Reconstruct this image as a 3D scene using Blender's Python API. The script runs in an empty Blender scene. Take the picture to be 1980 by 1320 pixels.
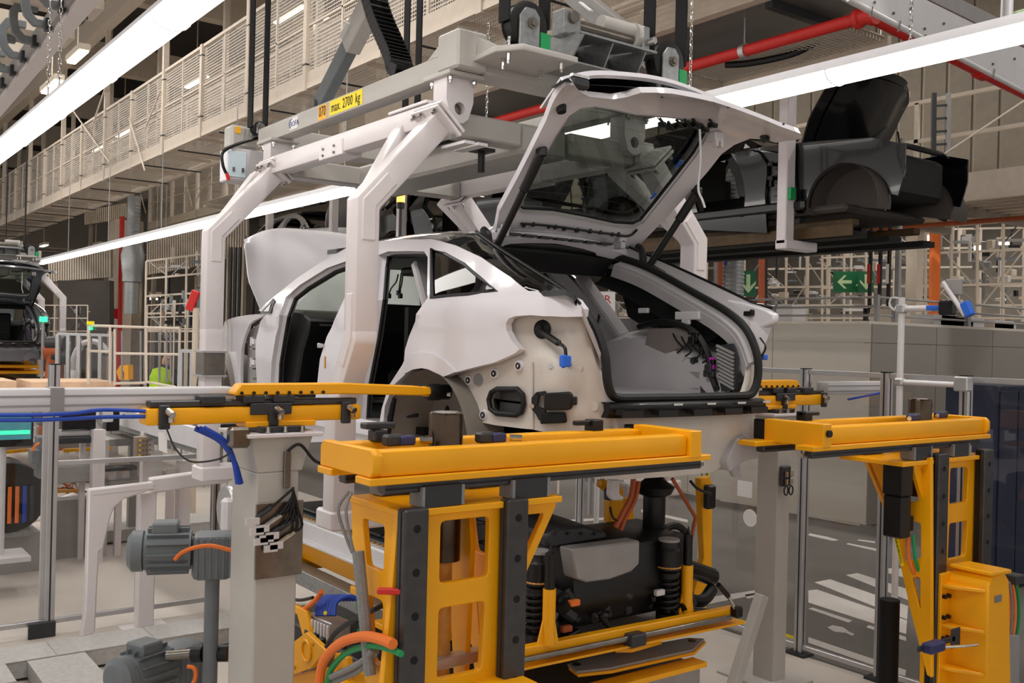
import bpy, bmesh, math, random
from math import sin, cos, pi, radians, atan2, sqrt
from mathutils import Vector as V, Matrix
from mathutils.geometry import delaunay_2d_cdt
random.seed(7)
C = bpy.context.scene.collection
scn = bpy.context.scene

# ------------------------------------------------------------------ camera, world, exposure
FPX = 1891.65; YAW = 2.50097557; PIT = -5.38e-4; ROL = 2.44691e-2; CAM = V((0, 0, 2.2))
fw = V((cos(YAW)*cos(PIT), sin(YAW)*cos(PIT), sin(PIT))); rt0 = V((sin(YAW), -cos(YAW), 0)); up0 = rt0.cross(fw)
rt = cos(ROL)*rt0 + sin(ROL)*up0; up = -sin(ROL)*rt0 + cos(ROL)*up0
cd = bpy.data.cameras.new('camera'); cam = bpy.data.objects.new('camera', cd); C.objects.link(cam)
cd.sensor_width = 36.0; cd.lens = FPX/1980*36.0; cd.clip_start = 0.05; cd.clip_end = 300
cam.matrix_world = Matrix(((rt.x, up.x, -fw.x, CAM.x), (rt.y, up.y, -fw.y, CAM.y), (rt.z, up.z, -fw.z, CAM.z), (0, 0, 0, 1)))
scn.camera = cam
scn.view_settings.view_transform = 'Standard'; scn.view_settings.look = 'None'
scn.view_settings.gamma = 1.0; scn.view_settings.use_curve_mapping = False
scn.view_settings.exposure = -0.22
W = bpy.data.worlds.new('world'); scn.world = W; W.use_nodes = True
bg = W.node_tree.nodes['Background']; bg.inputs[0].default_value = (1.0, 0.955, 0.92, 1); bg.inputs[1].default_value = 0.85

def area(name, loc, sx, sy, power, col=(1, .965, .925), rot=(0, 0, 0)):
    l = bpy.data.lights.new(name, 'AREA'); l.shape = 'RECTANGLE'; l.size = sx; l.size_y = sy; l.energy = power; l.color = col
    o = bpy.data.objects.new(name, l); o.location = loc; o.rotation_euler = rot; C.objects.link(o); return o
# high-bay luminaires of the hall, in their rows under the roof
for hx in (-26, -18, -10, -2): 
    for hy in (-3.0, 3.4, 12.0, 20.0, 29.0, 38.0):
        area('hall_luminaire', (hx, hy, 8.6), 5.0, 0.6, 270)

# ------------------------------------------------------------------ pixel rays of the calibrated camera -> points on real planes and surfaces
def ray(px, py): return fw + (px-990)/FPX*rt - (py-660)/FPX*up
def PX(px, py, X): d = ray(px, py); return CAM + d*((X-CAM.x)/d.x)
def PY(px, py, Y): d = ray(px, py); return CAM + d*((Y-CAM.y)/d.y)
def PZ(px, py, Z): d = ray(px, py); return CAM + d*((Z-CAM.z)/d.z)
def PD(px, py, D): return CAM + ray(px, py)*D
def hit(px, py, g, lo=2.0, hi=14.0):
    d = ray(px, py)
    s = g(CAM+d*lo)
    for _ in range(46):
        m = (lo+hi)/2
        if (g(CAM+d*m) < 0) == (s < 0): lo = m
        else: hi = m
    return CAM+d*lo

# ------------------------------------------------------------------ materials
def lin(c): c /= 255.0; return c/12.92 if c <= .04045 else ((c+.055)/1.055)**2.4
def rgb(r, g, b): return (lin(r), lin(g), lin(b), 1)
MATS = {}
def mat(name, col, rough=.5, metal=0.0, var=.06, scale=9.0, bump=0.0, bscale=60.0, coat=0.0, emit=None, estr=0, trans=0.0, alpha=1.0, ior=1.45, spec=None, vec='Object'):
    m = bpy.data.materials.new(name); m.use_nodes = True; nt = m.node_tree; b = nt.nodes['Principled BSDF']
    c = rgb(*col) if max(col) > 1.0 else (*col, 1)
    b.inputs['Roughness'].default_value = rough; b.inputs['Metallic'].default_value = metal; b.inputs['Coat Weight'].default_value = coat
    b.inputs['Coat Roughness'].default_value = .06
    b.inputs['Base Color'].default_value = c; b.inputs['IOR'].default_value = ior
    b.inputs['Transmission Weight'].default_value = trans; b.inputs['Alpha'].default_value = alpha
    if spec is not None: b.inputs['Specular IOR Level'].default_value = spec
    tc = nt.nodes.new('ShaderNodeTexCoord')
    if var > 0:
        n = nt.nodes.new('ShaderNodeTexNoise'); n.inputs['Scale'].default_value = scale; n.inputs['Detail'].default_value = 5
        nt.links.new(tc.outputs[vec], n.inputs['Vector'])
        r = nt.nodes.new('ShaderNodeValToRGB')
        r.color_ramp.elements[0].position = .3; r.color_ramp.elements[1].position = .7
        r.color_ramp.elements[0].color = tuple(x*(1-var) for x in c[:3])+(1,); r.color_ramp.elements[1].color = tuple(min(1, x*(1+var)) for x in c[:3])+(1,)
        nt.links.new(n.outputs['Fac'], r.inputs['Fac']); nt.links.new(r.outputs['Color'], b.inputs['Base Color'])
    if bump > 0:
        n2 = nt.nodes.new('ShaderNodeTexNoise'); n2.inputs['Scale'].default_value = bscale; n2.inputs['Detail'].default_value = 3
        nt.links.new(tc.outputs[vec], n2.inputs['Vector'])
        bp = nt.nodes.new('ShaderNodeBump'); bp.inputs['Strength'].default_value = bump; bp.inputs['Distance'].default_value = .01
        nt.links.new(n2.outputs['Fac'], bp.inputs['Height']); nt.links.new(bp.outputs['Normal'], b.inputs['Normal'])
    if emit:
        b.inputs['Emission Color'].default_value = rgb(*emit); b.inputs['Emission Strength'].default_value = estr
    MATS[name] = m; return m
mat('car_white', (222, 219, 224), .16, var=.01, coat=.6)
mat('primer', (205, 198, 190), .42, var=.05, scale=5)
mat('gap_grey', (150, 147, 145), .45, var=.06)
mat('inner_grey', (178, 174, 176), .4, var=.06, scale=6)
mat('wheelhouse', (128, 122, 114), .6, var=.15, scale=5)
mat('gloss_black', (10, 10, 11), .06, var=0, coat=.8)
mat('black', (13, 13, 14), .42, var=.1)
mat('black_matt', (9, 9, 9), .75, var=.1)
mat('rubber', (12, 12, 12), .55, var=.15, bump=.1)
mat('dark_grey', (48, 49, 52), .45, var=.1)
mat('rail_steel', (78, 77, 78), .38, metal=.7, var=.12, scale=20)
mat('yellow', (247, 172, 4), .36, var=.035, scale=4, bump=.05, bscale=180)
mat('arm_white', (222, 215, 216), .34, var=.02, bump=.03, bscale=90)
mat('beam_grey', (186, 182, 176), .42, var=.03, bump=.04, bscale=120)
mat('beige', (205, 192, 176), .6, var=.05)
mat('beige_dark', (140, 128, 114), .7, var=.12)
mat('alu', (196, 196, 198), .34, metal=.75, var=.04, scale=14)
mat('alu_white', (216, 214, 216), .45, metal=.15, var=.03)
mat('galv', (150, 152, 152), .42, metal=.6, var=.16, scale=30)
mat('steel', (130, 124, 116), .3, metal=.9, var=.16, scale=14)
mat('steel_dark', (82, 68, 56), .22, metal=.9, var=.3, scale=9)
mat('enclosure_grey', (112, 108, 106), .35, var=.05)
mat('sheet_dim', (112, 104, 92), .7, var=.08)
mat('galv_light', (186, 184, 181), .5, metal=.25, var=.10, scale=30, bump=.15, bscale=90)
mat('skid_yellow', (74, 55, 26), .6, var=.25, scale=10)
mat('chrome', (205, 203, 198), .2, metal=1, var=.1, scale=40)
mat('motor_grey', (112, 118, 122), .45, var=.08, bump=.05)
mat('blue', (40, 104, 214), .45, var=.05)
mat('navy', (44, 48, 92), .45, var=.08)
mat('cable_blue', (28, 70, 178), .45, var=.05)
mat('orange', (240, 122, 44), .5, var=.05)
mat('red', (206, 42, 36), .42, var=.06)
mat('rust', (170, 84, 44), .6, var=.12)
mat('green', (26, 150, 84), .5, var=.05)
mat('sign_green', (22, 104, 62), .5, var=.02)
mat('sign_pale', (196, 226, 176), .6, var=0)
mat('label_yellow', (255, 228, 24), .5, var=0)
mat('label_orange', (252, 184, 40), .5, var=0)
mat('print_black', (22, 22, 24), .6, var=0)
mat('print_white', (240, 240, 240), .6, var=0)
mat('print_red', (206, 48, 40), .6, var=0)
mat('print_blue', (40, 52, 130), .6, var=0)
mat('brown', (196, 140, 60), .5, var=.2, scale=18)
mat('felt', (122, 114, 110), .95, var=.12, scale=80)
mat('felt2', (136, 136, 136), .95, var=.1, scale=80)
mat('wood', (214, 180, 148), .6, var=.12, scale=6)
mat('concrete', (196, 187, 178), .55, var=.07, scale=1.6, bump=.03, vec='Object')
mat('asphalt', (112, 107, 102), .6, var=.12, scale=1.2, bump=.05)
mat('lane_white', (214, 208, 202), .6, var=.08, scale=4)
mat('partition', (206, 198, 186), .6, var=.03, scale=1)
mat('partition_shaded', (150, 143, 134), .6, var=.03, scale=1)  # darkened copy of the partition grey: shade of the booth end painted in
mat('wall_grey', (158, 148, 134), .8, var=.12, scale=.8)
mat('roof_dark', (70, 64, 60), .8, var=.2, scale=.5)
mat('screen', (60, 120, 130), .3, var=.2, emit=(70, 140, 150), estr=.6)
mat('led', (255, 190, 60), .4, var=0, emit=(255, 170, 60), estr=6)
mat('led_red', (255, 40, 30), .4, var=0, emit=(255, 40, 30), estr=4)
mat('led_green', (40, 220, 120), .4, var=0, emit=(40, 230, 120), estr=4)
mat('tube_light', (255, 255, 255), .4, var=0, emit=(255, 250, 244), estr=9)
mat('far_light', (255, 246, 220), .4, var=0, emit=(255, 240, 205), estr=7)
mat('vest', (190, 240, 30), .7, var=.1, emit=None)
mat('skin', (205, 160, 130), .6, var=.05)
mat('dark_blue', (30, 36, 62), .6, var=.1)
mat('car_dark', (100, 102, 108), .25, var=.03, coat=.6)
mat('car_black', (14, 14, 16), .2, var=.03, coat=.5)
mat('car_silver', (168, 166, 166), .3, metal=.3, var=.03, coat=.4)
mat('magenta', (220, 40, 200), .5, var=0)
mat('turquoise', (206, 222, 230), .5, var=0)

def glass(name, col, rough=.02, mixf=.85, refl=None):
    m = bpy.data.materials.new(name); m.use_nodes = True; nt = m.node_tree; nt.nodes.clear()
    o = nt.nodes.new('ShaderNodeOutputMaterial'); t = nt.nodes.new('ShaderNodeBsdfTransparent'); g = nt.nodes.new('ShaderNodeBsdfGlossy')
    mx = nt.nodes.new('ShaderNodeMixShader'); fr = nt.nodes.new('ShaderNodeFresnel'); fr.inputs[0].default_value = 1.5
    t.inputs[0].default_value = col; g.inputs[0].default_value = (1, 1, 1, 1); g.inputs['Roughness'].default_value = rough
    ge = nt.nodes.new('ShaderNodeNewGeometry'); fb = nt.nodes.new('ShaderNodeMath'); fb.operation = 'SUBTRACT'; fb.inputs[0].default_value = 1.0; nt.links.new(ge.outputs['Backfacing'], fb.inputs[1])
    mu = nt.nodes.new('ShaderNodeMath'); mu.operation = 'MULTIPLY'; nt.links.new(fr.outputs[0], mu.inputs[0]); nt.links.new(fb.outputs[0], mu.inputs[1]); nt.links.new(mu.outputs[0], mx.inputs[0]); nt.links.new(t.outputs[0], mx.inputs[1]); nt.links.new(g.outputs[0], mx.inputs[2]); nt.links.new(mx.outputs[0], o.inputs[0])
    MATS[name] = m; return m
glass('clear_panel', (.93, .925, .92, 1))
glass('tint_glass', (.50, .53, .50, 1))
glass('privacy_glass', (.15, .15, .15, 1))
glass('green_glass', (.90, .955, .90, 1))
# perforated mesh infill of railings: a real sheet with round openings
def meshmat(name, col, sc, open_=.55):
    m = bpy.data.materials.new(name); m.use_nodes = True; nt = m.node_tree; b = nt.nodes['Principled BSDF']
    b.inputs['Base Color'].default_value = rgb(*col); b.inputs['Roughness'].default_value = .6
    tc = nt.nodes.new('ShaderNodeTexCoord'); mp = nt.nodes.new('ShaderNodeVectorMath'); mp.operation = 'MULTIPLY'; mp.inputs[1].default_value = (sc, sc, sc)
    nt.links.new(tc.outputs['UV'], mp.inputs[0])
    sx = nt.nodes.new('ShaderNodeSeparateXYZ'); nt.links.new(mp.outputs[0], sx.inputs[0])
    vals = []
    for k in range(2):
        f = nt.nodes.new('ShaderNodeMath'); f.operation = 'FRACT'; nt.links.new(sx.outputs[k], f.inputs[0])
        l = nt.nodes.new('ShaderNodeMath'); l.operation = 'LESS_THAN'; l.inputs[1].default_value = open_**.5; nt.links.new(f.outputs[0], l.inputs[0]); vals.append(l)
    mu = nt.nodes.new('ShaderNodeMath'); mu.operation = 'MULTIPLY'; nt.links.new(vals[0].outputs[0], mu.inputs[0]); nt.links.new(vals[1].outputs[0], mu.inputs[1])
    iv = nt.nodes.new('ShaderNodeMath'); iv.operation = 'SUBTRACT'; iv.inputs[0].default_value = 1.0; nt.links.new(mu.outputs[0], iv.inputs[1])
    nt.links.new(iv.outputs[0], b.inputs['Alpha']); MATS[name] = m
meshmat('perforated', (214, 203, 190), 20, .72)
meshmat('perforated_floor', (222, 213, 200), 20, .58)

# ------------------------------------------------------------------ mesh builder
class MB:
    def __init__(s): s.v = []; s.f = []; s.uv = None
    def add(s, vs, fs):
        o = len(s.v); s.v += [V(p) for p in vs]; s.f += [tuple(i+o for i in f) for f in fs]; return s
    def box(s, c, d, R=None):
        c = V(c); x, y, z = d[0]/2, d[1]/2, d[2]/2
        vs = [V((i*x, j*y, k*z)) for i in (-1, 1) for j in (-1, 1) for k in (-1, 1)]
        if R is not None: vs = [R @ p for p in vs]
        return s.add([c+p for p in vs], [(0, 1, 3, 2), (4, 6, 7, 5), (0, 4, 5, 1), (2, 3, 7, 6), (0, 2, 6, 4), (1, 5, 7, 3)])
    def mm(s, a, b):
        a = V(a); b = V(b); return s.box((a+b)/2, [abs(b[i]-a[i]) for i in range(3)])
    def bar(s, a, b, w, h, upv=(0, 0, 1), ext=0):
        a = V(a); b = V(b); d = (b-a).normalized(); a = a-d*ext; b = b+d*ext; u = V(upv)
        sd = d.cross(u)
        if sd.length < 1e-5: sd = d.cross(V((1, 0, 0)))
        sd.normalize(); u = sd.cross(d).normalized()
        q = [(-1, -1), (1, -1), (1, 1), (-1, 1)]
        vs = [p + sd*(i*w/2) + u*(j*h/2) for p in (a, b) for i, j in q]
        return s.add(vs, [(0, 1, 2, 3), (7, 6, 5, 4), (0, 4, 5, 1), (1, 5, 6, 2), (2, 6, 7, 3), (3, 7, 4, 0)])
    def sweep(s, path, w, h, upv=(0, 0, 1)):
        """mitred rectangular bar along a polyline that lies in the plane normal to upv"""
        P = [V(p) for p in path]; u = V(upv).normalized(); n = len(P); rings = []
        for i in range(n):
            d0 = (P[i]-P[i-1]).normalized() if i else None; d1 = (P[i+1]-P[i]).normalized() if i < n-1 else None
            if d0 is None: d0 = d1
            if d1 is None: d1 = d0
            t = (d0+d1).normalized(); sd = t.cross(u).normalized(); k = 1/max(.35, t.dot(d0))
            rings.append([P[i]+sd*(a*w/2*k)+u*(b*h/2) for a, b in ((-1, -1), (1, -1), (1, 1), (-1, 1))])
        o = len(s.v); s.v += [p for r in rings for p in r]
        for i in range(n-1):
            for j in range(4): s.f.append((o+i*4+j, o+i*4+4+j, o+i*4+4+(j+1) % 4, o+i*4+(j+1) % 4))
        s.f.append((o, o+1, o+2, o+3)); e = o+(n-1)*4; s.f.append((e+3, e+2, e+1, e)); return s
    def tube(s, path, r, n=8, closed=False):
        P = [V(p) for p in path]; m = len(P); rr = r if isinstance(r, (list, tuple)) else [r]*m
        t0 = (P[1]-P[0]).normalized(); a = t0.orthogonal().normalized(); rings = []
        for i in range(m):
            if closed: t = (P[(i+1) % m]-P[i-1])
            else: t = P[min(i+1, m-1)]-P[max(i-1, 0)]
            if t.length < 1e-9: t = t0.copy()
            t.normalize()
            a = (a - t*a.dot(t));  a = a.normalized() if a.length > 1e-6 else t.orthogonal().normalized(); b = t.cross(a)
            rings.append([P[i]+(a*cos(2*pi*k/n)+b*sin(2*pi*k/n))*rr[i] for k in range(n)])
        o = len(s.v); s.v += [p for q in rings for p in q]
        for i in range(m if closed else m-1):
            for k in range(n):
                i2 = (i+1) % m; s.f.append((o+i*n+k, o+i*n+(k+1) % n, o+i2*n+(k+1) % n, o+i2*n+k))
        if not closed:
            s.f.append(tuple(o+k for k in range(n))[::-1]); s.f.append(tuple(o+(m-1)*n+k for k in range(n)))
        return s
    def cyl(s, a, b, r, r2=None, n=16): return s.tube([a, b], [r, r if r2 is None else r2], n)
    def lathe(s, a, b, prof, n=20):
        a = V(a); b = V(b); return s.tube([a+(b-a)*t for t, r in prof], [r for t, r in prof], n)
    def prism(s, poly, d):
        d = V(d); P = [V(p) for p in poly]; n = len(P); o = len(s.v); s.v += P+[p+d for p in P]
        s.f.append(tuple(o+i for i in range(n))); s.f.append(tuple(o+n+i for i in range(n))[::-1])
        for i in range(n): s.f.append((o+i, o+n+i, o+n+(i+1) % n, o+(i+1) % n))
        return s
    def panel(s, outer, holes, fn, off, step=None, flip=False):
        """curved sheet: 2-D outline with holes, mapped by fn(u,v)->point, thickened by the vector/function off"""
        loops = [[V(p).to_2d() if len(p) > 2 else V(p) for p in L] for L in [outer]+holes]
        def dens(L):
            if not step: return L
            out = []
            for i, p in enumerate(L):
                q = L[(i+1) % len(L)]; k = max(1, int((q-p).length/step)); out += [p+(q-p)*(j/k) for j in range(k)]
            return out
        loops = [dens(L) for L in loops]
        pts = []; edges = []
        for L in loops:
            b = len(pts); pts += L; edges += [(b+i, b+(i+1) % len(L)) for i in range(len(L))]
        def inside(p, L):
            c = False; j = len(L)-1
            for i in range(len(L)):
                a, b = L[i], L[j]
                if (a.y > p.y) != (b.y > p.y) and p.x < (b.x-a.x)*(p.y-a.y)/(b.y-a.y+1e-12)+a.x: c = not c
                j = i
            return c
        ok = lambda p: inside(p, loops[0]) and not any(inside(p, h) for h in loops[1:])
        if step:
            x0 = min(p.x for p in loops[0]); x1 = max(p.x for p in loops[0]); y0 = min(p.y for p in loops[0]); y1 = max(p.y for p in loops[0])
            x = x0+step/2
            while x < x1:
                y = y0+step/2
                while y < y1:
                    p = V((x, y))
                    if ok(p) and min((p-q).length for q in pts[:sum(len(L) for L in loops)]) > step*.45: pts.append(p)
                    y += step
                x += step
        vs, _, fs, *_r = delaunay_2d_cdt(pts, edges, [], 0, 1e-6)
        fs = [f for f in fs if ok((vs[f[0]]+vs[f[1]]+vs[f[2]])/3)]
        o = len(s.v); n = len(vs); A = [V(fn(p.x, p.y)) for p in vs]
        B = [p + (V(off(vs[i].x, vs[i].y)) if callable(off) else V(off)) for i, p in enumerate(A)]
        s.v += A+B
        cnt = {}
        for f in fs:
            g = f[::-1] if flip else f
            s.f.append(tuple(o+i for i in g)); s.f.append(tuple(o+n+i for i in g[::-1]))
            for i in range(3):
                e = (g[i], g[(i+1) % 3]); cnt[e] = cnt.get(e, 0)+1
        for (a, b) in cnt:
            if (b, a) not in cnt: s.f.append((o+b, o+a, o+n+a, o+n+b))
        return s
    def plate(s, outer, holes, O, U, Vv, thick):
        O = V(O); U = V(U); Vv = V(Vv); N = U.cross(Vv).normalized()*thick
        return s.panel(outer, holes, lambda a, b: O+U*a+Vv*b, N)
    def grid(s, rows, closed=False):
        o = len(s.v); n = len(rows[0]); s.v += [V(p) for r in rows for p in r]
        for i in range(len(rows)-1):
            for j in range(n if closed else n-1):
                s.f.append((o+i*n+j, o+i*n+(j+1) % n, o+(i+1)*n+(j+1) % n, o+(i+1)*n+j))
        return s
    def slab(s, rows, off):
        """open grid with thickness"""
        off = V(off) if not callable(off) else off
        n = len(rows[0]); m = len(rows); o = len(s.v); P = [V(p) for r in rows for p in r]
        s.v += P+[p+(off(p) if callable(off) else off) for p in P]; k = n*m
        for i in range(m-1):
            for j in range(n-1):
                a, b, c, d = i*n+j, i*n+j+1, (i+1)*n+j+1, (i+1)*n+j
                s.f.append((o+a, o+b, o+c, o+d)); s.f.append((o+k+d, o+k+c, o+k+b, o+k+a))
        per = [(0, j) for j in range(n)]+[(i, n-1) for i in range(1, m)]+[(m-1, j) for j in range(n-2, -1, -1)]+[(i, 0) for i in range(m-2, 0, -1)]
        for q in range(len(per)):
            a = per[q][0]*n+per[q][1]; b2 = per[(q+1) % len(per)]; b = b2[0]*n+b2[1]
            s.f.append((o+b, o+a, o+k+a, o+k+b))
        return s
    def text(s, body, O, U, Vv, size, depth=.0015, align='CENTER', sx=1.0):
        cu = bpy.data.curves.new('t', 'FONT'); cu.body = body; cu.size = size; cu.align_x = align; cu.align_y = 'CENTER'; cu.resolution_u = 2; cu.extrude = depth/2
        ob = bpy.data.objects.new('t', cu); C.objects.link(ob); bpy.context.view_layer.update()
        me = bpy.data.meshes.new_from_object(ob.evaluated_get(bpy.context.evaluated_depsgraph_get()))
        U = V(U).normalized(); Vv = V(Vv).normalized(); N = U.cross(Vv); O = V(O)
        s.add([O+U*q.co.x*sx+Vv*q.co.y+N*(q.co.z+depth/2) for q in me.vertices], [tuple(f.vertices) for f in me.polygons])
        bpy.data.objects.remove(ob); bpy.data.curves.remove(cu); bpy.data.meshes.remove(me); return s
    def mirror(s, yc):
        m = MB(); m.v = [V((p.x, 2*yc-p.y, p.z)) for p in s.v]; m.f = [f[::-1] for f in s.f]; return m
    def moved(s, d):
        m = MB(); d = V(d); m.v = [p+d for p in s.v]; m.f = list(s.f); return m
    def build(s, name, material, parent=None, bevel=0, smooth=35, flat=False, seg=1, uv=False, norm=True):
        me = bpy.data.meshes.new(name)
        if parent is not None: org = parent['_w']; org = V(org)
        else:
            xs = [p.x for p in s.v]; ys = [p.y for p in s.v]; org = V(((min(xs)+max(xs))/2, (min(ys)+max(ys))/2, min(p.z for p in s.v)))
        me.from_pydata([p-org for p in s.v], [], s.f); me.update()
        bm = bmesh.new(); bm.from_mesh(me)
        if norm: bmesh.ops.recalc_face_normals(bm, faces=bm.faces)
        if bevel:
            ed = [e for e in bm.edges if len(e.link_faces) == 2 and e.calc_face_angle(0) > .5]
            if ed: bmesh.ops.bevel(bm, geom=ed, offset=bevel, segments=seg, affect='EDGES', profile=.5, clamp_overlap=True)
        if uv:
            L = bm.loops.layers.uv.new('UVMap')
            for f in bm.faces:
                nn = f.normal; ax = max(range(3), key=lambda i: abs(nn[i])); ij = [i for i in range(3) if i != ax]
                for l in f.loops: l[L].uv = (l.vert.co[ij[0]], l.vert.co[ij[1]])
        bm.to_mesh(me); bm.free()
        if not flat:
            me.polygons.foreach_set('use_smooth', [True]*len(me.polygons)); me.set_sharp_from_angle(angle=radians(smooth))
        me.materials.append(MATS[material] if isinstance(material, str) else material)
        o = bpy.data.objects.new(name, me); C.objects.link(o)
        o['_w'] = list(org)
        if parent is not None: o.parent = parent; o.location = (0, 0, 0); 
        else: o.location = org
        return o

def tag(o, label=None, cat=None, group=None, kind=None):
    if label: o['label'] = label
    if cat: o['category'] = cat
    if group: o['group'] = group
    if kind: o['kind'] = kind
    return o
def thing(name, label, cat, loc, group=None):
    o = bpy.data.objects.new(name, None); C.objects.link(o); o.location = loc; o['_w'] = list(loc); o.empty_display_size = .1
    return tag(o, label, cat, group)
def copy_tree(o, parent=None, matmap=None, skip=()):
    c = o.copy(); C.objects.link(c); c.parent = parent
    if matmap and c.type == 'MESH':
        for sl in c.material_slots:
            n = sl.material.name
            if n in matmap: sl.link = 'OBJECT'; sl.material = MATS[matmap[n]]
    for ch in list(o.children):
        if ch.name.split('.')[0] not in skip: copy_tree(ch, c, matmap, skip)
    return c
def arc(c, r, a0, a1, n, U, Vv): c = V(c); U = V(U); Vv = V(Vv); return [c+U*(r*cos(a0+(a1-a0)*i/n))+Vv*(r*sin(a0+(a1-a0)*i/n)) for i in range(n+1)]
def spline(pts, n=8):
    P = [V(p) for p in pts]; out = []
    for i in range(len(P)-1):
        a = P[max(i-1, 0)]; b = P[i]; c = P[i+1]; d = P[min(i+2, len(P)-1)]
        for j in range(n):
            t = j/n; out.append(.5*((2*b)+(c-a)*t+(2*a-5*b+4*c-d)*t*t+(3*b-a-3*c+d)*t**3))
    return out+[P[-1]]
def interp(x, xs, ys):
    if x <= xs[0]: return ys[0]
    for i in range(len(xs)-1):
        if x <= xs[i+1]: t = (x-xs[i])/(xs[i+1]-xs[i]); return ys[i]+(ys[i+1]-ys[i])*t
    return ys[-1]
EX, EY, EZ = V((1, 0, 0)), V((0, 1, 0)), V((0, 0, 1))
def bolts(mb, pts, axis, r=.011, h=.012, n=6):
    for p in pts: p = V(p); mb.cyl(p, p+V(axis)*h, r, n=n)
    return mb
# ================================================================== floor, lanes, booth walls, roof
def struct(mb, name, m, label=None, **k): return tag(mb.build(name, m, **k), label, None, None, 'structure')
fl = struct(MB().mm((-60, -12, -.12), (12, 5.90, 0)), 'floor', 'concrete', 'pale concrete floor of the production hall')
fl2 = struct(MB().mm((-60, 5.90, -.12), (12, 60, -.001)), 'floor', 'asphalt', 'grey floor of the vehicle lane behind the fence')
def mark(pts, name='lane_marking'):
    P = [PZ(a, b, .0) for a, b in pts]; 
    MB().prism([V((p.x, p.y, .0005)) for p in P], (0, 0, .003)).build(name, 'lane_white', fl2)
# zebra crossing and lane lines, seen through the panes on the right
for q in ([(1698, 1098), (1758, 1100), (1760, 1120), (1710, 1106)], [(1636, 1112), (1658, 1108), (1757, 1140), (1755, 1160)], [(1575, 1126), (1605, 1120), (1756, 1172), (1754, 1198)], [(1563, 1142), (1580, 1140), (1754, 1200), (1752, 1226), (1563, 1165)],
          [(1563, 1177), (1572, 1175), (1648, 1200), (1640, 1204)], [(1563, 1232), (1752, 1296), (1750, 1308), (1563, 1243)], [(1675, 1213), (1680, 1209), (1752, 1232), (1752, 1240)]): mark(q)
mark([(1600, 1213), (1610, 1209), (1630, 1213), (1640, 1220), (1635, 1224), (1612, 1221)]); mark([(1632, 1223), (1640, 1221), (1652, 1226), (1648, 1229)])
mark([(1695, 1250), (1722, 1252), (1735, 1258), (1728, 1262), (1705, 1258)])
for q in ([(1565, 1031), (1600, 1038), (1622, 1044), (1612, 1046), (1563, 1035)], [(1640, 1050), (1700, 1062), (1698, 1066), (1636, 1052)], [(1660, 1043), (1692, 1047), (1692, 1050), (1658, 1045)], [(1395, 965), (1460, 975), (1460, 978), (1392, 968)], [(1920, 1075), (1980, 1088), (1980, 1094), (1918, 1080)], [(1930, 1092), (1980, 1104), (1980, 1107), (1926, 1094)],
          [(1370, 1155), (1470, 1140), (1470, 1148), (1370, 1168)], [(1440, 1150), (1465, 1146), (1465, 1153), (1445, 1158)], [(1100, 1005), (1180, 1000), (1180, 1004), (1100, 1010)], [(1240, 985), (1330, 1005), (1330, 1010), (1240, 990)]): mark(q)
# grey booth: pale face along the line, end face with its shade put into the colour, with panel joints
def wall(a, b, y_or_x, along, z1, m, name, label, n):
    w = None
    if along == 'x':
        w = struct(MB().mm((a, y_or_x, 0), (b, y_or_x+.1, z1)), name, m, label)
        L = (b-a)/n
        for k in range(n): MB().mm((a+k*L+.006, y_or_x-.012, .03), (a+(k+1)*L-.006, y_or_x, z1-.24)).build('wall_panel', m, w)
        for k in range(n): MB().mm((a+k*L+.006, y_or_x-.012, z1-.23), (a+(k+1)*L-.006, y_or_x, z1)).build('wall_panel', m, w)
    else:
        w = struct(MB().mm((y_or_x-.1, a, 0), (y_or_x, b, z1)), name, m, label)
        L = (b-a)/n
        for k in range(n): MB().mm((y_or_x, a+k*L+.006, .03), (y_or_x+.012, a+(k+1)*L-.006, z1-.24)).build('wall_panel', m, w)
        for k in range(n): MB().mm((y_or_x, a+k*L+.006, z1-.23), (y_or_x+.012, a+(k+1)*L-.006, z1)).build('wall_panel', m, w)
    return w
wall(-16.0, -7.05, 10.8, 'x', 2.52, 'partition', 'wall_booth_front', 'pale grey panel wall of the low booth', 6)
wall(10.8, 24.0, -7.05, 'y', 2.52, 'partition_shaded', 'wall_booth_end', 'end wall of the low booth with shade painted into its grey', 9)
struct(MB().mm((-16, 10.9, 2.5), (-7.15, 24, 2.56)), 'ceiling_booth', 'partition', 'flat roof of the low booth')
# dark lockers behind the right fence
CBX = PY(1926, 900, 8.85).x
for k in range(5):
    t = thing('blue_cabinet', 'dark blue sheet cabinet behind the right fence, %s in the row' % ['first', 'second', 'third', 'fourth', 'fifth'][k], 'cabinet', (CBX-.25, 9.2+.75*k, 0), 'dark blue cabinets')
    MB().mm((CBX-.5, 8.85+.75*k, .05), (CBX, 9.58+.75*k, 1.9)).build('body', 'dark_blue', t, bevel=.01)
    MB().mm((CBX, 8.88+.75*k, .1), (CBX+.015, 9.20+.75*k, 1.85)).build('door', 'dark_blue', t, bevel=.004); MB().mm((CBX, 9.22+.75*k, .1), (CBX+.015, 9.55+.75*k, 1.85)).build('door', 'dark_blue', t, bevel=.004)
    MB().mm((CBX-.48, 8.87+.75*k, 0), (CBX-.02, 9.56+.75*k, .05)).build('plinth', 'black', t)
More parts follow.
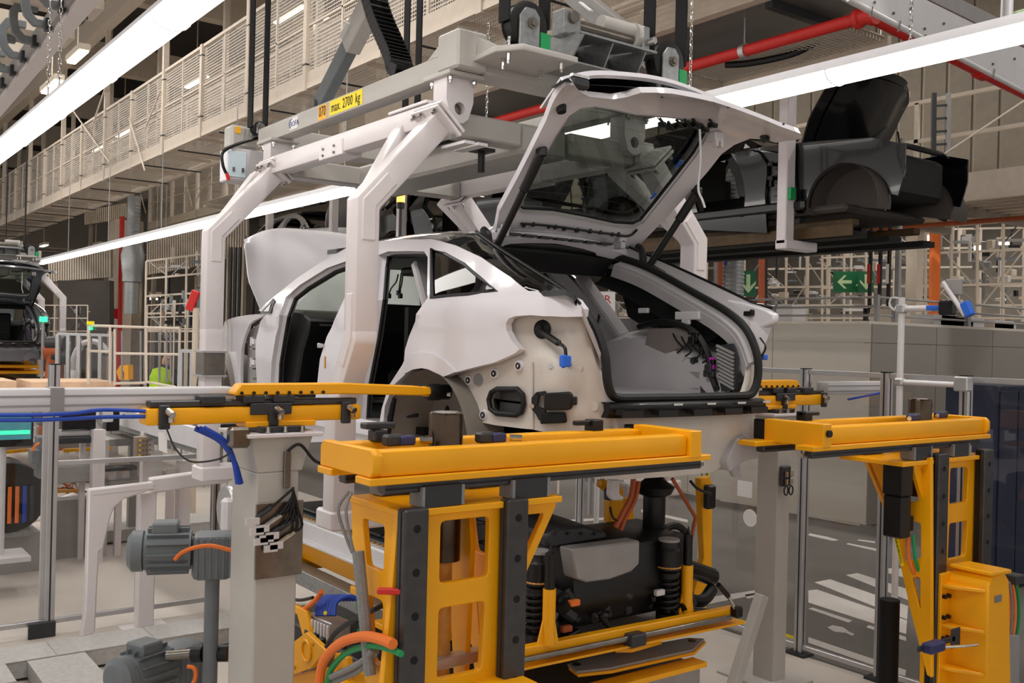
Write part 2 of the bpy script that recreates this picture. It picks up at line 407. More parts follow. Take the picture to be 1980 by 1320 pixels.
# far hall walls and the roof with its girders
struct(MB().mm((-60.2, -12, 0), (-60, 60, 11)), 'wall_far_left', 'wall_grey', 'dim end wall of the hall')
struct(MB().mm((-60, 45, 0), (12, 45.2, 11)), 'wall_far_right', 'wall_grey', 'far side wall of the hall')
struct(MB().mm((-60, -12, 11), (12, 60, 11.2)), 'ceiling', 'roof_dark', 'dark roof of the hall')
for k in range(9):
    x = -55+6.5*k
    tag(MB().mm((x, -12, 9.4), (x+.35, 45, 10.2)).build('trim_%d' % (k+1), 'beige'), 'pale roof girder', None, None, 'structure')
for k in range(7):
    y = 1.0+4.5*k
    tag(MB().mm((-58, y, 8.9), (6, y+.25, 9.4)).build('trim_%d' % (k+20), 'beige'), 'pale roof purlin', None, None, 'structure')
# ================================================================== the white car body
YC = 3.475
def hinterp(x, xs, ys):
    if x <= xs[0]: return ys[0]
    if x >= xs[-1]: return ys[-1]
    n = len(xs)
    def sl(i):
        if i == 0: return (ys[1]-ys[0])/(xs[1]-xs[0])
        if i == n-1: return (ys[-1]-ys[-2])/(xs[-1]-xs[-2])
        return (ys[i+1]-ys[i-1])/(xs[i+1]-xs[i-1])
    for i in range(n-1):
        if x <= xs[i+1]:
            h = xs[i+1]-xs[i]; t = (x-xs[i])/h
            return (2*t**3-3*t*t+1)*ys[i]+(t**3-2*t*t+t)*h*sl(i)+(-2*t**3+3*t*t)*ys[i+1]+(t**3-t*t)*h*sl(i+1)
SX = [-7.9, -7.5, -7.2, -6.9, -6.4, -5.5, -4.6, -4.1, -3.75, -3.5, -3.265, -3.1]
SH = [.60, .70, .78, .83, .868, .88, .886, .888, .855, .775, .656, .55]
def half(X, z):
    h = hinterp(X, SX, SH)
    # flank: slight barrel, pressed crease at the shoulder, tumblehome of the glasshouse
    zc = 2.335
    if z < zc: h -= .05*(zc-z)**2 + .020*min(1, max(0, (zc-z)/.06))
    elif z < 2.42: h -= (z-zc)*.34
    else: h -= .0289 + (z-2.42)*.5
    return h
def side_g(p): return p.y-(YC-half(p.x, p.z))
def side(px, py): p = hit(px, py, side_g); return V((p.x, p.z))
def sfn(d=0): return lambda u, v: V((u, YC-half(u, v)+d, v))
car = thing('car', 'white doorless car body with raised tailgate and open bonnet on the nearest hanger', 'car', (-5.5, YC, 1.55))
def both(mb, name, m, parent=car, **k):
    a = mb.build(name, m, parent, **k); b = mb.mirror(YC).build(name, m, parent, **k); return a, b

SKIN = [(500, 600), (530, 573), (575, 537), (620, 507), (672, 478), (720, 468), (770, 462), (835, 462), (881, 474), (930, 497), (985, 534), (1012, 556), (1022, 562.5), (1050, 562), (1085, 566), (1114, 579), (1127, 597), (1125, 612),
        (1090, 612.5), (1050, 611), (1026, 609), (996, 611), (983, 616), (978, 625), (979, 639), (989, 658), (1004, 675), (997, 682), (985, 688), (955, 701), (883, 719), (861, 728), (846, 721), (832, 714), (818, 711.5), (801, 714), (784, 723),
        (760, 745), (744, 786), (739, 845), (690, 852), (560, 856), (500, 858), (497, 745), (494, 690), (494, 660), (503, 622), (515, 607)]
H1 = [(540, 609), (553, 574), (579, 551), (632, 518), (671, 504), (700, 498), (694, 530), (672, 563), (655, 600), (632, 650), (618.5, 694), (613, 745), (606, 800), (528, 812), (523, 745), (525, 700), (533, 650)]
H2 = [(731, 493), (750, 486), (791, 485), (820, 486), (827, 497), (826.5, 576), (804.5, 607), (803, 621), (791, 650), (783, 676), (781, 700), (752, 745), (738, 790), (732, 828), (690, 832), (694, 745), (712, 650), (722, 580), (728, 520)]
H3 = [(833, 481), (859, 490), (897, 511), (927, 537), (961, 562.7), (905, 569), (847, 574), (833, 576)]
skin = [side(*p) for p in SKIN]; h1 = [side(*p) for p in H1]; h2 = [side(*p) for p in H2]; h3 = [side(*p) for p in H3]
m = MB().panel(skin, [h1, h2, h3], sfn(0), lambda u, v: V((0, .035, 0)), step=.07)
both(m, 'side_panel', 'car_white', smooth=28)
# flared lip of the rear wheel arch
FL = [(782, 702), (788, 692), (800, 684), (818, 681), (840, 684), (860, 695), (876, 710), (884, 719), (861, 728), (846, 721), (832, 714), (818, 711.5), (801, 714), (784, 723)]
m = MB().panel([side(*p) for p in FL], [], sfn(-.010), V((0, .012, 0)), step=.06); both(m, 'arch_flare', 'car_white', smooth=40)
TR = [side(*p) for p in [(504, 606), (529, 577), (533, 582), (524, 606)]]
m = MB().panel(TR, [], sfn(-.006), V((0, .008, 0))); a_, b_ = both(m, 'mirror_triangle', 'black')
m = MB().panel([side(*p) for p in [(512, 602), (526, 586), (521, 602)]], [], sfn(-.009), V((0, .003, 0))); both(m, 'triangle_pane', 'print_white')
# quarter window pane with its frame
m = MB().panel(h3, [], sfn(.012), V((0, .006, 0)), step=.1); both(m, 'quarter_window', 'privacy_glass')
fr = [V((p.x, YC-half(p.x, p.y)+.004, p.y)) for p in h3]
m = MB().tube(fr, .010, 6, closed=True); both(m, 'window_frame', 'dark_grey')
# reveals and seals of the two door openings
def inset(L, d):
    n = len(L); ar = sum(L[i].x*L[(i+1) % n].y-L[(i+1) % n].x*L[i].y for i in range(n)); sg = 1 if ar > 0 else -1; out = []
    for i in range(n):
        e0 = (L[i]-L[i-1]).normalized(); e1 = (L[(i+1) % n]-L[i]).normalized(); t = (e0+e1).normalized(); nn = V((-t.y, t.x))*sg
        out.append(L[i]+nn*d)
    return out
for loop, nm in ((h1, 'front'), (h2, 'rear')):
    rv = []
    for dy, d in ((.03, 0), (.045, .008), (.06, .018), (.075, .034)):
        rv.append([V((q.x, YC-half(p.x, p.y)+dy, q.y)) for p, q in zip(loop, inset(loop, d))])
    mb = MB().grid([rv[0], rv[1], rv[2]], closed=True); both(mb, 'door_opening_reveal', 'car_white', norm=False)
    mb = MB().tube(rv[2], .012, 6, closed=True); both(mb, 'door_seal', 'rubber')
    mb = MB().grid([rv[2], rv[3]], closed=True); both(mb, 'inner_reveal', 'black', norm=False)
# front fender
FEN = [(434, 622), (455, 613), (481, 608.5), (516, 606), (505, 613), (490, 620), (482, 627), (473, 650), (467, 673), (465.5, 706), (465, 748)]
fen = [side(*p) for p in FEN]+[V((-6.86, 1.66)), V((-7.01, 1.66))]+[V((-7.40+.39*cos(a), 1.66+.39*sin(a))) for a in [radians(12*i) for i in range(1, 15)]]+[V((-7.86, 1.72)), V((-7.93, 1.95)), V((-7.93, 2.2))]
m = MB().panel(fen, [], sfn(0), V((0, .02, 0)), step=.08); both(m, 'front_fender', 'car_white')
# recessed hinge pillar between fender and front door opening, with ribs and hinges
hp = [side(*p) for p in [(466, 640), (500, 618), (497, 660), (499, 800), (466, 800)]]
m = MB().panel(hp, [], sfn(.05), V((0, .03, 0)))
for k in range(5):
    z = 2.1-.07*k; m.box((-6.62, YC-half(-6.6, z)+.03, z), (.05, .05, .012))
both(m, 'hinge_pillar', 'gap_grey')
for (a, b) in (((490, 660)), ((490, 700))):
    m = MB(); q = side(a, b); m.box((q.x, YC-half(q.x, q.y)+.015, q.y), (.06, .05, .035)); m.cyl((q.x-.02, YC-half(q.x, q.y)-.005, q.y-.03), (q.x-.02, YC-half(q.x, q.y)-.005, q.y+.03), .012, n=8); both(m, 'door_hinge', 'car_white')
q = side(492, 708); both(MB().box((q.x, YC-half(q.x, q.y)+.04, q.y), (.03, .03, .11)), 'pillar_slot', 'black')
# B-pillar striker and label, wiring tags
q = side(625, 668); both(MB().box((q.x-.02, YC-half(q.x, q.y), q.y), (.07, .03, .022)).box((q.x-.05, YC-half(q.x, q.y), q.y), (.03, .02, .03)), 'door_striker', 'alu', bevel=.003)
q = side(629, 700); MB().box((q.x, YC-half(q.x, q.y)-.002, q.y), (.016, .004, .07)).build('pillar_label', 'brown', car)
# fastback rails of the tailgate opening: (x, half width, z)
DO = [(-4.26, .55, 2.768), (-4.0, .60, 2.667), (-3.72, .625, 2.557), (-3.45, .64, 2.449), (-3.32, .652, 2.39), (-3.262, .656, 2.35)]
SE = [(-4.31, .30, 2.735), (-4.33, .44, 2.727), (-4.27, .505, 2.706), (-4.06, .535, 2.637), (-3.72, .54, 2.491), (-3.46, .53, 2.376), (-3.335, .53, 2.281), (-3.262, .525, 2.15), (-3.25, .515, 2.03), (-3.252, .48, 1.966), (-3.25, .42, 1.952)]
def ys(q, s=1): return V((q[0], YC+s*q[1], q[2]))
sR = spline([ys(q) for q in SE], 5); sL = [V((p.x, 2*YC-p.y, p.z)) for p in sR]
loop = [V((-4.29, YC, 2.742))]+sR+[V((-3.248, YC, 1.95))]+sL[::-1]
MB().tube(loop, .021, 10, closed=True).build('tailgate_seal', 'rubber', car)
# D-pillar: outer rail -> seal channel -> inner flange, right and left
def at(curve, t):
    n = len(curve)-1; i = min(int(t*n), n-1); f = t*n-i; return curve[i]+(curve[i+1]-curve[i])*f
do = spline([ys(q) for q in DO], 4); seD = spline([ys(q) for q in SE[2:8]], 4)
rows = []
for i in range(25):
    t = i/24; a = at(do, t); b = at(seD, t); inn = b+V((-.03, -.03, -.035)); inn2 = b+V((-.06, -.02, -.085))
    rows.append([a+V((0, .0, 0)), a*.55+b*.45+V((0, 0, -.022)), b+V((0, .012, -.012)), inn, inn2])
m = MB().slab(rows, V((-.012, 0, -.02))); both(m, 'tailgate_pillar', 'inner_grey', smooth=50)
m = MB().tube([p+V((0, .004, .006)) for p in do[:-2]], .008, 6); both(m, 'pillar_edge_trim', 'black')
# tail end caps of the right and left shoulder
P_ = [PY(*p, YC+.60) for p in [(1400, 578), (1440, 586), (1478, 598), (1496, 608), (1495, 624), (1470, 634), (1446, 636), (1428, 606)]]
MB().prism(P_, (0, .05, .004)).build('shoulder_plate', 'car_white', car, bevel=.008)
q = PY(1449, 606, YC+.595); (lambda mb, n, m, **k: mb.build(n, m, car, **k))(MB().box(q, (.06, .03, .025)).box(q+V((.02, 0, .006)), (.02, .028, .03)), 'rubber_buffer', 'black', bevel=.004)
# black roof with the fastback strips running down on both sides
top = [V((p.x, YC-half(p.x, p.y), p.y)) for p in skin[4:14]]
roofrows = []
N = 14
Xs = [-5.75, -5.5, -5.2, -4.9, -4.6, -4.3]
tx = [p.x for p in top]; ty = [YC-p.y for p in top]; tz = [p.z for p in top]
for X in Xs:
    h = interp(X, tx, ty)-.0; z0 = interp(X, tx, tz); cr = interp(X, [-5.8, -5.1, -4.25], [.05, .105, .06])
    roofrows.append([V((X-.06*(1-(j/N*2-1)**2) if X < -5.6 else X, YC+h*(j/N*2-1), z0+cr*(1-(abs(j/N*2-1))**2.4))) for j in range(N+1)])
MB().slab(roofrows, V((0, 0, -.03))).build('roof', 'gloss_black', car, smooth=60)
rr = []
for i in range(17):
    X = -4.3+1.0*i/16; h = interp(X, tx, ty); z = interp(X, tx, tz); t = i/16*.97; b = at(do, t)
    hb = interp(X, [d[0] for d in DO], [d[1] for d in DO]); zb = interp(X, [d[0] for d in DO], [d[2] for d in DO])
    rr.append([V((X, YC+h, z)), V((X, YC+(h+hb)/2, (z+zb)/2+.012)), V((X, YC+hb+.004, zb))])
m = MB().slab(rr, V((0, 0, -.025))); both(m, 'fastback_strip', 'gloss_black', smooth=60)
# roof header behind the tailgate, hinges and louvre strip
hz = [V((-4.27, YC-.55+.11*i, 2.768-.0+.045*(1-((i-5)/5)**2))) for i in range(11)]
MB().slab([[p+V((-.05, 0, .01)) for p in hz], [p+V((.0, 0, -.005)) for p in hz], [p+V((.02, 0, -.045)) for p in hz], [p+V((-.02, 0, -.07)) for p in hz]], V((-.02, 0, -.012))).build('roof_header', 'car_white', car)
for k in range(7):
    y = YC-.33+.11*k; MB().box((-4.235, y, 2.775), (.05, .085, .012)).build('header_grille', 'black', car)
for s in (-1, 1):
    MB().box((-4.20, YC+s*.42, 2.775), (.07, .035, .05)).box((-4.18, YC+s*.42, 2.80), (.03, .05, .03)).build('tailgate_hinge', 'inner_grey', car, bevel=.005)
# headliner and dark inside of the hatch surround
MB().slab([[V((X, YC-.56+.28*j, interp(X, [-5.7, -5.0, -4.35], [2.66, 2.74, 2.70])+.03*(1-((j-2)/2)**2))) for j in range(5)] for X in (-5.7, -5.3, -5.0, -4.7, -4.35)], V((0, 0, -.03))).build('headliner', 'black', car)
m = MB().slab([[b+V((-.07, -.02, -.06)), b+V((-.16, .0, -.10)), b+V((-.30, .05, -.13))] for b in [at(seD, i/12) for i in range(9)]], V((0, 0, -.01))); both(m, 'pillar_lining', 'black')
MB().slab([[V((-4.30, YC-.5+.1*i, 2.70)) for i in range(11)], [V((-4.38, YC-.5+.1*i, 2.66)) for i in range(11)], [V((-4.42, YC-.5+.1*i, 2.60)) for i in range(11)]], V((-.03, 0, 0))).build('header_lining', 'black', car)

# rear corners: one wall that turns from the flank into the rear face, with the lamp pocket and the vent opening
CV = [(-4.15, 2.70), (-3.75, 2.705), (-3.55, 2.735), (-3.44, 2.785), (-3.36, 2.86), (-3.30, 2.96), (-3.27, 3.06), (-3.262, 3.2)]
CA = [x+y for x, y in CV]; CB = [y-x for x, y in CV]
def cxy(a): b_ = hinterp(a, CA, CB); return V(((a-b_)/2, (a+b_)/2, 0))
def pk(px, py): p = hit(px, py, lambda p: (p.y-p.x)-hinterp(p.x+p.y, CA, CB), 3, 7); return V((p.x+p.y, p.z))
def cfn(u, v): p = cxy(u); p.z = v; return p
lp = [pk(*p) for p in [(972, 606), (1050, 603), (1126, 606), (1133, 630), (1142, 665), (1153, 703), (1166, 738), (1180, 758), (1198, 772), (1198, 838), (1110, 846), (1030, 830), (957, 822), (925, 815), (914, 790), (900, 755), (878, 716), (930, 690)]]
vent = [pk(*p) for p in [(962, 752), (1002, 752), (1012, 762), (1014, 782), (1010, 796), (1000, 802), (962, 799), (950, 790), (947, 772), (952, 758)]]
def relief(u, v):
    p = cfn(u, v); k = 0
    pc = pk(1040, 650)
    k += .045*max(0, 1-((u-pc.x)/.20)**2)*max(0, 1-((v-pc.y-.02)/.14)**2)
    for (a_, b_, ru, rv, dd) in RB: k += dd*max(0, 1-((u-a_)/ru)**2-((v-b_)/rv)**2)**.5 if 1-((u-a_)/ru)**2-((v-b_)/rv)**2 > 0 else 0
    return p+V((-.6*k, .8*k, 0))
RB = []
for (a_, b_, ru, rv, dd) in ((1085, 740, .13, .11, -.04), (1110, 795, .09, .05, -.03), (1128, 640, .05, .07, -.02), (975, 770, .22, .16, .012), (1060, 690, .10, .04, -.02)):
    q = pk(a_, b_); RB.append((q.x, q.y, ru, rv, dd))
m = MB().panel(lp, [vent], relief, V((-.012, .025, 0)), step=.035)
both(m, 'rear_corner_panel', 'primer', smooth=50)
# rear cross panel under the tailgate opening
RO = [(1190, 772), (1320, 776), (1440, 772), (1456, 800), (1470, 852), (1462, 889), (1405, 898), (1395, 905), (1382, 914), (1300, 922), (1210, 928), (1155, 925), (1128, 915), (1112, 880), (1098, 842), (1190, 838)]
rp = [PX(*p, -3.262).yz for p in RO]
m = MB().panel(rp, [], lambda u, v: V((-3.262+.035*max(0, 1-abs(v-1.79)/.10)*max(0, 1-(abs(u-YC)/.62)**4)-.02*max(0, (1.66-v)/.1), u, v)), V((-.03, 0, 0)), step=.045)
m.build('rear_panel', 'primer', car, smooth=50)
vp = [cfn(p.x, p.y)+V((.004, -.008, 0)) for p in vent]
both(MB().tube(vp, .013, 8, closed=True), 'vent_frame', 'rubber')
cx = sum(p.x for p in vp)/len(vp); cz = sum(p.z for p in vp)/len(vp); cy = sum(p.y for p in vp)/len(vp)
both(MB().box((cx, cy+.03, cz+.028), (.17, .012, .045)).box((cx, cy+.03, cz-.028), (.17, .012, .045)), 'vent_flap', 'dark_grey')
for (a, b) in ((908, 735), (957, 722), (1005, 707), (936, 802)):
    q = relief(*pk(a, b)); mm_ = MB().cyl(q+V((.003, -.012, 0)), q, .022, .028, 14)
    o = mm_.build('rivet_seat', 'car_white', car); MB().tube(arc(q+V((.003, -.014, 0)), .012, 0, 2*pi-.01, 12, EX, EZ), .0045, 6).build('rivet_ring', 'black', o)
q = relief(*pk(926, 734)); MB().cyl(q+V((.002, -.006, 0)), q, .03, n=16).build('body_plug', 'felt2', car)
# wheelhouse drums, both sides: grey inner bowl
wc = V((-4.20, 2.60, 1.66)); 
m = MB(); rows = []
for k, (dy, r) in enumerate(((-.0, .385), (.16, .385), (.24, .36), (.29, .27), (.30, .12), (.30, .01))):
    rows.append([V((wc.x+r*cos(a), wc.y+dy, wc.z+r*sin(a))) for a in [radians(-4+188*i/36) for i in range(37)]])
m.grid(rows); both(m, 'wheelhouse', 'wheelhouse', norm=False)
both(MB().tube([V((wc.x+.39*cos(a), 2.606, wc.z+.40*sin(a))) for a in [radians(170-i*8) for i in range(4)]]+[V((wc.x-.41, 2.61, wc.z-.05)), V((wc.x-.40, 2.62, wc.z-.2))], .012, 6), 'wheelhouse_trim', 'black')
for i, (dx, dz) in enumerate(((-.24, .12), (-.27, -.02))):
    MB().cyl((wc.x+dx, wc.y+.275, wc.z+dz+.05), (wc.x+dx, wc.y+.29, wc.z+dz+.05), .02, n=12).build('wheelhouse_plug', 'black', car)
wf = V((-7.40, 2.70, 1.66)); rows = []
for k, (dy, r) in enumerate(((-.04, .40), (.14, .40), (.24, .37), (.30, .25), (.30, .01))):
    rows.append([V((wf.x+r*cos(a), wf.y+dy, wf.z+r*sin(a))) for a in [radians(-10+200*i/30) for i in range(31)]])
both(MB().grid(rows), 'front_wheelhouse', 'wheelhouse', norm=False)
# fuel-filler like grommet with cable and plug on the left pocket
g0 = relief(*pk(1041, 636))
o = MB().lathe(g0+V((0, .03, 0)), g0+V((.02, -.03, 0)), [(0, .035), (.4, .045), (.55, .045), (.75, .02), (1, .018)], 18).build('grommet', 'rubber', car)
pth = spline([g0+V((.01, -.02, 0)), PY(1062, 651, g0.y-.02), PY(1080, 663, g0.y-.03), PY(1092, 672, g0.y-.03), PY(1094, 690, g0.y-.03)], 6)
MB().tube(pth, [.016 if i < 13 else .008 for i in range(len(pth))], 8).build('cable', 'black', o)
c0 = PY(1093, 698, g0.y-.03); MB().box(c0, (.045, .04, .05)).box(c0+V((.012, -.02, 0)), (.02, .02, .06)).build('blue_plug', 'blue', o, bevel=.006)
# black control module bracket under the left pocket (on the rear panel corner)
NO = V((.62, -.78, 0))
def onc(pts, o0): return [cfn(*pk(*p))+NO*o0 for p in pts]
md = MB().prism(onc([(1057, 759), (1106, 756), (1111, 764), (1110, 788), (1104, 791), (1057, 791)], .01), NO*.055).build('control_module', 'black', car, bevel=.006)
MB().prism(onc([(1108, 766), (1118, 766), (1118, 782), (1108, 782)], .012), NO*.035).build('module_plug', 'black', md, bevel=.004)
for q in ([(1040, 757), (1058, 755), (1058, 763), (1046, 764)], [(1031, 768), (1040, 757), (1046, 764), (1042, 785), (1058, 790), (1058, 797), (1040, 800), (1031, 790)], [(1034, 790), (1058, 797), (1058, 812), (1046, 812)]): MB().prism(onc(q, .008), NO*.03).build('module_bracket', 'black', md, bevel=.003)
MB().prism(onc([(1049, 797), (1096, 796), (1098, 816), (1049, 818)], .01), NO*.04).build('sensor_box', 'black_matt', md, bevel=.005)
q = onc([(1033, 784)], .03)[0]; MB().cyl(q, q+NO*.02, .012, n=8).build('bolt', 'chrome', md)
for (a_, b_) in ((1067, 708), (1104, 705)): q = onc([(a_, b_)], .0)[0]; MB().cyl(q, q+NO*.03, .006, n=6).cyl(q+NO*.03, q+NO*.034, .011, n=8).build('weld_stud', 'chrome', car)
for (a_, b_, r_) in ((1081, 708, .026), (1148, 785, .022)): q = onc([(a_, b_)], -.002)[0]; MB().cyl(q, q+NO*.006, r_, n=18).build('cover_disc', 'primer', car)
MB().prism(onc([(1109, 712), (1122, 706), (1128, 708), (1127, 718), (1108, 721)], -.004), NO*.012).build('pressed_pad', 'primer', car, bevel=.004); MB().prism(onc([(1058, 728), (1071, 722), (1071, 738), (1058, 738)], -.004), NO*.012).build('pressed_pad', 'primer', car, bevel=.004)
MB().tube([p for p in onc([(1030, 700), (1030, 760), (1031, 828)], .004)], .005, 5).build('seam_bead', 'primer', car)
# ribbed black bumper carrier along the sill of the tailgate opening
m = MB(); y0 = PX(1182, 790, -3.22).y; y1 = PX(1500, 786, -3.20).y
bp = MB()
def bx(y): return -3.225-.10*(abs(y-YC)/.62)**3
ysn = [y0+(y1-y0)*i/24 for i in range(25)]
bp.slab([[V((bx(y)+.03, y, 1.935)) for y in ysn], [V((bx(y)+.05, y, 1.925)) for y in ysn], [V((bx(y)+.055, y, 1.90)) for y in ysn], [V((bx(y)+.035, y, 1.865)) for y in ysn]], V((-.04, 0, 0)))
bpo = bp.build('bumper_carrier', 'black', car, smooth=50)
for k, yy in enumerate((3.03, 3.22, 3.44, 3.66, 3.88)):
    t = MB()
    for j in range(9): t.box((bx(yy)+.085, yy-.056+.014*j, 1.897), (.05, .004, .02))
    t.box((bx(yy)+.108, yy, 1.888), (.008, .125, .03)); t.box((bx(yy)+.085, yy, 1.885), (.05, .125, .004))
    t.build('ribbed_pocket', 'black', bpo)
    MB().box((bx(yy)+.06, yy+.11, 1.925), (.012, .06, .01)).build('carrier_clip', 'chrome', bpo)
# underfloor, spare-well, sill scuff
MB().mm((-7.4, YC-.72, 1.60), (-3.45, YC+.72, 1.68)).build('floor_pan', 'wheelhouse', car, bevel=.03)
m = MB().prism([(-7.0, YC-.86, 1.64), (-4.62, YC-.87, 1.64), (-4.62, YC-.87, 1.74), (-7.0, YC-.86, 1.74)], (0, .16, 0)); both(m, 'sill', 'car_white', bevel=.02)
m = MB().prism([(-4.75, YC-.83, 1.755), (-4.58, YC-.83, 1.765), (-4.55, YC-.70, 1.775), (-4.62, YC-.66, 1.775), (-4.78, YC-.68, 1.76)], (0, 0, .02)); both(m, 'scuff_plate', 'dark_grey', bevel=.006)
m = MB().box((-4.62, YC-.74, 1.80), (.1, .05, .02)); both(m, 'scuff_recess', 'black')
# rear load floor and the wheelhouse box seen through the tailgate opening
MB().mm((-5.1, YC-.52, 1.90), (-3.32, YC+.52, 1.945)).build('load_floor', 'inner_grey', car)
def wh(s):
    rows = []
    for (X, w) in ((-4.85, .0), )*(s > 0)+((-4.6, .10), (-4.35, .16), (-4.1, .17), (-3.85, .15), (-3.6, .09), (-3.42, .03)):
        h = min(.80, half(X, 2.2)-.10) if s > 0 else min(.70, half(X, 2.2)-.24); top_ = interp(X, [-4.85, -4.45, -4.1, -3.7, -3.4], [2.05, 2.26, 2.30, 2.22, 2.0])
        rows.append([V((X, YC+s*(h-.12-w), 1.93)), V((X, YC+s*(h-.13-w), top_-.16)), V((X, YC+s*(h-.12-w), top_-.06)), V((X, YC+s*(h-.04-w*.5), top_)), V((X, YC+s*(h+.02), top_+.02)), V((X, YC+s*(h+.03), 2.36))])
    return MB().slab(rows, V((0, s*.02, 0)))
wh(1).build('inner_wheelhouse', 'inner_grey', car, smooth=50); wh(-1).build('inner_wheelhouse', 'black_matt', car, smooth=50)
MB().mm((-4.66, YC-.74, 1.74), (-4.62, YC-.30, 2.37)).build('seat_partition', 'black_matt', car)
# felt pads, bosses, harness and heat sink on the right inner side
def inn(px, py): return hit(px, py, lambda p: p.y-(YC+.487), 3, 9)
def pad(pts, m, t=.012):
    P = [inn(*p) for p in pts]; return MB().prism(P, (0, -t, 0)).build('felt_pad', m, car, bevel=.003)
pad([(1256, 636), (1330, 632), (1345, 648), (1320, 672), (1288, 685), (1245, 685)], 'felt')
pad([(1248, 711), (1287, 711), (1286, 735), (1270, 733), (1246, 733)], 'felt2')
pad([(1336, 717), (1355, 719), (1355, 754), (1336, 752)], 'felt2')
for (a, b, r) in ((1303, 696, .03), (1320, 690, .03), (1318, 718, .028), (1342, 697, .022), (1210, 660, .03)):
    q = inn(a, b); MB().cyl(q+V((0, .01, 0)), q+V((0, -.012, 0)), r, r*.85, 16).build('pressed_boss', 'inner_grey' if r != .022 else 'dark_grey', car)
hs = [inn(1390, 668), inn(1420, 664), inn(1428, 690), inn(1427, 752), inn(1400, 757), inn(1393, 720)]
hso = MB().prism(hs, (0, -.02, 0)).build('heat_sink', 'dark_grey', car)
for k in range(10):
    fa = inn(1392+.6*k, 668+7.5*k)+V((0, -.025, 0)); fb = inn(1425, 684+7.5*k)+V((0, -.025, 0)); MB().bar(fa, fb, .012, .012, (0, 1, 0)).build('cooling_fin', 'gap_grey', hso)
hpts = [inn(1240, 632), inn(1290, 622), inn(1345, 640), inn(1372, 680), inn(1380, 720), inn(1392, 755)]
ho = MB().tube([p+V((0, -.02, 0)) for p in spline(hpts, 6)], .018, 8).build('wiring_harness', 'black', car)
for k in range(14):
    t = random.random(); p = at(spline(hpts[2:], 4), t)+V((random.uniform(-.04, .04), -.03, random.uniform(-.03, .03)))
    MB().box(p, (random.uniform(.02, .05),)*3).build('connector', random.choice(['black', 'black', 'dark_grey', 'black']), ho, bevel=.004)
MB().box(inn(1384, 702)+V((0, -.03, 0)), (.03, .01, .06)).build('pink_tag', 'magenta', ho)
for k in range(4):
    a = inn(1300+16*k, 640+6*k); MB().tube(spline([a, a+V((.06, -.03, -.05)), a+V((.1, -.02, -.09)), a+V((.06, -.02, -.12))], 5), .005, 5).build('loose_wire', 'black', ho)
MB().box(inn(1325, 610)+V((0, .02, 0)), (.18, .02, .045)).box(inn(1322, 622)+V((0, .02, 0)), (.06, .02, .03)).build('bracket_plate', 'alu_white', car, bevel=.004)
MB().box(inn(1240, 600)+V((0, .02, 0)), (.08, .02, .03)).build('bracket_plate', 'alu_white', car, bevel=.004)
P = [PY(*p, YC+.64) for p in [(1196, 540), (1225, 522), (1330, 580), (1395, 640), (1400, 668), (1340, 650), (1240, 628), (1214, 612)]]
MB().prism(P, (0, .02, 0)).build('quarter_lining', 'black_matt', car)
MB().prism([V((p.x, 2*YC-p.y-.02, p.z)) for p in P], (0, .02, 0)).build('quarter_lining', 'black_matt', car)
# C-pillar inner braces (right side, seen through the hatch) and seat belt
a = PY(1145, 520, YC+.60); 
MB().bar((-4.75, YC+.60, 2.62), (-4.42, YC+.68, 2.24), .10, .05, (1, 0, 0)).build('inner_brace', 'inner_grey', car, bevel=.012)
MB().bar((-4.75, YC-.60, 2.62), (-4.42, YC-.68, 2.24), .10, .05, (1, 0, 0)).build('inner_brace', 'inner_grey', car, bevel=.012)
MB().bar((-4.42, YC+.50, 2.18), (-4.52, YC+.38, 1.95), .05, .006, (1, 0, 0)).build('seat_belt', 'black', car)
# right-rear connector tags
q = PX(1471, 690, -3.29); o = MB().tube(spline([q+V((0, -.01, .10)), q+V((.03, 0, .05)), q], 5), .005, 5).build('tail_wire', 'black', car)
MB().box(q+V((.0, .025, 0)), (.03, .035, .03)).build('blue_plug', 'blue', o, bevel=.005); MB().box(q+V((0, -.03, 0)), (.02, .02, .02)).build('orange_plug', 'orange', o)
# tow/exhaust hangers below the rear
for px, py in ((1425, 905), (1190, 948)):
    q = PX(px, py, -3.3); MB().prism([q+V((0, -.03, .05)), q+V((0, .03, .05)), q+V((0, .03, -.02)), q+V((0, .06, -.035)), q+V((0, .05, -.05)), q+V((0, -.01, -.045)), q+V((0, -.035, -.02))], (-.03, 0, 0)).build('hanger_lug', 'inner_grey', car, bevel=.006)
# right frame rail end plate
rp2 = [PX(*p, -3.22) for p in [(1405, 893), (1425, 850), (1440, 838), (1462, 852), (1468, 885), (1440, 893), (1412, 912)]]
MB().prism(rp2, (-.25, 0, 0)).build('rail_end', 'inner_grey', car, bevel=.006)

# windscreen, dashboard, steering column, cabin
MB().slab([[V((X0+(0.06*(j-3)**2/9), YC-.66*k+.22*j*k, z)) for j in range(7)] for X0, z, k in ((-6.42, 2.36, 1.0), (-6.15, 2.50, .97), (-5.9, 2.64, .94), (-5.68, 2.745, .90))], V((.004, 0, .004))).build('windscreen', 'green_glass', car, smooth=80)
d = MB().prism([(-6.40, YC-.74, 2.30), (-6.25, YC-.74, 2.38), (-5.98, YC-.74, 2.36), (-5.88, YC-.74, 2.31), (-5.90, YC-.74, 2.22), (-5.98, YC-.74, 2.10), (-6.05, YC-.74, 1.86), (-6.40, YC-.74, 1.84)], (0, 1.48, 0)).build('dashboard', 'black', car, bevel=.015)
MB().mm((-5.89, YC-.66, 2.268), (-5.875, YC+.66, 2.28)).build('trim_strip', 'steel', d)
MB().box((-5.84, YC-.05, 2.33), (.03, .34, .20)).build('centre_screen', 'black_matt', d, bevel=.006)
MB().box((-5.86, YC-.36, 2.20), (.05, .22, .06)).build('switch_panel', 'dark_grey', d, bevel=.01)
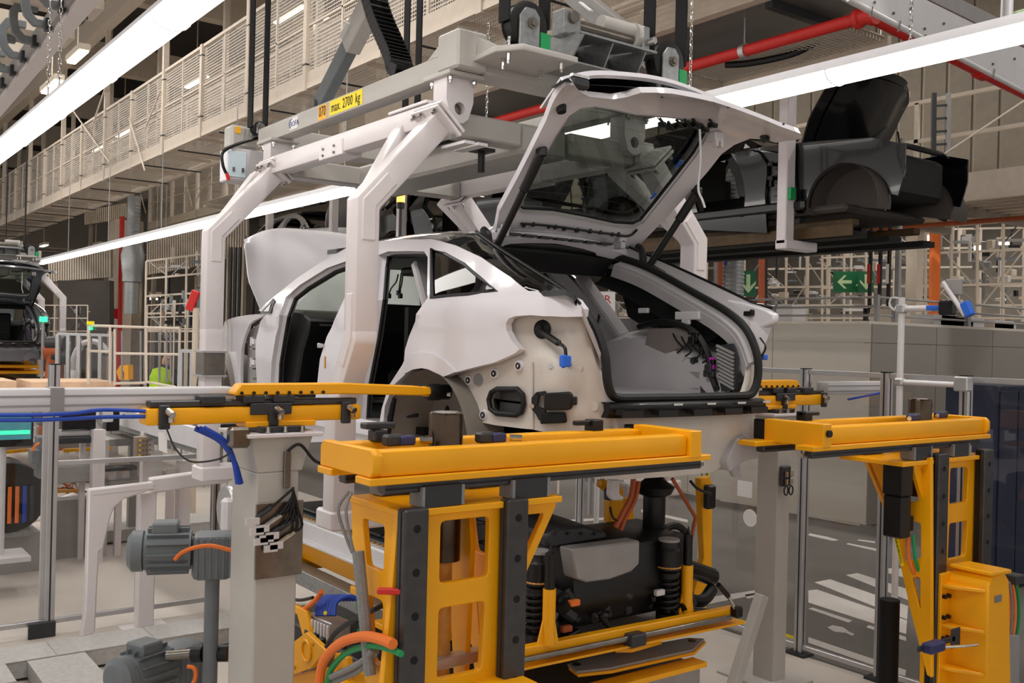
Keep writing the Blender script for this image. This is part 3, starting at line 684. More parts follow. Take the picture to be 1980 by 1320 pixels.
MB().tube([(-5.92, YC-.38, 2.24), (-5.72, YC-.38, 2.33)], [.035, .03], 12).build('steering_column', 'black', car)
MB().mm((-6.35, YC-.70, 1.68), (-4.5, YC+.70, 1.72)).build('cabin_floor', 'black_matt', car)
MB().mm((-5.9, YC-.15, 1.70), (-4.7, YC+.15, 1.98)).build('centre_tunnel', 'black_matt', car, bevel=.03)
MB().box((-4.95, YC+.02, 2.23), (.10, .60, .58)).build('seat_back_panel', 'black_matt', car, bevel=.03)
MB().box((-4.89, YC+.02, 2.13), (.004, .56, .008)).build('panel_seam', 'dark_grey', car)
MB().tube([(-6.35, YC-.6, 1.9), (-6.2, YC-.62, 1.82), (-6.0, YC-.6, 1.74)], .05, 10).build('foot_well_duct', 'dark_grey', car)
# overhead wiring hanging from the headliner
o = MB().box((-5.0, YC-.42, 2.60), (.28, .16, .05)).build('roof_console', 'black', car, bevel=.015)
for (pp) in ([(770, 530), (766, 545), (756, 558), (752, 572)], [(779, 530), (777, 548), (774, 560), (774, 572)], [(776, 528), (773, 550), (771, 566)]):
    P = [PY(a, b, YC-.42) for a, b in pp]; MB().tube(spline(P, 4), .005, 5).build('hanging_wire', 'black', o); MB().box(P[-1], (.025, .02, .03)).build('wire_plug', 'black', o)
MB().bar(PY(733, 531, YC-.5), PY(750, 520, YC-.5), .016, .016).build('yellow_tag', 'label_yellow', o)

# bonnet, standing open over the engine bay
rows = []
for i in range(13):
    t = i/12; z = 2.30+.77*t; X0 = hinterp(z, [2.30, 2.5, 2.75, 2.95, 3.07], [-6.80, -6.92, -7.08, -7.22, -7.36])
    r = []
    for j in range(21):
        s = j/10-1; w = interp(t, [0, .45, .85, .95, 1], [.66, .73, .70, .66, .56]); cr = .05*(1-s*s)+ (.022 if abs(s) < .62 else 0)*1
        r.append(V((X0-cr+.10*s*s*t, YC+w*s, z-.09*(abs(s)**3)*t)))
    rows.append(r)
bo = MB().slab(rows, V((.022, 0, -.004))).build('bonnet', 'car_white', car, smooth=60)
MB().grid([[p+V((-.02, 0, .0)) for p in r[2:-2]] for r in rows[1:-1]]).build('bonnet_inner', 'inner_grey', bo, smooth=60)
MB().tube([(-7.2, YC-.60, 2.1), (-7.1, YC-.62, 2.62)], .01, 6).build('bonnet_strut', 'black', bo)
MB().mm((-7.75, YC-.45, 1.75), (-6.5, YC+.45, 2.18)).build('engine_bay', 'black_matt', car, bevel=.05)
MB().tube([(-7.7, YC-.6, 2.22), (-7.78, YC-.3, 2.24), (-7.78, YC+.3, 2.24), (-7.7, YC+.6, 2.22)], .03, 8).build('front_crossmember', 'gap_grey', car)

# ---- tailgate, raised on two struts
GX = [-4.25, -4.10, -3.82, -3.55, -3.38, -3.22, -3.08]; GZ = [2.755, 2.882, 3.10, 3.305, 3.345, 3.33, 3.285]
def gz(X): return hinterp(X, GX, GZ)
def gate(px, py): p = hit(px, py, lambda p: p.z-gz(p.x), 3, 8); return V((p.x, p.y))
gfn = lambda u, v: V((u, v, gz(u)+.05*(1-((v-YC)/.7)**2)))
def gate(px, py): p = hit(px, py, lambda p: p.z-gz(p.x)-.05*(1-((p.y-YC)/.7)**2), 3, 8); return V((p.x, p.y))
GO = [(934, 462), (965, 410), (1000, 345), (1035, 275), (1056, 233), (1066, 205), (1080, 180), (1094, 164), (1108, 164), (1122, 178), (1140, 187), (1185, 192), (1215, 187), (1240, 179), (1300, 181), (1380, 197), (1450, 221), (1510, 245), (1548, 258), (1550, 266), (1540, 270), (1500, 276), (1480, 270), (1450, 268), (1420, 280), (1395, 298), (1370, 330), (1330, 375), (1290, 420), (1255, 455), (1232, 478), (1216, 486), (1150, 474), (1080, 464), (1000, 460), (950, 464)]
GH = [(1003, 402), (1018, 372), (1045, 318), (1075, 262), (1100, 225), (1122, 210), (1150, 206), (1180, 211), (1230, 222), (1290, 226), (1340, 232), (1362, 244), (1366, 262), (1345, 300), (1310, 345), (1268, 398), (1242, 430), (1225, 438), (1190, 436), (1130, 423), (1070, 412), (1012, 409)]
go = [gate(*p) for p in GO]; gh = [gate(*p) for p in GH]
tg = MB().panel(go, [gh], gfn, V((-.018, 0, .03)), step=.05).build('tailgate', 'car_white', car, smooth=40)
# rolled inner flange around the pane and pane itself
fl = [gfn(p.x, p.y) for p in gh]
MB().grid([[p+V((.006, 0, -.006)) for p in fl], [p+V((-.02, 0, .035)) for p in fl]], closed=True).build('pane_flange', 'gap_grey', tg, norm=False)
MB().tube([p+V((-.012, 0, .022)) for p in fl], .012, 6, closed=True).build('pane_gasket', 'black', tg)
cx = sum(p.x for p in gh)/len(gh); cy = sum(p.y for p in gh)/len(gh)
gp = [V((cx+(p.x-cx)*1.04, cy+(p.y-cy)*1.04)) for p in gh]
rg = MB().panel(gp, [], lambda u, v: gfn(u, v)+V((-.035, 0, .045)), V((-.004, 0, .005)), step=.09).build('rear_window', 'tint_glass', tg)
hw = MB()
for k in range(9):
    X = -4.06+.055*k; hw.tube([gfn(X, YC-.34+.085*j)+V((-.030, 0, .040)) for j in range(9)], .0007, 4)
tag(hw.build('heating_wires', 'dark_grey', rg), kind='stuff')
# outer skin behind: spoiler edge, dark gap, glossy band
ospt = [gate(*p) for p in [(1100, 152), (1140, 138), (1200, 130), (1260, 131), (1330, 145), (1400, 172), (1440, 195), (1470, 216)]]
osn = [(-3.47, -.64, 3.41), (-3.47, -.45, 3.475), (-3.46, -.2, 3.51), (-3.45, 0, 3.52), (-3.45, .2, 3.51), (-3.45, .42, 3.48), (-3.44, .62, 3.42)]
osp = spline([V((a, YC+b, c)) for a, b, c in osn], 4)
MB().slab([[p+V((-.20, (YC-p.y)*.06, -.10)) for p in osp], osp, [p+V((.012, 0, -.022)) for p in osp], [p+V((-.005, 0, -.034)) for p in osp]], V((-.012, 0, .004))).build('spoiler_skin', 'car_white', tg, smooth=50)
lip = spline([gfn(*q) for q in [gate(*p) for p in [(1105, 158), (1135, 187), (1185, 192), (1240, 179), (1300, 181), (1380, 197), (1450, 221)]]], 4)
n = len(osp); lp2 = [at(lip, i/(n-1)) for i in range(n)]
MB().slab([[osp[i]*.80+lp2[i]*.20+V((-.06, 0, -.03)) for i in range(n)], [osp[i]*.5+lp2[i]*.5+V((-.09, 0, -.01)) for i in range(n)], [osp[i]*.05+lp2[i]*.95+V((-.02, 0, .02)) for i in range(n)]], V((-.02, 0, 0))).build('spoiler_cavity', 'black', tg, smooth=60)
MB().slab([[osp[i]+V((-.03, 0, -.02)) for i in range(n)], [osp[i]*.80+lp2[i]*.20+V((-.065, 0, -.025)) for i in range(n)]], V((-.01, 0, 0))).build('spoiler_trim', 'gloss_black', tg, smooth=60)
q = gfn(*gate(1118, 172)); MB().box(q+V((0, .0, .025)), (.05, .11, .05)).build('lamp_socket', 'dark_grey', tg, bevel=.012); MB().box(q+V((.01, 0, .055)), (.02, .1, .012)).build('lamp_seal', 'chrome', tg)
# buffers, ball-stud plate, ducts, latch, wiring
for (a, b, sx) in ((1084, 208, .05), (1478, 264, .05)):
    q = gfn(*gate(a, b)); MB().cyl(q+V((0, 0, .01)), q+V((.01, 0, -.025)), .028, .022, 8).build('buffer', 'black', tg)
def strut(s, top):
    lowp = V((-4.09, YC+s*.555, 2.655))
    tp = V(top)
    o = MB().lathe(lowp, tp, [(0, .019), (.62, .019), (.63, .026), (.97, .026), (1, .012)][:5], 12).build('gas_strut', 'black', tg)
    MB().box(tp, (.07, .03, .05)).build('strut_bracket', 'black', o, bevel=.008); MB().box(lowp+V((.05, 0, -.02)), (.16, .035, .03), Matrix.Rotation(radians(24), 3, 'Y')).build('strut_bracket', 'black', o, bevel=.008)
    MB().tube(spline([lowp+V((-.05, 0, .02)), lowp+V((-.06, 0, .09)), lowp+V((-.1, 0, .12))], 4), .022, 8).build('cable_boot', 'black', o)
tl = gfn(*gate(1045, 283)); tr_ = gfn(*gate(1345, 362))
strut(-1, tl+V((.01, 0, -.03))); strut(1, tr_+V((.01, 0, -.03)))
dp = MB().tube(spline([gfn(*gate(*p))+V((0, 0, -.012)) for p in [(1008, 428), (1060, 432), (1120, 440), (1180, 448), (1215, 452), (1232, 440)]], 4), .007, 6).build('wire_loom', 'black', tg)
for (a, b) in ((1012, 434), (1030, 433), (1060, 437), (1073, 438), (1090, 441), (1115, 444), (1140, 446), (1160, 448), (1183, 452), (1195, 452)):
    q = gfn(*gate(a, b)); MB().cyl(q+V((0, 0, .01)), q+V((.005, 0, -.014)), random.uniform(.008, .014), n=8).build('clip', 'black', dp)
q = gfn(*gate(1383, 255)); lt = MB().box(q+V((0, 0, -.03)), (.07, .07, .05)).box(q+V((.02, -.02, -.06)), (.04, .02, .05)).box(q+V((.02, .02, -.06)), (.04, .02, .05)).build('latch', 'alu_white', tg, bevel=.006)
for k in range(7):
    a = gfn(*gate(1275+16*k, 232+random.uniform(-4, 10))); MB().tube(spline([a, a+V((.02, .03, -.04)), a+V((.0, .06, -.02))], 4), .007, 6).build('latch_wire', 'black', lt); MB().box(a+V((0, .02, -.03)), (.03, .03, .025)).build('connector', 'black', lt)
q = PY(1353, 250, YC+.25); MB().tube(spline([q, q+V((.01, 0, -.15)), q+V((.0, .0, -.3)), q+V((.02, .01, -.36)), q+V((.03, .02, -.40))], 5), .006, 6).build('hanging_cord', 'alu_white', lt)
for (a, b) in ((1252, 243), ): pass
for (a, b) in ((1318, 326), (1268, 388)): q = gfn(*gate(a, b))+V((-.02, 0, .03)); MB().box(q, (.05, .014, .006), Matrix.Rotation(radians(-38), 3, 'Y')).build('blue_tape', 'blue', rg)
for (a, b) in ((1280, 187), (1408, 207), (1515, 240)): q = gfn(*gate(a, b)); MB().cyl(q+V((0, 0, .004)), q+V((0, 0, -.004)), .006, n=8).build('drain_hole', 'black', tg)
# ================================================================== overhead hanger that carries the white car
hg = thing('car_hanger', 'pale grey overhead hanger with four bent arms around the white car', 'hanger', (-5.5, YC, 1.2))
def both_h(mb, name, m, **k):
    a = mb.build(name, m, hg, **k); b = mb.mirror(YC).build(name, m, hg, **k); return a, b
YB = 2.84; ZB = 3.655                                   # longitudinal main beam
XF, XRR = -6.86, -4.36
both_h(MB().bar((XF, YB, ZB), (XRR, YB, ZB), .12, .115), 'main_beam', 'beam_grey', bevel=.008, seg=2)
# raised rear corner block and cross beams
both_h(MB().mm((-4.40, YB-.10, 3.60), (-4.20, YB+.09, 3.80)), 'corner_block', 'beam_grey', bevel=.012)
both_h(MB().prism([(-4.40, YB-.06, 3.71), (-4.40, YB-.06, 3.79), (-4.56, YB-.06, 3.71)], (0, .12, 0)), 'corner_gusset', 'beam_grey')
MB().mm((-4.42, YB+.09, 3.60), (-4.22, 2*YC-YB-.09, 3.74)).build('cross_beam', 'beam_grey', hg, bevel=.01)
MB().mm((-6.95, YB-.05, 3.58), (-6.78, 2*YC-YB+.05, 3.72)).build('cross_beam', 'beam_grey', hg, bevel=.01)
# rear pulley plate (left) with bolts, pulley, guards
pl = MB().prism([(-4.22, YB+.0, 3.64), (-3.98, YB-.02, 3.64), (-3.86, YB+.06, 3.64), (-3.86, YB+.42, 3.64), (-4.22, YB+.42, 3.64)], (0, 0, .03))
for o in both_h(pl, 'pulley_plate', 'beam_grey', bevel=.004): pass
both_h(MB().prism([(-4.22, YB+.02, 3.67), (-4.22, YB+.02, 3.78), (-3.98, YB+.02, 3.67)], (0, .02, 0)), 'plate_gusset', 'beam_grey')
for (x, y) in ((-3.95, 2.88), (-4.05, 2.92), (-3.9, 3.18), (-4.1, 3.2)):
    both_h(MB().cyl((x, y, 3.60), (x, y, 3.64), .012, n=6).cyl((x, y, 3.585), (x, y, 3.60), .007, n=8), 'hex_bolt', 'chrome')
for (x, y) in ((-3.93, 2.87), (-3.98, 2.90)): both_h(MB().cyl((x, y, 3.67), (x, y, 3.70), .006, n=8).cyl((x, y, 3.70), (x, y, 3.712), .012, n=6), 'hex_bolt', 'chrome')
XP, HP, ZP = -3.95, .50, 3.79                           # rear pulleys
def pulley(s, x=XP, h=HP, z=ZP, wheel='rubber', k=1.0):
    c = V((x, YC+s*h, z))
    o = MB().lathe(c+V((-.045, 0, 0)), c+V((.045, 0, 0)), [(0, .10*k), (.08, .118*k), (.12, .108*k), (.88, .108*k), (.92, .118*k), (1, .10*k)], 28).build('pulley_wheel', wheel, hg)
    MB().cyl(c+V((.05, 0*k, 0*k)), c+V((.075, 0*k, 0*k)), .03, n=8).cyl(c+V((.075, 0*k, 0*k)), c+V((.085, 0*k, 0*k)), .018, n=6).build('axle', 'steel', o)
    MB().prism([c+V((.05, -.075*k, -.125*k)), c+V((.05, .05*k, -.125*k)), c+V((.05, .05*k, .04*k)), c+V((.05, .02*k, .075*k)), c+V((.05, -.04*k, .075*k)), c+V((.05, -.075*k, .03*k))], (.014, 0, 0)).build('cheek_plate', 'galv', o, bevel=.003)
    MB().prism([c+V((-.064, -.075*k, -.125*k)), c+V((-.064, .05*k, -.125*k)), c+V((-.064, .05*k, .04*k)), c+V((-.064, -.075*k, .04*k))], (.014, 0, 0)).build('cheek_plate', 'galv', o, bevel=.003)
    MB().mm(c+V((.02, -.02*k, -.125*k)), c+V((.06, .02*k, -.02*k))).mm(c+V((-.03, .06*k, -.125*k)), c+V((.06, .125*k, -.03*k))).build('guide_block', 'green', o, bevel=.004)
    return o
for s in (-1, 1): pulley(s)
# front pulleys on the front cross beam
for s in (-1, 1): pulley(s, -7.02, .66, 3.74, k=.40)
# sloped channel bracket with shock absorber on the rear cross beam
a0 = V((-4.0, YC+.02, 3.76)); 
ch = MB().prism([(-4.18, YC-.22, 3.66), (-3.92, YC-.22, 3.66), (-3.82, YC-.22, 3.78), (-4.0, YC-.22, 3.84), (-4.18, YC-.22, 3.84)], (0, .012, 0)).mm((-4.18, YC-.22, 3.66), (-4.165, YC+.33, 3.82)).mm((-4.18, YC-.22, 3.66), (-3.92, YC+.33, 3.672)).build('channel_bracket', 'galv', hg, bevel=.002)
MB().prism([(-4.18, YC-.22, 3.835), (-3.84, YC-.22, 3.79), (-3.84, YC+.33, 3.79), (-4.18, YC+.33, 3.835)], (0, 0, .012)).build('channel_lid', 'galv', ch)
for yy in (YC+.02, YC+.26): MB().prism([(-4.16, yy, 3.67), (-3.93, yy, 3.67), (-3.86, yy, 3.79), (-4.16, yy, 3.83)], (0, .008, 0)).build('stiffener', 'galv', ch)
MB().mm((-4.02, YC-.27, 3.80), (-3.92, YC-.15, 3.93)).build('end_block', 'galv', ch, bevel=.006)
MB().cyl((-3.915, YC-.21, 3.89), (-3.90, YC-.21, 3.89), .032, n=16).build('end_bore', 'steel', ch)
MB().cyl((-3.96, YC-.15, 3.875), (-3.96, YC+.27, 3.875), .028, n=12).build('damper_rod', 'steel', ch)
MB().cyl((-3.96, YC+.02, 3.925), (-3.96, YC+.25, 3.925), .04, n=14).cyl((-3.96, YC+.25, 3.9), (-3.96, YC+.28, 3.9), .07, n=14).build('damper_body', 'beam_grey', ch)
MB().mm((-4.0, YC+.28, 3.80), (-3.9, YC+.335, 3.95)).build('end_block', 'galv', ch, bevel=.008)
MB().cyl((-3.9, YC+.31, 3.86), (-3.84, YC+.31, 3.86), .02, n=6).build('hex_bolt', 'chrome', ch)
# hinge brackets under the main beams with bores
def bracket(x0, x1):
    top = 3.598
    o = MB().mm((x0-.03, YB-.10, top-.02), (x1+.03, YB+.10, top)).build('bracket_plate', 'beam_grey', hg, bevel=.003)
    P = [(x0, top-.02), (x1, top-.02), (x1, top-.14), (x1-.05, top-.235), ((x0+x1)/2+.03, top-.262), ((x0+x1)/2-.03, top-.262), (x0+.05, top-.235), (x0, top-.14)]
    return o, P
for s in (0, 1):
    for (x0, cap) in ((-4.42, 1), (-6.72, 0)):
        top = 3.598; yy = YB-.085 if s == 0 else 2*YC-YB+.085; sg = 1 if s == 0 else -1; yc = yy+sg*.085
        o = MB().mm((x0-.10, yc-.11, top-.022), (x0+.16, yc+.11, top)).build('bracket_plate', 'beam_grey', hg, bevel=.003)
        # bracket lies across the beam: plate normal to x
        P = [(yc-.085, top-.022), (yc+.085, top-.022), (yc+.085, top-.14), (yc+.055, top-.23), (yc+.02, top-.255), (yc-.02, top-.255), (yc-.055, top-.23), (yc-.085, top-.14)]
        bore = [(yc+.034*cos(i*pi/8), top-.18+.034*sin(i*pi/8)) for i in range(16)]
        b_ = MB().panel(P, [bore], lambda u, v: V((x0+.10, u, v)), V((-.13, 0, 0))).build('hinge_bracket', 'arm_white', o, bevel=0)
        MB().cyl((x0+.06, yc, top-.18), (x0-.5, yc, top-.18), .033, n=20).build('pivot_pin', 'steel', b_)
        for dy in (-.075, .075):
            for dx in (-.06, .12): MB().cyl((x0+dx, yc+dy, top-.045), (x0+dx, yc+dy, top-.022), .013, n=6).cyl((x0+dx, yc+dy, top-.06), (x0+dx, yc+dy, top-.045), .007, n=8).build('hex_bolt', 'chrome', o)
# torque tube between the arms
YT = 2.72; ZT = 3.365
both_h(MB().bar((-6.40, YT, ZT), (-4.33, YT, ZT), .12, .12), 'torque_tube', 'arm_white', bevel=.012, seg=2)
both_h(MB().mm((-5.62, YT-.066, ZT-.075), (-5.30, YT+.066, ZT+.02)), 'joint_sleeve', 'arm_white', bevel=.004)
for dx in (-.1, 0.05):
    for dz in (-.01, -.05): both_h(MB().cyl((-5.46+dx, YT-.075, ZT+dz), (-5.46+dx, YT-.064, ZT+dz), .009, n=6), 'hex_bolt', 'steel')
for x in (-4.33, -6.43):
    R = [(x-.10, YT-.10, ZT+.085), (x+.10, YT-.10, ZT+.085)]
    # flange plates at the arm head, tilted with the arm
    d = (V((0, 2.29, 2.86))-V((0, 2.74, 3.36))).normalized(); nrm = V((0, -d.z, d.y))
    c = V((x, 2.70, 3.315))
    for k in (0, .03):
        q = c+V((0, 0, 0))-d*(.0+k)
        both_h(MB().bar(q-nrm*.10, q+nrm*.10, .26, .018, d), 'flange_plate', 'arm_white', bevel=.003)
    for sx in (-.1, -.03, .1):
        for sn in (-.08, .08):
            p = c+nrm*sn+V((sx, 0, 0)); both_h(MB().cyl(p+d*.012, p+d*.03, .014, n=6).cyl(p+d*.03, p+d*.045, .008, n=8), 'hex_bolt', 'chrome')
both_h(MB().bar((-4.75, YT-.005, ZT+.068), (-4.35, YT-.005, ZT+.068), .13, .016), 'top_strap', 'arm_white', bevel=.003)
# bent arms
def arm(x, lean):
    up_ = [V((x, 2.735, 3.345)), V((x, 2.29, 2.86)), V((x, 2.29, 2.22))]
    b = MB().sweep(up_, .125, .125, (1, 0, 0))
    lo = [V((x, 2.29, 2.24)), V((x, 2.29, 2.19)), V((x-lean, 2.29, 1.86)), V((x-lean, 2.29, 1.28))]
    a, c_ = both_h(b, 'arm', 'arm_white', bevel=.012, seg=2)
    for (o, mir) in ((a, False), (c_, True)):
        mk = (lambda mb: mb.mirror(YC)) if mir else (lambda mb: mb)
        mk(MB().sweep(lo, .125, .122, (0, 1, 0))).build('lower_leg', 'arm_white', o, bevel=.012, seg=2)
        # wrap-around doubler plates at the knee
        pth = [V((x, 2.42, 3.0)), V((x, 2.29, 2.86)), V((x, 2.29, 2.67))]
        mk(MB().sweep(pth, .085, .138, (1, 0, 0)).moved((0, 0, 0))).build('doubler_plate', 'arm_white', o, bevel=.01)
        if lean:
            mk(MB().sweep([V((x, 2.29, 2.42)), V((x, 2.29, 2.20)), V((x-lean*.4, 2.29, 2.06))], .075, .136, (0, 1, 0))).build('doubler_plate', 'arm_white', o, bevel=.01)
        else:
            mk(MB().box((x, 2.29, 2.0), (.15, .15, .16))).build('clamp_plate', 'steel', o, bevel=.006)
            mk(MB().box((x, 2.29, 2.08), (.17, .17, .012)).box((x, 2.29, 1.92), (.17, .17, .012))).build('clamp_flange', 'alu', o)
        mk(MB().mm((x-lean-.12, 2.22, 1.22), (x-lean+.075, 2.70, 1.32))).build('support_foot', 'arm_white', o, bevel=.012)
        mk(MB().mm((x-lean-.12 if lean else x-.05, 2.61, 1.32), (x-lean+.0-.05 if lean else x+.05, 2.70, 1.638))).build('support_pin', 'arm_white', o, bevel=.01)
arm(-4.33, .19); arm(-6.43, 0)
# diagonal braces from the arms up to the torque tube
both_h(MB().bar((-4.66, 2.70, 3.33), (-4.36, 2.33, 2.90), .095, .095, (1, 0, 0)), 'arm_brace', 'arm_white', bevel=.012, seg=2)
both_h(MB().bar((-6.70, 2.70, 3.33), (-6.46, 2.33, 2.90), .095, .095, (1, 0, 0)), 'arm_brace', 'arm_white', bevel=.012, seg=2)
# lower cross tubes and the central plate between the torque tubes
both_h(MB().mm((-4.52, YT+.06, 3.29), (-4.38, 3.30, 3.42)), 'cross_tube', 'beam_grey', bevel=.01)
MB().mm((-6.40, 3.30, 3.26), (-4.40, 3.65, 3.43)).build('centre_tube', 'beam_grey', hg, bevel=.02)
MB().mm((-6.45, YT+.06, 3.29), (-6.30, 2*YC-YT-.06, 3.42)).build('cross_tube', 'beam_grey', hg, bevel=.01)
MB().mm((-5.7, YC-.45, 3.46), (-4.95, YC+.45, 3.475)).build('tray', 'galv', hg)
cl = MB().box((-4.42, YC-.42, 3.24), (.10, .12, .02)).build('clamp_head', 'black', hg, bevel=.004); MB().cyl((-4.42, YC-.42, 3.12), (-4.42, YC-.42, 3.23), .02, n=10).build('clamp_stem', 'black', cl)
for k in range(2): MB().box((-4.18-.0*k, YT+.02+.08*k, 3.19), (.22, .06, .015)).build('reflector', 'alu_white', hg)
# electrical box at the front end with cover, clips and cable
bx0 = V((-7.06, 2.72, 3.36))
eb = MB().mm(bx0+V((-.20, -.10, -.02)), bx0+V((.02, .16, .22))).build('control_box', 'alu_white', hg, bevel=.008)
MB().mm(bx0+V((.0, -.12, .0)), bx0+V((.03, .02, .19))).build('box_cover', 'turquoise', eb, bevel=.004)
MB().mm(bx0+V((-.19, -.08, .23)), bx0+V((-.03, .14, .40))).build('upper_box', 'beam_grey', eb, bevel=.02)
MB().box(bx0+V((-.027, -.03, .36)), (.006, .04, .05)).build('warning_sticker', 'label_orange', eb)
for dy in (-.08, -.01): MB().box(bx0+V((.035, dy, .055)), (.02, .014, .03)).build('cover_clip', 'steel', eb)
MB().tube(spline([bx0+V((.03, .22, .36)), bx0+V((.04, .1, .31)), bx0+V((.04, -.06, .24)), bx0+V((.03, -.16, .17)), bx0+V((.03, -.16, .08)), bx0+V((.02, -.13, .02))], 6), .012, 8).build('black_cable', 'black', eb)
MB().bar(bx0+V((.03, -.13, .02)), bx0+V((.03, -.115, -.03)), .02, .02).build('red_plug', 'red', eb)
# beam lettering
yn = YB-.0602
o = MB().mm((-5.98, yn-.0015, 3.60), (-5.44, yn, 3.70))
def beam_sign(px0, px1, y0, y1): return None
s0 = PY(638, 205, yn); s1 = PY(701, 185, yn)
sg = MB().mm((s0.x, yn-.002, ZB-.046), (s1.x, yn, ZB+.046)).build('load_sign', 'label_yellow', hg)
for wd, fx in (('max.', .20), ('2700', .565), ('kg', .87)): MB().text(wd, (s0.x+(s1.x-s0.x)*fx, yn-.002, ZB), EX, EZ, .088, sx=.78).build('load_text', 'print_black', sg)
n0 = PY(616, 215, yn); n1 = PY(632, 210, yn)
sg = MB().mm((n0.x, yn-.002, ZB-.05), (n1.x, yn, ZB+.045)).build('number_sign', 'label_orange', hg)
MB().text('070', ((n0.x+n1.x)/2, yn-.002, ZB), EX, EZ, .095, sx=.72).build('number_text', 'print_black', sg)
n0 = PY(561, 240, yn); n1 = PY(576, 235, yn)
sg = MB().mm((n0.x, yn-.002, ZB-.04), (n1.x, yn, ZB+.04)).build('maker_sign', 'print_white', hg)
MB().text('ROFA', ((n0.x+n1.x)/2+.012, yn-.002, ZB-.005), EX, EZ, .052).build('maker_text', 'print_blue', sg)
MB().tube([V(((n0.x+n1.x)/2-.02, yn-.003, ZB))+V((.05*cos(a), 0, .034*sin(a))) for a in [radians(100+i*14) for i in range(11)]], .003, 5).build('maker_arc', 'print_blue', sg)

# ---- belts, scissor bars and energy chain above the hanger (they carry on up to the trolley)
def belt(x, y, z0, lab):
    tag(MB().bar((x, y, z0), (x, y, 6.2), .012, .085, EX).build('lifting_belt', 'black_matt'), lab, 'belt', 'lifting belts of the near hanger')
for s, nm in ((-1, 'near side'), (1, 'far side')):
    for k, side_ in ((-1, 'left'), (1, 'right')):
        belt(XP, YC+s*HP+k*.126, ZP, 'black lifting belt, %s strand of the rear %s pulley' % (side_, nm))
        belt(-7.02, YC+s*.66+k*.058, 3.74, 'black lifting belt, %s strand of the front %s pulley' % (side_, nm))
for (p, q, yy, lab) in (((618, 205), (742, -40), YC-.05, 'grey scissor bar rising to the right above the hanger sign'), ((1270, 118), (1085, -30), YC+.85, 'grey scissor bar rising to the left above the rear damper')):
    a = PY(*p, yy); b = PY(*q, yy); d = (b-a).normalized()
    t = thing('scissor_bar', lab, 'bar', a, 'scissor bars of the near hanger')
    MB().bar(a-d*.05, b+d*.6, .14, .09, EY).build('bar_tube', 'motor_grey' if p[0] < 1000 else 'gap_grey', t, bevel=.008)
    if p[0] < 1000: MB().bar(a+d*.62, b+d*.6, .18, .12, EY).build('bar_sleeve', 'beam_grey', t, bevel=.01)
    MB().cyl(a+V((0, -.07, 0)), a+V((0, .07, 0)), .05, n=14).build('bar_pin', 'steel', t)
    MB().bar(a+d*.66+V((.0, -.095, .02)), a+d*.8+V((0, -.095, .02)), .01, .03, EY).build('name_plate', 'print_white', t)
ec = thing('energy_chain', 'black cable drag chain hanging down to the hanger beam', 'cable chain', PY(775, 130, 2.95))
P = spline([PY(a, b, 2.95) for a, b in ((716, -30), (733, 30), (752, 75), (768, 112), (773, 132), (785, 142))], 5)
for i in range(len(P)-1):
    d = P[i+1]-P[i]; c = (P[i]+P[i+1])/2; n_ = V((d.z, 0, -d.x)).normalized()
    l = MB().bar(P[i], P[i+1]-d*.05, .008, .075, n_).moved((0, -.07, 0)).build('link', 'black', ec)
    MB().bar(P[i], P[i+1]-d*.05, .008, .075, n_).moved((0, .07, 0)).build('link', 'black', ec)
    MB().bar(c+V((0, -.07, 0))+n_*.03, c+V((0, .07, 0))+n_*.03, .03, .006, d).build('crossbar', 'black', ec)
    MB().bar(c+V((0, -.07, 0))-n_*.03, c+V((0, .07, 0))-n_*.03, .03, .006, d).build('crossbar', 'black', ec)
# trolley rails the hanger travels on
for s, nm in ((-1, 'near'), (1, 'far')):
    tag(MB().mm((-32, YC+s*.62-.08, 6.2), (4, YC+s*.62+.08, 6.42)).build('trolley_rail', 'beam_grey'), 'grey overhead trolley rail above the hanger, %s side' % nm, 'rail', 'overhead trolley rails')
# ---- strip lights left and right of the line
def striplight(Y, z, x0, x1, lab, n):
    t = thing('strip_light', lab, 'light', ((x0+x1)/2, Y, z-.06), 'strip lights along the assembly line')
    MB().prism([(x0, Y-.08, z+.085), (x0, Y+.08, z+.085), (x0, Y+.115, z+.02), (x0, Y-.115, z+.02)], (x1-x0, 0, 0)).build('housing', 'alu_white', t)
    L = (x1-x0)/n
    for k in range(n):
        a = x0+k*L
        MB().prism([(a+.004, Y+.11*cos(q), z+.02-.075*sin(q)) for q in [pi*i/8 for i in range(9)]], (L-.008, 0, 0)).build('diffuser', 'tube_light', t, smooth=60)
        c_ = MB()
        c_.tube([(a, Y+.113*cos(q), z+.02-.078*sin(q)) for q in [pi*i/8 for i in range(9)]], .006, 5).build('joint_ring', 'alu_white', t)
    return t
ZL = 3.90
striplight(1.68, ZL+.02, -27.8, -1.0, 'glowing strip light running across the upper left corner', 18)
striplight(5.30, ZL+.02, -27.4, -0.8, 'glowing strip light running behind the car to the upper right corner', 18)
def chain(x, y, z0, z1, lab):
    t = thing('suspension_chain', lab, 'chain', (x, y, z0), 'chains holding the strip lights')
    n = int((z1-z0)/.05); zig = MB()
    me = None
    for k in range(n):
        z = z0+.05*k
        if me is None:
            o = MB().tube([V((x+.011*cos(a), y, z+.03*sin(a)+.025)) for a in [2*pi*i/8 for i in range(8)]], .004, 4, closed=True).build('link', 'chrome', t); me = o.data
            o2 = MB().tube([V((x, y+.011*cos(a), z+.03*sin(a)+.025)) for a in [2*pi*i/8 for i in range(8)]], .004, 4, closed=True).build('link', 'chrome', t); me2 = o2.data
            o2.location.z = .05
        elif k > 1:
            o = bpy.data.objects.new('link', me if k % 2 == 0 else me2); C.objects.link(o); o.parent = t; o.location = (0, 0, .05*k)
chain(-3.25, 5.30, ZL+.1, 4.75, 'chain on the strip light beside the red pipe corner')
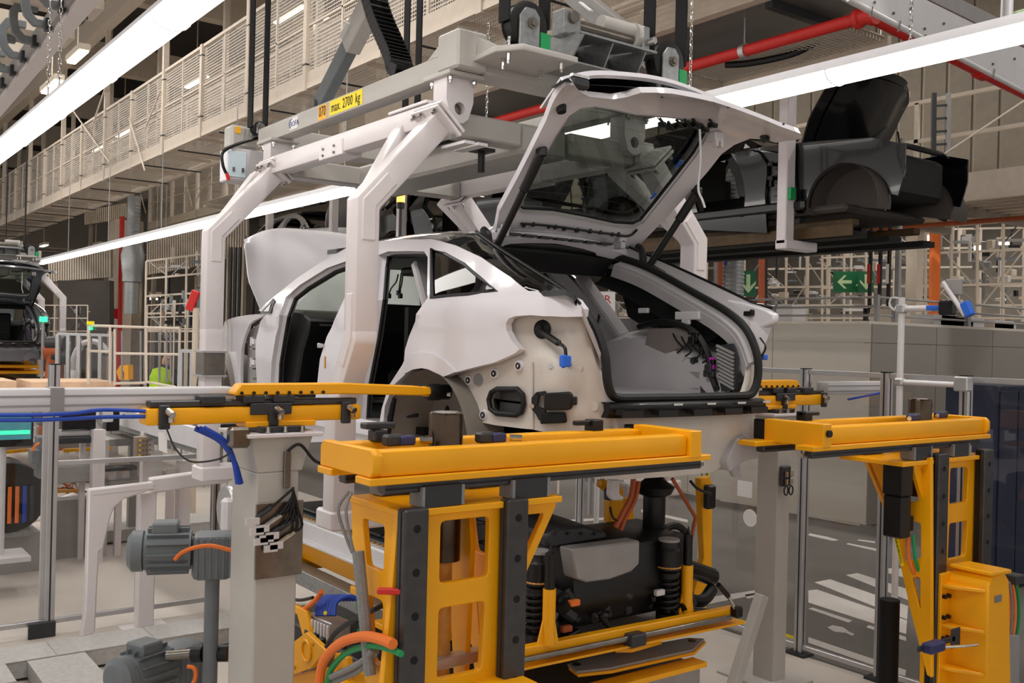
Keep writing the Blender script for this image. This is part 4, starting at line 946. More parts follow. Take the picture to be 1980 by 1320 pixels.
chain(-5.0, 5.30, ZL+.1, 4.9, 'chain on the strip light left of the red pipe')
chain(-7.6, 5.30, ZL+.1, 5.2, 'chain on the strip light left of the tailgate')
chain(-8.2, 1.68, ZL+.1, 5.0, 'pair of chains at the upper left strip light, right chain')
chain(-8.6, 1.68, ZL+.1, 5.0, 'pair of chains at the upper left strip light, left chain')
for k, x in enumerate((-10.5, -14.0, -17.5, -21, -24.5)):
    tag(MB().cyl((x, 5.30, ZL+.1), (x, 5.30, 5.6), .008, n=6).build('suspension_wire', 'alu'), '%s thin wire above the strip light behind the car' % ['nearest', 'second', 'middle', 'second to last', 'farthest'][k], 'wire', 'wires of the rear strip light')
# ================================================================== yellow locating stations in the foreground
def rrect(y0, z0, y1, z1, r=.012): return [(y0, z0), (y1, z0), (y1, z1), (y0, z1)]
def frame(mir, label):
    mk = (lambda mb: mb.mirror(3.50)) if mir else (lambda mb: mb)
    base = V((-2.98, 2.0, 0)); base = V((base.x, 7.0-base.y, 0)) if mir else base
    t = thing('locating_station', label, 'machine', base, 'yellow locating stations behind the car')
    B = lambda mb, n, m, par=None, **k: mk(mb).build(n, m, par or t, **k)
    # upper frame of square tubes
    f = B(MB().mm((-2.895, 1.57, 1.742), (-2.815, 3.02, 1.828)), 'frame_tube', 'yellow', bevel=.012, seg=2)
    B(MB().mm((-3.17, 1.57, 1.742), (-3.09, 3.02, 1.828)), 'frame_tube', 'yellow', bevel=.012, seg=2)
    B(MB().prism([(-3.19, 1.54, 1.742), (-2.82, 1.54, 1.742), (-2.80, 1.54, 1.762), (-2.80, 1.54, 1.815), (-2.82, 1.54, 1.835), (-3.17, 1.54, 1.835), (-3.19, 1.54, 1.815)], (0, .035, 0)), 'end_plate', 'yellow', bevel=.004)
    B(MB().mm((-3.14, 3.02, 1.735), (-2.795, 3.085, 1.845)), 'end_block', 'yellow', bevel=.003)
    B(MB().mm((-2.905, 1.53, 1.718), (-2.80, 3.15, 1.742)), 'slide_flange', 'yellow', bevel=.003)
    B(MB().mm((-3.19, 1.53, 1.718), (-3.08, 3.22, 1.742)), 'slide_flange', 'yellow', bevel=.003)
    for x in (-2.85, -3.135):
        r = B(MB().mm((x-.025, 1.60, 1.682), (x+.025, 3.12, 1.718)), 'guide_rail', 'rail_steel', bevel=.004)
        B(MB().mm((x-.028, 1.60, 1.696), (x+.028, 3.11, 1.702)), 'rail_groove', 'black', r)
        for y in (1.82, 2.20):
            c = B(MB().mm((x-.04, y-.075, 1.625), (x+.04, y+.075, 1.705)), 'guide_carriage', 'dark_grey', r, bevel=.004)
            for dy in (-.08, .08): B(MB().mm((x-.041, y+dy-.006, 1.632), (x+.041, y+dy+.006, 1.70)), 'wiper_seal', 'felt2', r)
    B(MB().cyl((-2.86, 3.10, 1.695), (-2.86, 3.16, 1.695), .012, n=10), 'end_stop', 'chrome')
    # steel column with sensors
    c0 = (-2.99, 1.94); cy = B(MB().lathe((c0[0], c0[1], 1.40), (c0[0], c0[1], 1.935), [(0, .062), (.985, .062), (1, .058)], 28), 'steel_sleeve', 'steel_dark')
    B(MB().cyl((c0[0], c0[1], 1.9349), (c0[0], c0[1], 1.938), .046, n=24), 'sleeve_bore', 'chrome', cy)
    for (dy, dx) in ((-.22, .0), (.14, .05)):
        s_ = B(MB().box((c0[0]+dx, c0[1]+dy, 1.843), (.05, .07, .04)), 'sensor', 'dark_grey', bevel=.008)
        B(MB().box((c0[0]+dx+.015, c0[1]+dy+.045, 1.842), (.04, .06, .034)), 'sensor_head', 'navy', s_, bevel=.006)
        B(MB().cyl((c0[0]+dx+.03, c0[1]+dy+.09, 1.842), (c0[0]+dx+.05, c0[1]+dy+.13, 1.84), .012, n=8), 'sensor_plug', 'chrome', s_)
    s_ = B(MB().box((-3.10, 1.72, 1.85), (.06, .05, .04)).box((-3.10, 1.72, 1.885), (.05, .12, .022)), 'stop_block', 'dark_grey', bevel=.004)
    s_ = B(MB().box((-3.13, 2.78, 1.85), (.06, .06, .05)).box((-3.13, 2.74, 1.862), (.03, .14, .02)), 'stop_block', 'black', bevel=.004)
    s_ = B(MB().mm((-3.212, 3.03, 1.74), (-3.14, 3.08, 1.84)), 'locating_pad', 'black', bevel=.004)
    if mir: B(MB().cyl((-2.795, 3.05, 1.80), (-2.78, 3.05, 1.80), .017, n=12), 'pad_screw', 'black')
    return t, B
A, BA = frame(False, 'yellow locating station in the middle foreground, hiding the car underbody')
Bt, BB = frame(True, 'yellow locating station at the right edge with the gearbox housing')
# ---- tower of the middle station: front plate with windows, tapered side plates, gusset, guide rails
X0 = -2.83
def pyz(L): return [PX(a, b, X0).yz for a, b in L]
# front plate outline (y, z)
FO = [(1.655, 1.625), (2.33, 1.625), (2.335, 1.585), (2.19, 1.33), (2.16, 1.33), (2.16, .2), (1.60, .2), (1.60, .9)]
W1 = [(1.825, 1.575), (2.03, 1.575), (2.03, 1.36), (1.825, 1.36)]; W2 = [(1.825, 1.275), (2.02, 1.275), (2.01, 1.03), (1.825, 1.03)]
W3 = [(2.19, 1.565), (2.28, 1.565), (2.27, 1.54), (2.19, 1.40)]
W4 = [(1.82, .95), (2.01, .95), (2.01, .70), (1.82, .70)]
def soft(L, r=.018):
    P = [V(p) for p in L]; out = []
    for i, p in enumerate(P):
        a = (P[i-1]-p); b = (P[(i+1) % len(P)]-p); ra = min(r, a.length/3, b.length/3)
        q0 = p+a.normalized()*ra; q1 = p+b.normalized()*ra; out += [q0, (q0+q1)*.25+p*.5, q1]
    return out
BA(MB().panel(FO, [soft(W1), soft(W2), soft(W3), soft(W4)], lambda u, v: V((X0, u, v)), V((-.028, 0, 0))), 'tower_front_plate', 'yellow', bevel=.003)
SO = [(-3.18, 1.625), (-2.86, 1.625), (-2.86, .2), (-3.0, .2), (-3.02, .9), (-3.16, 1.45)]
S1 = [(-3.09, 1.56), (-2.93, 1.56), (-2.93, 1.40), (-3.05, 1.40)]; S2 = [(-3.04, 1.30), (-2.93, 1.30), (-2.93, 1.08), (-3.0, 1.08)]
for (y, d) in ((1.66, .025), (2.12, .025)):
    BA(MB().panel(SO, [soft(S1), soft(S2)], lambda u, v: V((u, y, v)), V((0, d, 0))), 'tower_side_plate', 'yellow', bevel=.003)
BA(MB().mm((-3.18, 1.65, 1.605), (-2.80, 2.34, 1.628)), 'tower_head_plate', 'yellow', bevel=.003)
BA(MB().panel([(-3.10, 1.60), (-2.95, 1.60), (-2.93, 1.45), (-2.95, .95), (-3.02, .95), (-3.08, 1.4)], [], lambda u, v: V((u, 2.02, v)), V((0, .02, 0))), 'inner_rib', 'yellow')
BA(MB().mm((-2.99, 1.83, 1.02), (-2.93, 2.10, 1.06)), 'cross_tie', 'alu', bevel=.004)
for y in (1.697, 2.118):
    r = BA(MB().mm((-2.83, y-.047, .3), (-2.775, y+.047, 1.635)), 'tower_guide_rail', 'rail_steel', bevel=.006)
    BA(MB().mm((-2.82, y-.050, .3), (-2.80, y+.050, 1.63)), 'rail_flank', 'dark_grey', r)
    for k in range(9): BA(MB().cyl((-2.776, y, 1.57-.145*k), (-2.7735, y, 1.57-.145*k), .014, n=14), 'rail_screw', 'black_matt', r)
BA(MB().bar((-2.86, 1.60, 1.36), (-2.80, 1.665, 1.362), .025, .02), 'red_lever', 'red', bevel=.004)
BA(MB().tube(spline([(-3.08, 1.60, 1.66), (-3.08, 1.56, 1.60), (-3.06, 1.585, 1.50), (-3.04, 1.60, 1.45)], 5), .006, 6), 'grey_hose', 'felt2')
BA(MB().tube(spline([(-3.06, 1.60, 1.66), (-3.05, 1.575, 1.60), (-3.04, 1.59, 1.50), (-3.03, 1.60, 1.45)], 5), .006, 6), 'grey_hose', 'felt2')
BA(MB().tube([(-3.02, 1.61, 1.46), (-2.95, 1.63, 1.05)], .022, 10), 'cable_conduit', 'felt2')
BA(MB().cyl((-2.99, 1.94, .5), (-2.99, 1.94, 1.5), .035, n=14), 'lifting_spindle', 'brown')
hz = [PY(*q, 1.60) for q in ((618, 1320), (625, 1280), (655, 1245), (700, 1230), (735, 1235), (760, 1245))]
BA(MB().tube(spline(hz, 6), .018, 10), 'orange_power_cable', 'orange')
BA(MB().tube(spline([p+V((.02, .02, -.03)) for p in hz], 6), .011, 8), 'green_cable', 'green')
BA(MB().tube(spline([PY(*q, 1.62) for q in ((640, 1308), (680, 1290), (710, 1270), (720, 1255))], 5), .011, 8), 'grey_cable', 'felt2')
BA(MB().tube(spline([PY(*q, 1.64) for q in ((645, 1318), (690, 1298), (716, 1276), (728, 1258))], 5), .011, 8), 'grey_cable', 'felt2')
BA(MB().tube(spline([PY(*q, 1.66) for q in ((632, 1250), (650, 1222), (690, 1195), (740, 1170))], 5), .010, 8), 'black_cable', 'black')
BA(MB().mm((-2.85, 1.98, .93), (-2.6, 2.16, 1.0)), 'bracket_box', 'yellow', bevel=.006)
# ---- tower of the right station
X0 = -2.83
FO = [(4.87, 1.625), (5.45, 1.625), (5.47, .15), (4.90, .15)]
BB_ = lambda mb, n, m, par=None, **k: mb.build(n, m, par or Bt, **k)
w1 = [PX(*q, X0).yz for q in ((1838, 905), (1873, 902), (1870, 970), (1836, 976))]; w2 = [PX(*q, X0).yz for q in ((1836, 1012), (1872, 1006), (1867, 1075), (1833, 1082))]
BB_(MB().panel(FO, [soft(w1), soft(w2)], lambda u, v: V((X0, u, v)), V((-.028, 0, 0))), 'tower_front_plate', 'yellow', bevel=.003)
so = [PX(*q, -3.0) for q in ((1680, 880),)]
# side plate facing the car, in the x-z plane, tapering downwards
YS = 4.83
sp = [PY(*q, YS) for q in ((1676, 878), (1768, 888), (1800, 884), (1801, 1310), (1792, 1305), (1760, 1180), (1740, 1090), (1722, 985))]
sw1 = [PY(*q, YS) for q in ((1745, 905), (1778, 905), (1780, 965), (1762, 972), (1744, 965))]; sw2 = [PY(*q, YS) for q in ((1745, 1005), (1780, 1010), (1780, 1080), (1746, 1085))]; sw3 = [PY(*q, YS) for q in ((1762, 1115), (1779, 1115), (1779, 1180))]
BB_(MB().panel([p.xz for p in sp], [soft([p.xz for p in sw1]), soft([p.xz for p in sw2]), soft([p.xz for p in sw3])], lambda u, v: V((u, YS, v)), V((0, .026, 0))), 'tower_side_plate', 'yellow', bevel=.003)
BB_(MB().mm((-3.18, 4.60, 1.605), (-2.80, 5.46, 1.628)), 'tower_head_plate', 'yellow', bevel=.003)
gq = [PX(*q, -2.83) for q in ((1767, 895), (1800, 893), (1800, 1000), (1793, 1000), (1768, 912))]
gi = [PX(*q, -2.83).yz for q in ((1780, 905), (1794, 903), (1794, 960))]
BB_(MB().panel([p.yz for p in gq], [gi], lambda u, v: V((-2.83, u, v)), V((-.02, 0, 0))), 'gusset_front', 'yellow')
gq = [PX(*q, -3.15) for q in ((1678, 895), (1715, 893), (1755, 1000), (1740, 1010), (1718, 990))]
gi = [PX(*q, -3.15).yz for q in ((1692, 908), (1712, 906), (1728, 965))]
BB_(MB().panel([p.yz for p in gq], [gi], lambda u, v: V((-3.15, u, v)), V((-.02, 0, 0))), 'gusset_back', 'yellow')
for (pa, pb) in ((1803, 1830), (1891, 1916)):
    ya = PX((pa+pb)/2, 880, -2.80).y
    r = BB_(MB().mm((-2.83, ya-.05, .2), (-2.77, ya+.05, 1.66)), 'tower_guide_rail', 'rail_steel', bevel=.006)
    BB_(MB().mm((-2.82, ya-.053, .2), (-2.795, ya+.053, 1.65)), 'rail_flank', 'black', r)
    for k in range(9): BB_(MB().cyl((-2.771, ya, 1.58-.145*k), (-2.7685, ya, 1.58-.145*k), .014, n=14), 'rail_screw', 'black_matt', r)
# servo motor hanging inside the side plate
mc = PY(1735, 960, 4.70)
sm = BB_(MB().box(mc+V((0, 0, .10)), (.12, .10, .18)).box(mc+V((0, 0, -.10)), (.11, .09, .22)), 'servo_motor', 'black', bevel=.008)
BB_(MB().box(mc+V((.02, .05, -.14)), (.05, .08, .08)), 'motor_connector', 'black_matt', sm, bevel=.006)
BB_(MB().tube(spline([mc+V((.02, .08, -.2)), mc+V((.02, .09, -.32)), mc+V((.03, .12, -.40)), mc+V((.02, .18, -.44))], 5), .011, 8), 'orange_cable', 'orange', sm)
BB_(MB().tube(spline([mc+V((.04, .09, -.2)), mc+V((.05, .10, -.32)), mc+V((.05, .14, -.40)), mc+V((.04, .2, -.43))], 5), .009, 8), 'green_cable', 'green', sm)
BB_(MB().cyl(mc+V((.05, .08, .16)), mc+V((.06, .08, .16)), .012, n=12), 'yellow_button', 'label_yellow', sm)
BB_(MB().cyl((-3.12, 5.02, 0), (-3.12, 5.02, .80), .055, n=14), 'black_post', 'black_matt')
# warning strip with code on the tapered edge
p0 = PY(1722, 1008, YS-.004); p1 = PY(1741, 1094, YS-.004); u_ = (p1-p0).normalized(); w_ = V((0, -1, 0)).cross(u_).normalized()
cs = BB_(MB().prism([p0-w_*.0, p0+w_*.022, p1+w_*.022, p1-w_*.0], (0, .003, 0)), 'code_strip', 'label_yellow')
BB_(MB().text('+1+1+3010+KN2+AE5-M', (p0+p1)/2+w_*.011+V((0, -.002, 0)), -u_, w_ if w_.dot(EX) < 0 else -w_, .020), 'code_text', 'print_black', cs)
# gearbox housing with ribs in front of the tower
gx = -2.55
ghs = [PX(*q, gx) for q in ((1911, 1132), (1920, 1112), (1944, 1106), (1952, 1120), (1956, 1350), (1908, 1350))]
gb = BB_(MB().prism([V((gx, p.y, p.z)) for p in ghs], (-.215, 0, 0)), 'gearbox_housing', 'yellow', bevel=.01)
gy = ghs[0].y; gzt = ghs[2].z
BB_(MB().prism([(gx+.012, gy+.01, gzt), (gx+.012, ghs[3].y, gzt-.01), (gx-.22, ghs[3].y, gzt-.01), (gx-.22, gy+.01, gzt)], (0, 0, .022)), 'housing_lid', 'yellow', gb, bevel=.006)
BB_(MB().mm((-2.785, gy-.085, .3), (-2.755, gy+.03, gzt-.02)), 'mounting_flange', 'yellow', gb, bevel=.004)
for z in (gzt-.09, gzt-.30, gzt-.52):
    BB_(MB().prism([(gx-.01, gy, z), (gx-.21, gy, z), (gx-.21, gy-.075, z), (gx-.15, gy-.075, z)], (0, 0, .018)), 'housing_rib', 'yellow', gb, bevel=.003)
for k in range(6): BB_(MB().cyl((-2.755, gy-.065+.04*(k % 2), gzt-.14-.11*(k//2)), (-2.737, gy-.065+.04*(k % 2), gzt-.14-.11*(k//2)), .012, n=8), 'cap_screw', 'black', gb)
q = PX(1930, 1157, gx+.003); np_ = BB_(MB().box(q, (.004, .07, .035)), 'name_plate', 'galv', gb)
# blue proximity sensor on an angle bracket with its cable
q = PX(1805, 1250, -2.60); se = BB_(MB().box(q, (.06, .13, .05)), 'proximity_sensor', 'navy', bevel=.008)
BB_(MB().box(q+V((-.02, .06, .0)), (.01, .34, .03)).box(q+V((-.02, .24, 0)), (.01, .08, .10)), 'sensor_bracket', 'dark_grey', se, bevel=.003)
BB_(MB().tube(spline([q+V((.01, .07, -.01)), q+V((.02, .16, -.02)), q+V((.03, .26, -.03)), q+V((.03, .36, -.04))], 5), .008, 8), 'sensor_cable', 'chrome', se)
g = PX(1938, 1270, -2.58); gb2 = MB().tube(arc(g, .035, 0, 2*pi-.01, 18, EY, EZ), .014, 8); BB_(gb2, 'cable_ring', 'black')
cb = BB_(MB().prism([PX(*q, -2.56) for q in ((1925, 1232), (1972, 1228), (1972, 1345), (1925, 1345))], (-.08, 0, 0)), 'cable_duct', 'alu', bevel=.004)
for k, (m_, dx) in enumerate((('orange', 0), ('orange', 12), ('felt2', 6), ('green', 20))):
    P = [PX(a+dx, b, -2.60) for a, b in ((1945, 1235), (1950, 1200), (1950, 1160), (1945, 1125))]; BB_(MB().tube(spline(P, 4), .009, 8), 'duct_cable', m_, cb)
BB_(MB().box(PX(1960, 1118, -2.6), (.08, .09, .05)), 'duct_clamp', 'dark_grey', cb, bevel=.006)

# ================================================================== side slides on columns: left and right of the car
XS = -4.15
def slide(label, m_, shift):
    mk = (lambda mb: mb.mirror(YC+shift/2)) if m_ else (lambda mb: mb)
    def bb(mb, n, m, par=None, **k): return mk(mb).build(n, m, par or t, **k)
    by = 1.76; t = thing('side_slide', label, 'machine', (XS, (2*YC+shift-by) if m_ else by, 0), 'side locating slides')
    # lower yellow beam with end cap
    b = bb(MB().mm((XS-.06, 1.27 if m_ else 1.20, 1.815), (XS+.05, 2.185, 1.885)), 'slide_beam', 'yellow', bevel=.01, seg=2)
    bb(MB().mm((XS-.06, 1.62, 1.795), (XS+.06, 1.95, 1.82)), 'beam_saddle', 'yellow', bevel=.004)
    r = bb(MB().mm((XS-.035, 1.28 if m_ else 1.22, 1.888), (XS+.03, 2.17, 1.915)), 'slide_rail', 'rail_steel', bevel=.004)
    for y in (1.48, 1.66, 1.80): bb(MB().mm((XS-.05, y-.05, 1.90), (XS+.055, y+.05, 1.935)), 'slide_carriage', 'dark_grey', r, bevel=.005)
    # upper yellow arm reaching into the wheel arch
    a = bb(MB().prism([(XS+.05, 1.57, 1.945), (XS+.05, 1.60, 1.985), (XS+.05, 2.10, 1.985), (XS+.05, 2.50, 1.968), (XS+.05, 2.57, 1.955), (XS+.05, 2.57, 1.925), (XS+.05, 2.50, 1.922), (XS+.05, 2.1, 1.935), (XS+.05, 1.57, 1.935)], (-.085, 0, 0)), 'slide_arm', 'yellow', bevel=.005)
    for k in range(8): bb(MB().cyl((XS+.052, 1.60+.055*k, 1.945), (XS+.058, 1.60+.055*k, 1.945), .008, n=8), 'arm_screw', 'black', a)
    bb(MB().prism([(XS+.03, 2.55, 1.965), (XS+.03, 2.61, 1.955), (XS+.03, 2.66, 1.935), (XS+.03, 2.66, 1.92), (XS+.03, 2.55, 1.915)], (-.05, 0, 0)), 'arm_tip', 'yellow', a, bevel=.004)
    bb(MB().lathe((XS, 2.57, 1.935), (XS, 2.70, 1.935), [(0, .034), (.1, .042), (.55, .042), (.6, .038), (1, .038)], 20), 'wheel_hub_pad', 'rubber', a)
    bb(MB().cyl((XS+.01, 2.655, 1.928), (XS+.04, 2.69, 1.925), .012, n=8), 'tip_pin', 'chrome', a)
    # fittings
    for y in (1.32 if m_ else 1.27, 1.745, 2.10):
        f_ = bb(MB().mm((XS+.045, y-.022, 1.80), (XS+.07, y+.022, 1.90)), 'valve_block', 'dark_grey', b, bevel=.004)
        bb(MB().cyl((XS+.07, y+.01, 1.875), (XS+.105, y+.02, 1.86), .016, n=10).cyl((XS+.09, y+.018, 1.865), (XS+.09, y+.02, 1.83), .012, n=8), 'air_fitting', 'chrome', f_)
    bb(MB().mm((XS+.05, 1.64, 1.85), (XS+.065, 1.83, 1.90)), 'cover_plate', 'dark_grey', b, bevel=.003)
    # column
    wx0, wx1, wy0, wy1 = (XS-.09, XS+.08, by-.065, by+.065) if m_ else (XS-.19, XS+.10, by-.10, by+.095)
    c = bb(MB().mm((wx0, wy0, .0), (wx1, wy1, 1.60)), 'column', 'beam_grey', bevel=.006)
    bb(MB().prism([(XS+.10, by-.13, 1.76), (XS+.10, by+.16, 1.76), (XS+.10, by+.11, 1.60), (XS+.10, by-.10, 1.60)], (-.29, 0, 0)), 'column_head', 'beam_grey', c, bevel=.004)
    bb(MB().mm((XS-.22, by-.16, 1.755), (XS+.14, by+.19, 1.772)), 'head_plate', 'arm_white', c, bevel=.003)
    bb(MB().mm((XS-.10, by-.09, 1.772), (XS+.10, by+.12, 1.80)), 'adjuster_block', 'dark_grey', c, bevel=.004)
    for dy in (-.06, .02, .10): bb(MB().cyl((XS+.11, by+dy, 1.774), (XS+.11, by+dy, 1.80), .012, n=8), 'adjuster_bolt', 'chrome', c)
    bb(MB().mm((XS-.28, by-.2, 0), (XS+.2, by+.2, .015)), 'foot_plate', 'beam_grey', c, bevel=.003)
    return t, bb, b, c
Ls, LB, Lb, Lc = slide('yellow side slide on a grey column, reaching into the left wheel arch', False, 0)
Rs, RB_, Rb, Rc = slide('yellow side slide on a grey column behind the right side of the car', True, .10)
# cables and plate on the left column
cfx = XS+.105
LB(MB().mm((XS+.10, 1.655, 1.14), (XS+.113, 1.875, 1.47)), 'junction_plate', 'steel', Lc, bevel=.003)
LB(MB().mm((cfx, 1.775, 1.53), (cfx+.02, 1.805, 1.69)), 'cable_cover', 'steel', Lc, bevel=.003)
for k in range(8):
    y = 1.68+.045*(k % 3)+.02*(k//3); z = 1.44-.035*(k % 3)-.045*(k//3)
    cn = LB(MB().tube([V((cfx+.02, y-.03, z-.03)), V((cfx+.025, y+.035, z+.01))], .010, 8), 'plug', 'chrome' if k % 2 else 'dark_grey', Lc)
    LB(MB().tube(spline([V((cfx+.02, y+.035, z+.01)), V((cfx+.03, y+.07, z+.04)), V((cfx+.02, 1.82, 1.53-.01*k))], 4), .006, 6), 'plug_cable', 'black', cn)
    LB(MB().box(V((cfx+.03, y-.05, z-.04)), (.012, .06, .03)), 'cable_tag', 'alu_white', cn)
LB(MB().tube(spline([V((cfx+.01, 1.79, 1.69)), V((cfx+.03, 1.84, 1.72)), V((cfx+.03, 1.92, 1.64)), V((cfx+.02, 2.02, 1.62))], 6), .007, 6), 'loose_cable', 'black', Lc)
for k in range(3):
    P = [PX(a, b, XS+.02+.02*k) for a, b in ((378+8*k, 828), (425+4*k, 852), (452, 890), (466-3*k, 935))]
    LB(MB().tube(spline(P, 6), .012, 8), 'blue_hose', 'cable_blue', Lc)
LB(MB().tube(spline([PX(a, b, XS+.12) for a, b in ((322, 828), (340, 868), (370, 892), (420, 888), (450, 872))], 6), .004, 6), 'thin_cable', 'dark_grey', Lb)
LB(MB().prism([PX(a, b, XS+.11) for a, b in ((306, 836), (322, 836), (323, 876), (307, 870))], (.004, 0, 0)), 'paper_tag', 'print_white', Lb)
LB(MB().box(PX(461, 845, XS+.09), (.06, .09, .09)), 'ball_joint_block', 'steel', Lc, bevel=.012)
q0 = PX(1518, 920, XS+.11); pb = tag(MB().box(q0, (.03, .09, .13)).build('connector_box', 'dark_grey', Rs, bevel=.006))
for k in range(2):
    for j in range(2): MB().cyl(q0+V((.03, -.025+.05*k, .0-.05*j)), q0+V((.03, -.025+.05*k, .035-.05*j)), .013, n=8).build('plug', 'chrome', pb)
    MB().tube([q0+V((.03, -.025+.05*k, -.06))+V((0, .02*cos(a), .03*sin(a)-.03)) for a in [2*pi*i/12 for i in range(12)]], .005, 6, closed=True).build('cable_loop', 'black', pb)
# diagonal strut of the right column
tag(MB().bar(PX(1473, 1150, XS+.04), PX(1415, 1335, XS+.04), .07, .07, EX).build('column_strut', 'beam_grey', Rs, bevel=.006))

# horizontal aluminium linear rails behind the slides (left and right)
def linrail(y0, y1, lab, m_=False):
    t = thing('linear_rail', lab, 'rail', (XS-.05, (y0+y1)/2, 1.86), 'aluminium linear rails')
    MB().mm((XS-.17, y0, 1.872), (XS-.066, y1, 1.965)).build('profile', 'alu_white', t, bevel=.012, seg=2)
    for z in (1.897, 1.935): MB().mm((XS-.0665, y0, z-.004), (XS-.064, y1, z+.004)).build('groove', 'gap_grey', t)
    return t
lr = linrail(.2, 1.62, 'long aluminium linear rail entering from the left edge'); linrail(5.95, 6.75, 'short aluminium linear rail right of the car')
MB().mm((XS-.172, .86, 1.868), (XS-.062, .91, 1.968)).build('clamp_band', 'gap_grey', lr)
for k in range(2):
    tag(MB().tube(spline([PX(a, b+10*k-4, XS+.03) for a, b in ((-40, 806), (60, 806), (140, 803), (200, 800 if k else 796), (290, 799))], 6), .008, 8).build('air_hose', 'cable_blue'), ['blue air hose slung under the left linear rail, lower strand', 'blue air hose slung under the left linear rail, upper strand'][k], 'hose', 'blue hoses on the left rail')
tag(MB().tube(spline([PX(a, b, XS+.05) for a, b in ((1640, 772), (1680, 764), (1716, 757))], 6), .008, 8).build('air_hose', 'cable_blue'), 'short blue air hose at the right linear rail', 'hose')

# ================================================================== drive motors at the left column
def gearmotor(c, lab, ax, sc=1.0):
    t = thing('gear_motor', lab, 'motor', c+V((0, 0, -.12*sc)), 'grey gear motors')
    ax = V(ax).normalized(); sd = ax.cross(EZ).normalized()
    m = MB().lathe(c-ax*.20*sc, c+ax*.02*sc, [(0, .085*sc), (.05, .095*sc), (1, .095*sc)], 20).build('motor_barrel', 'motor_grey', t)
    for k in range(14):
        a = 2*pi*k/14; d = sd*cos(a)+EZ*sin(a); MB().bar(c-ax*.18*sc+d*.10*sc, c+ax*.01*sc+d*.10*sc, .008*sc, .03*sc, d).build('cooling_rib', 'motor_grey', m)
    MB().lathe(c-ax*.27*sc, c-ax*.20*sc, [(0, .07*sc), (.3, .098*sc), (1, .098*sc)], 20).build('fan_cowl', 'motor_grey', m)
    MB().box(c-ax*.10*sc+EZ*.11*sc, (.12*sc, .12*sc, .06*sc), Matrix.Rotation(atan2(ax.y, ax.x), 3, 'Z')).build('terminal_box', 'motor_grey', m, bevel=.008)
    g = MB().box(c+ax*.12*sc-EZ*.03*sc, (.19*sc, .17*sc, .22*sc), Matrix.Rotation(atan2(ax.y, ax.x), 3, 'Z')).build('gear_case', 'motor_grey', t, bevel=.03, seg=2)
    for k in range(6): MB().box(c+ax*(.05+.03*k)*sc-EZ*.03*sc, (.010*sc, .18*sc, .19*sc), Matrix.Rotation(atan2(ax.y, ax.x), 3, 'Z')).build('case_rib', 'motor_grey', g)
    MB().lathe(c+ax*.21*sc-EZ*.03*sc, c+ax*.33*sc-EZ*.03*sc, [(0, .075*sc), (.3, .075*sc), (.35, .045*sc), (1, .045*sc)], 18).build('output_flange', 'motor_grey', g)
    return t, m
mt, mm1 = gearmotor(PD(362, 1062, 4.75), 'grey gear motor with orange cable beside the left column', (.4, 1, 0), 1.0)
P = [PD(*q, 4.62) for q in ((338, 1082), (352, 1068), (378, 1058), (410, 1055), (448, 1064))]
MB().tube(spline(P, 6), .010, 8).build('orange_cable', 'orange', mm1)
pc_ = PD(362, 1062, 4.75)+V((.4, 1, 0)).normalized()*.12; MB().cyl((pc_.x, pc_.y, 0), (pc_.x, pc_.y, pc_.z-.13), .035, n=14).build('pedestal', 'motor_grey', mt)
mt2, mm2 = gearmotor(PD(312, 1285, 4.9), 'grey gear motor at the bottom left with a black cardan shaft', (-.3, .7, 0), 1.05)
c0 = PD(345, 1264, 4.85); c1 = PD(445, 1262, 4.8)
MB().lathe(c0, c1, [(0, .025), (.28, .025), (.3, .045), (.5, .045), (.52, .03), (.72, .03), (.74, .042), (1, .042)], 14).build('cardan_shaft', 'black', mt2)
MB().cyl(c0+V((0, -.06, 0)), c0+(c1-c0)*.28, .026, n=14).build('shaft_sleeve', 'steel', mt2)
MB().tube(spline([PD(*q, 4.7) for q in ((362, 1288), (376, 1292), (378, 1310), (368, 1330))], 5), .010, 8).build('orange_cable', 'orange', mm2)
# brake disc assembly seen past the column
bd = thing('brake_disc', 'silver brake disc with caliper left of the grey column', 'brake disc', PD(440, 1040, 6.4))
bc = PD(440, 985, 6.4)
MB().lathe(bc+V((.0, -.02, 0)), bc+V((0, .025, 0)), [(0, .15), (.4, .16), (1, .16)], 32).build('disc', 'alu', bd); MB().cyl(bc+V((0, -.05, 0)), bc+V((0, -.02, 0)), .05, .07, 18).build('hub', 'alu', bd)
MB().box(bc+V((.08, -.02, -.02)), (.09, .09, .22)).build('caliper', 'alu_white', bd, bevel=.02)
# ================================================================== battery pack and rear drive unit waiting under the car
bt = thing('battery_pack', 'flat black battery pack in a pale aluminium tray under the car', 'battery', (-5.2, YC, .86), None)
MB().mm((-6.5, YC-.64, .92), (-4.25, YC+.64, 1.0)).build('housing', 'dark_grey', bt, bevel=.01)
for s in (-1, 1):
    y = YC+s*.66
    MB().mm((-6.5, y-.05, .86), (-4.2, y+.05, .985)).build('side_profile', 'alu_white', bt, bevel=.01)
    MB().mm((-6.5, y-.09 if s < 0 else y-.02, .855), (-4.2, y+.02 if s < 0 else y+.09, .875)).build('side_flange', 'alu_white', bt, bevel=.004)
MB().mm((-4.25, YC-.70, .86), (-4.17, YC+.70, .985)).build('end_profile', 'alu_white', bt, bevel=.01)
for i in range(5):
    for j in range(3):
        x0 = -6.45+.44*i; y0 = YC-.60+.40*j
        MB().mm((x0+.006, y0+.006, 1.0), (x0+.434, y0+.394, 1.022)).build('lid_panel', 'black', bt, bevel=.008)
for k in range(40): MB().cyl((-6.45+.056*k, YC-.655, .985), (-6.45+.056*k, YC-.655, .995), .012, n=6).build('edge_bolt', 'brown', bt)
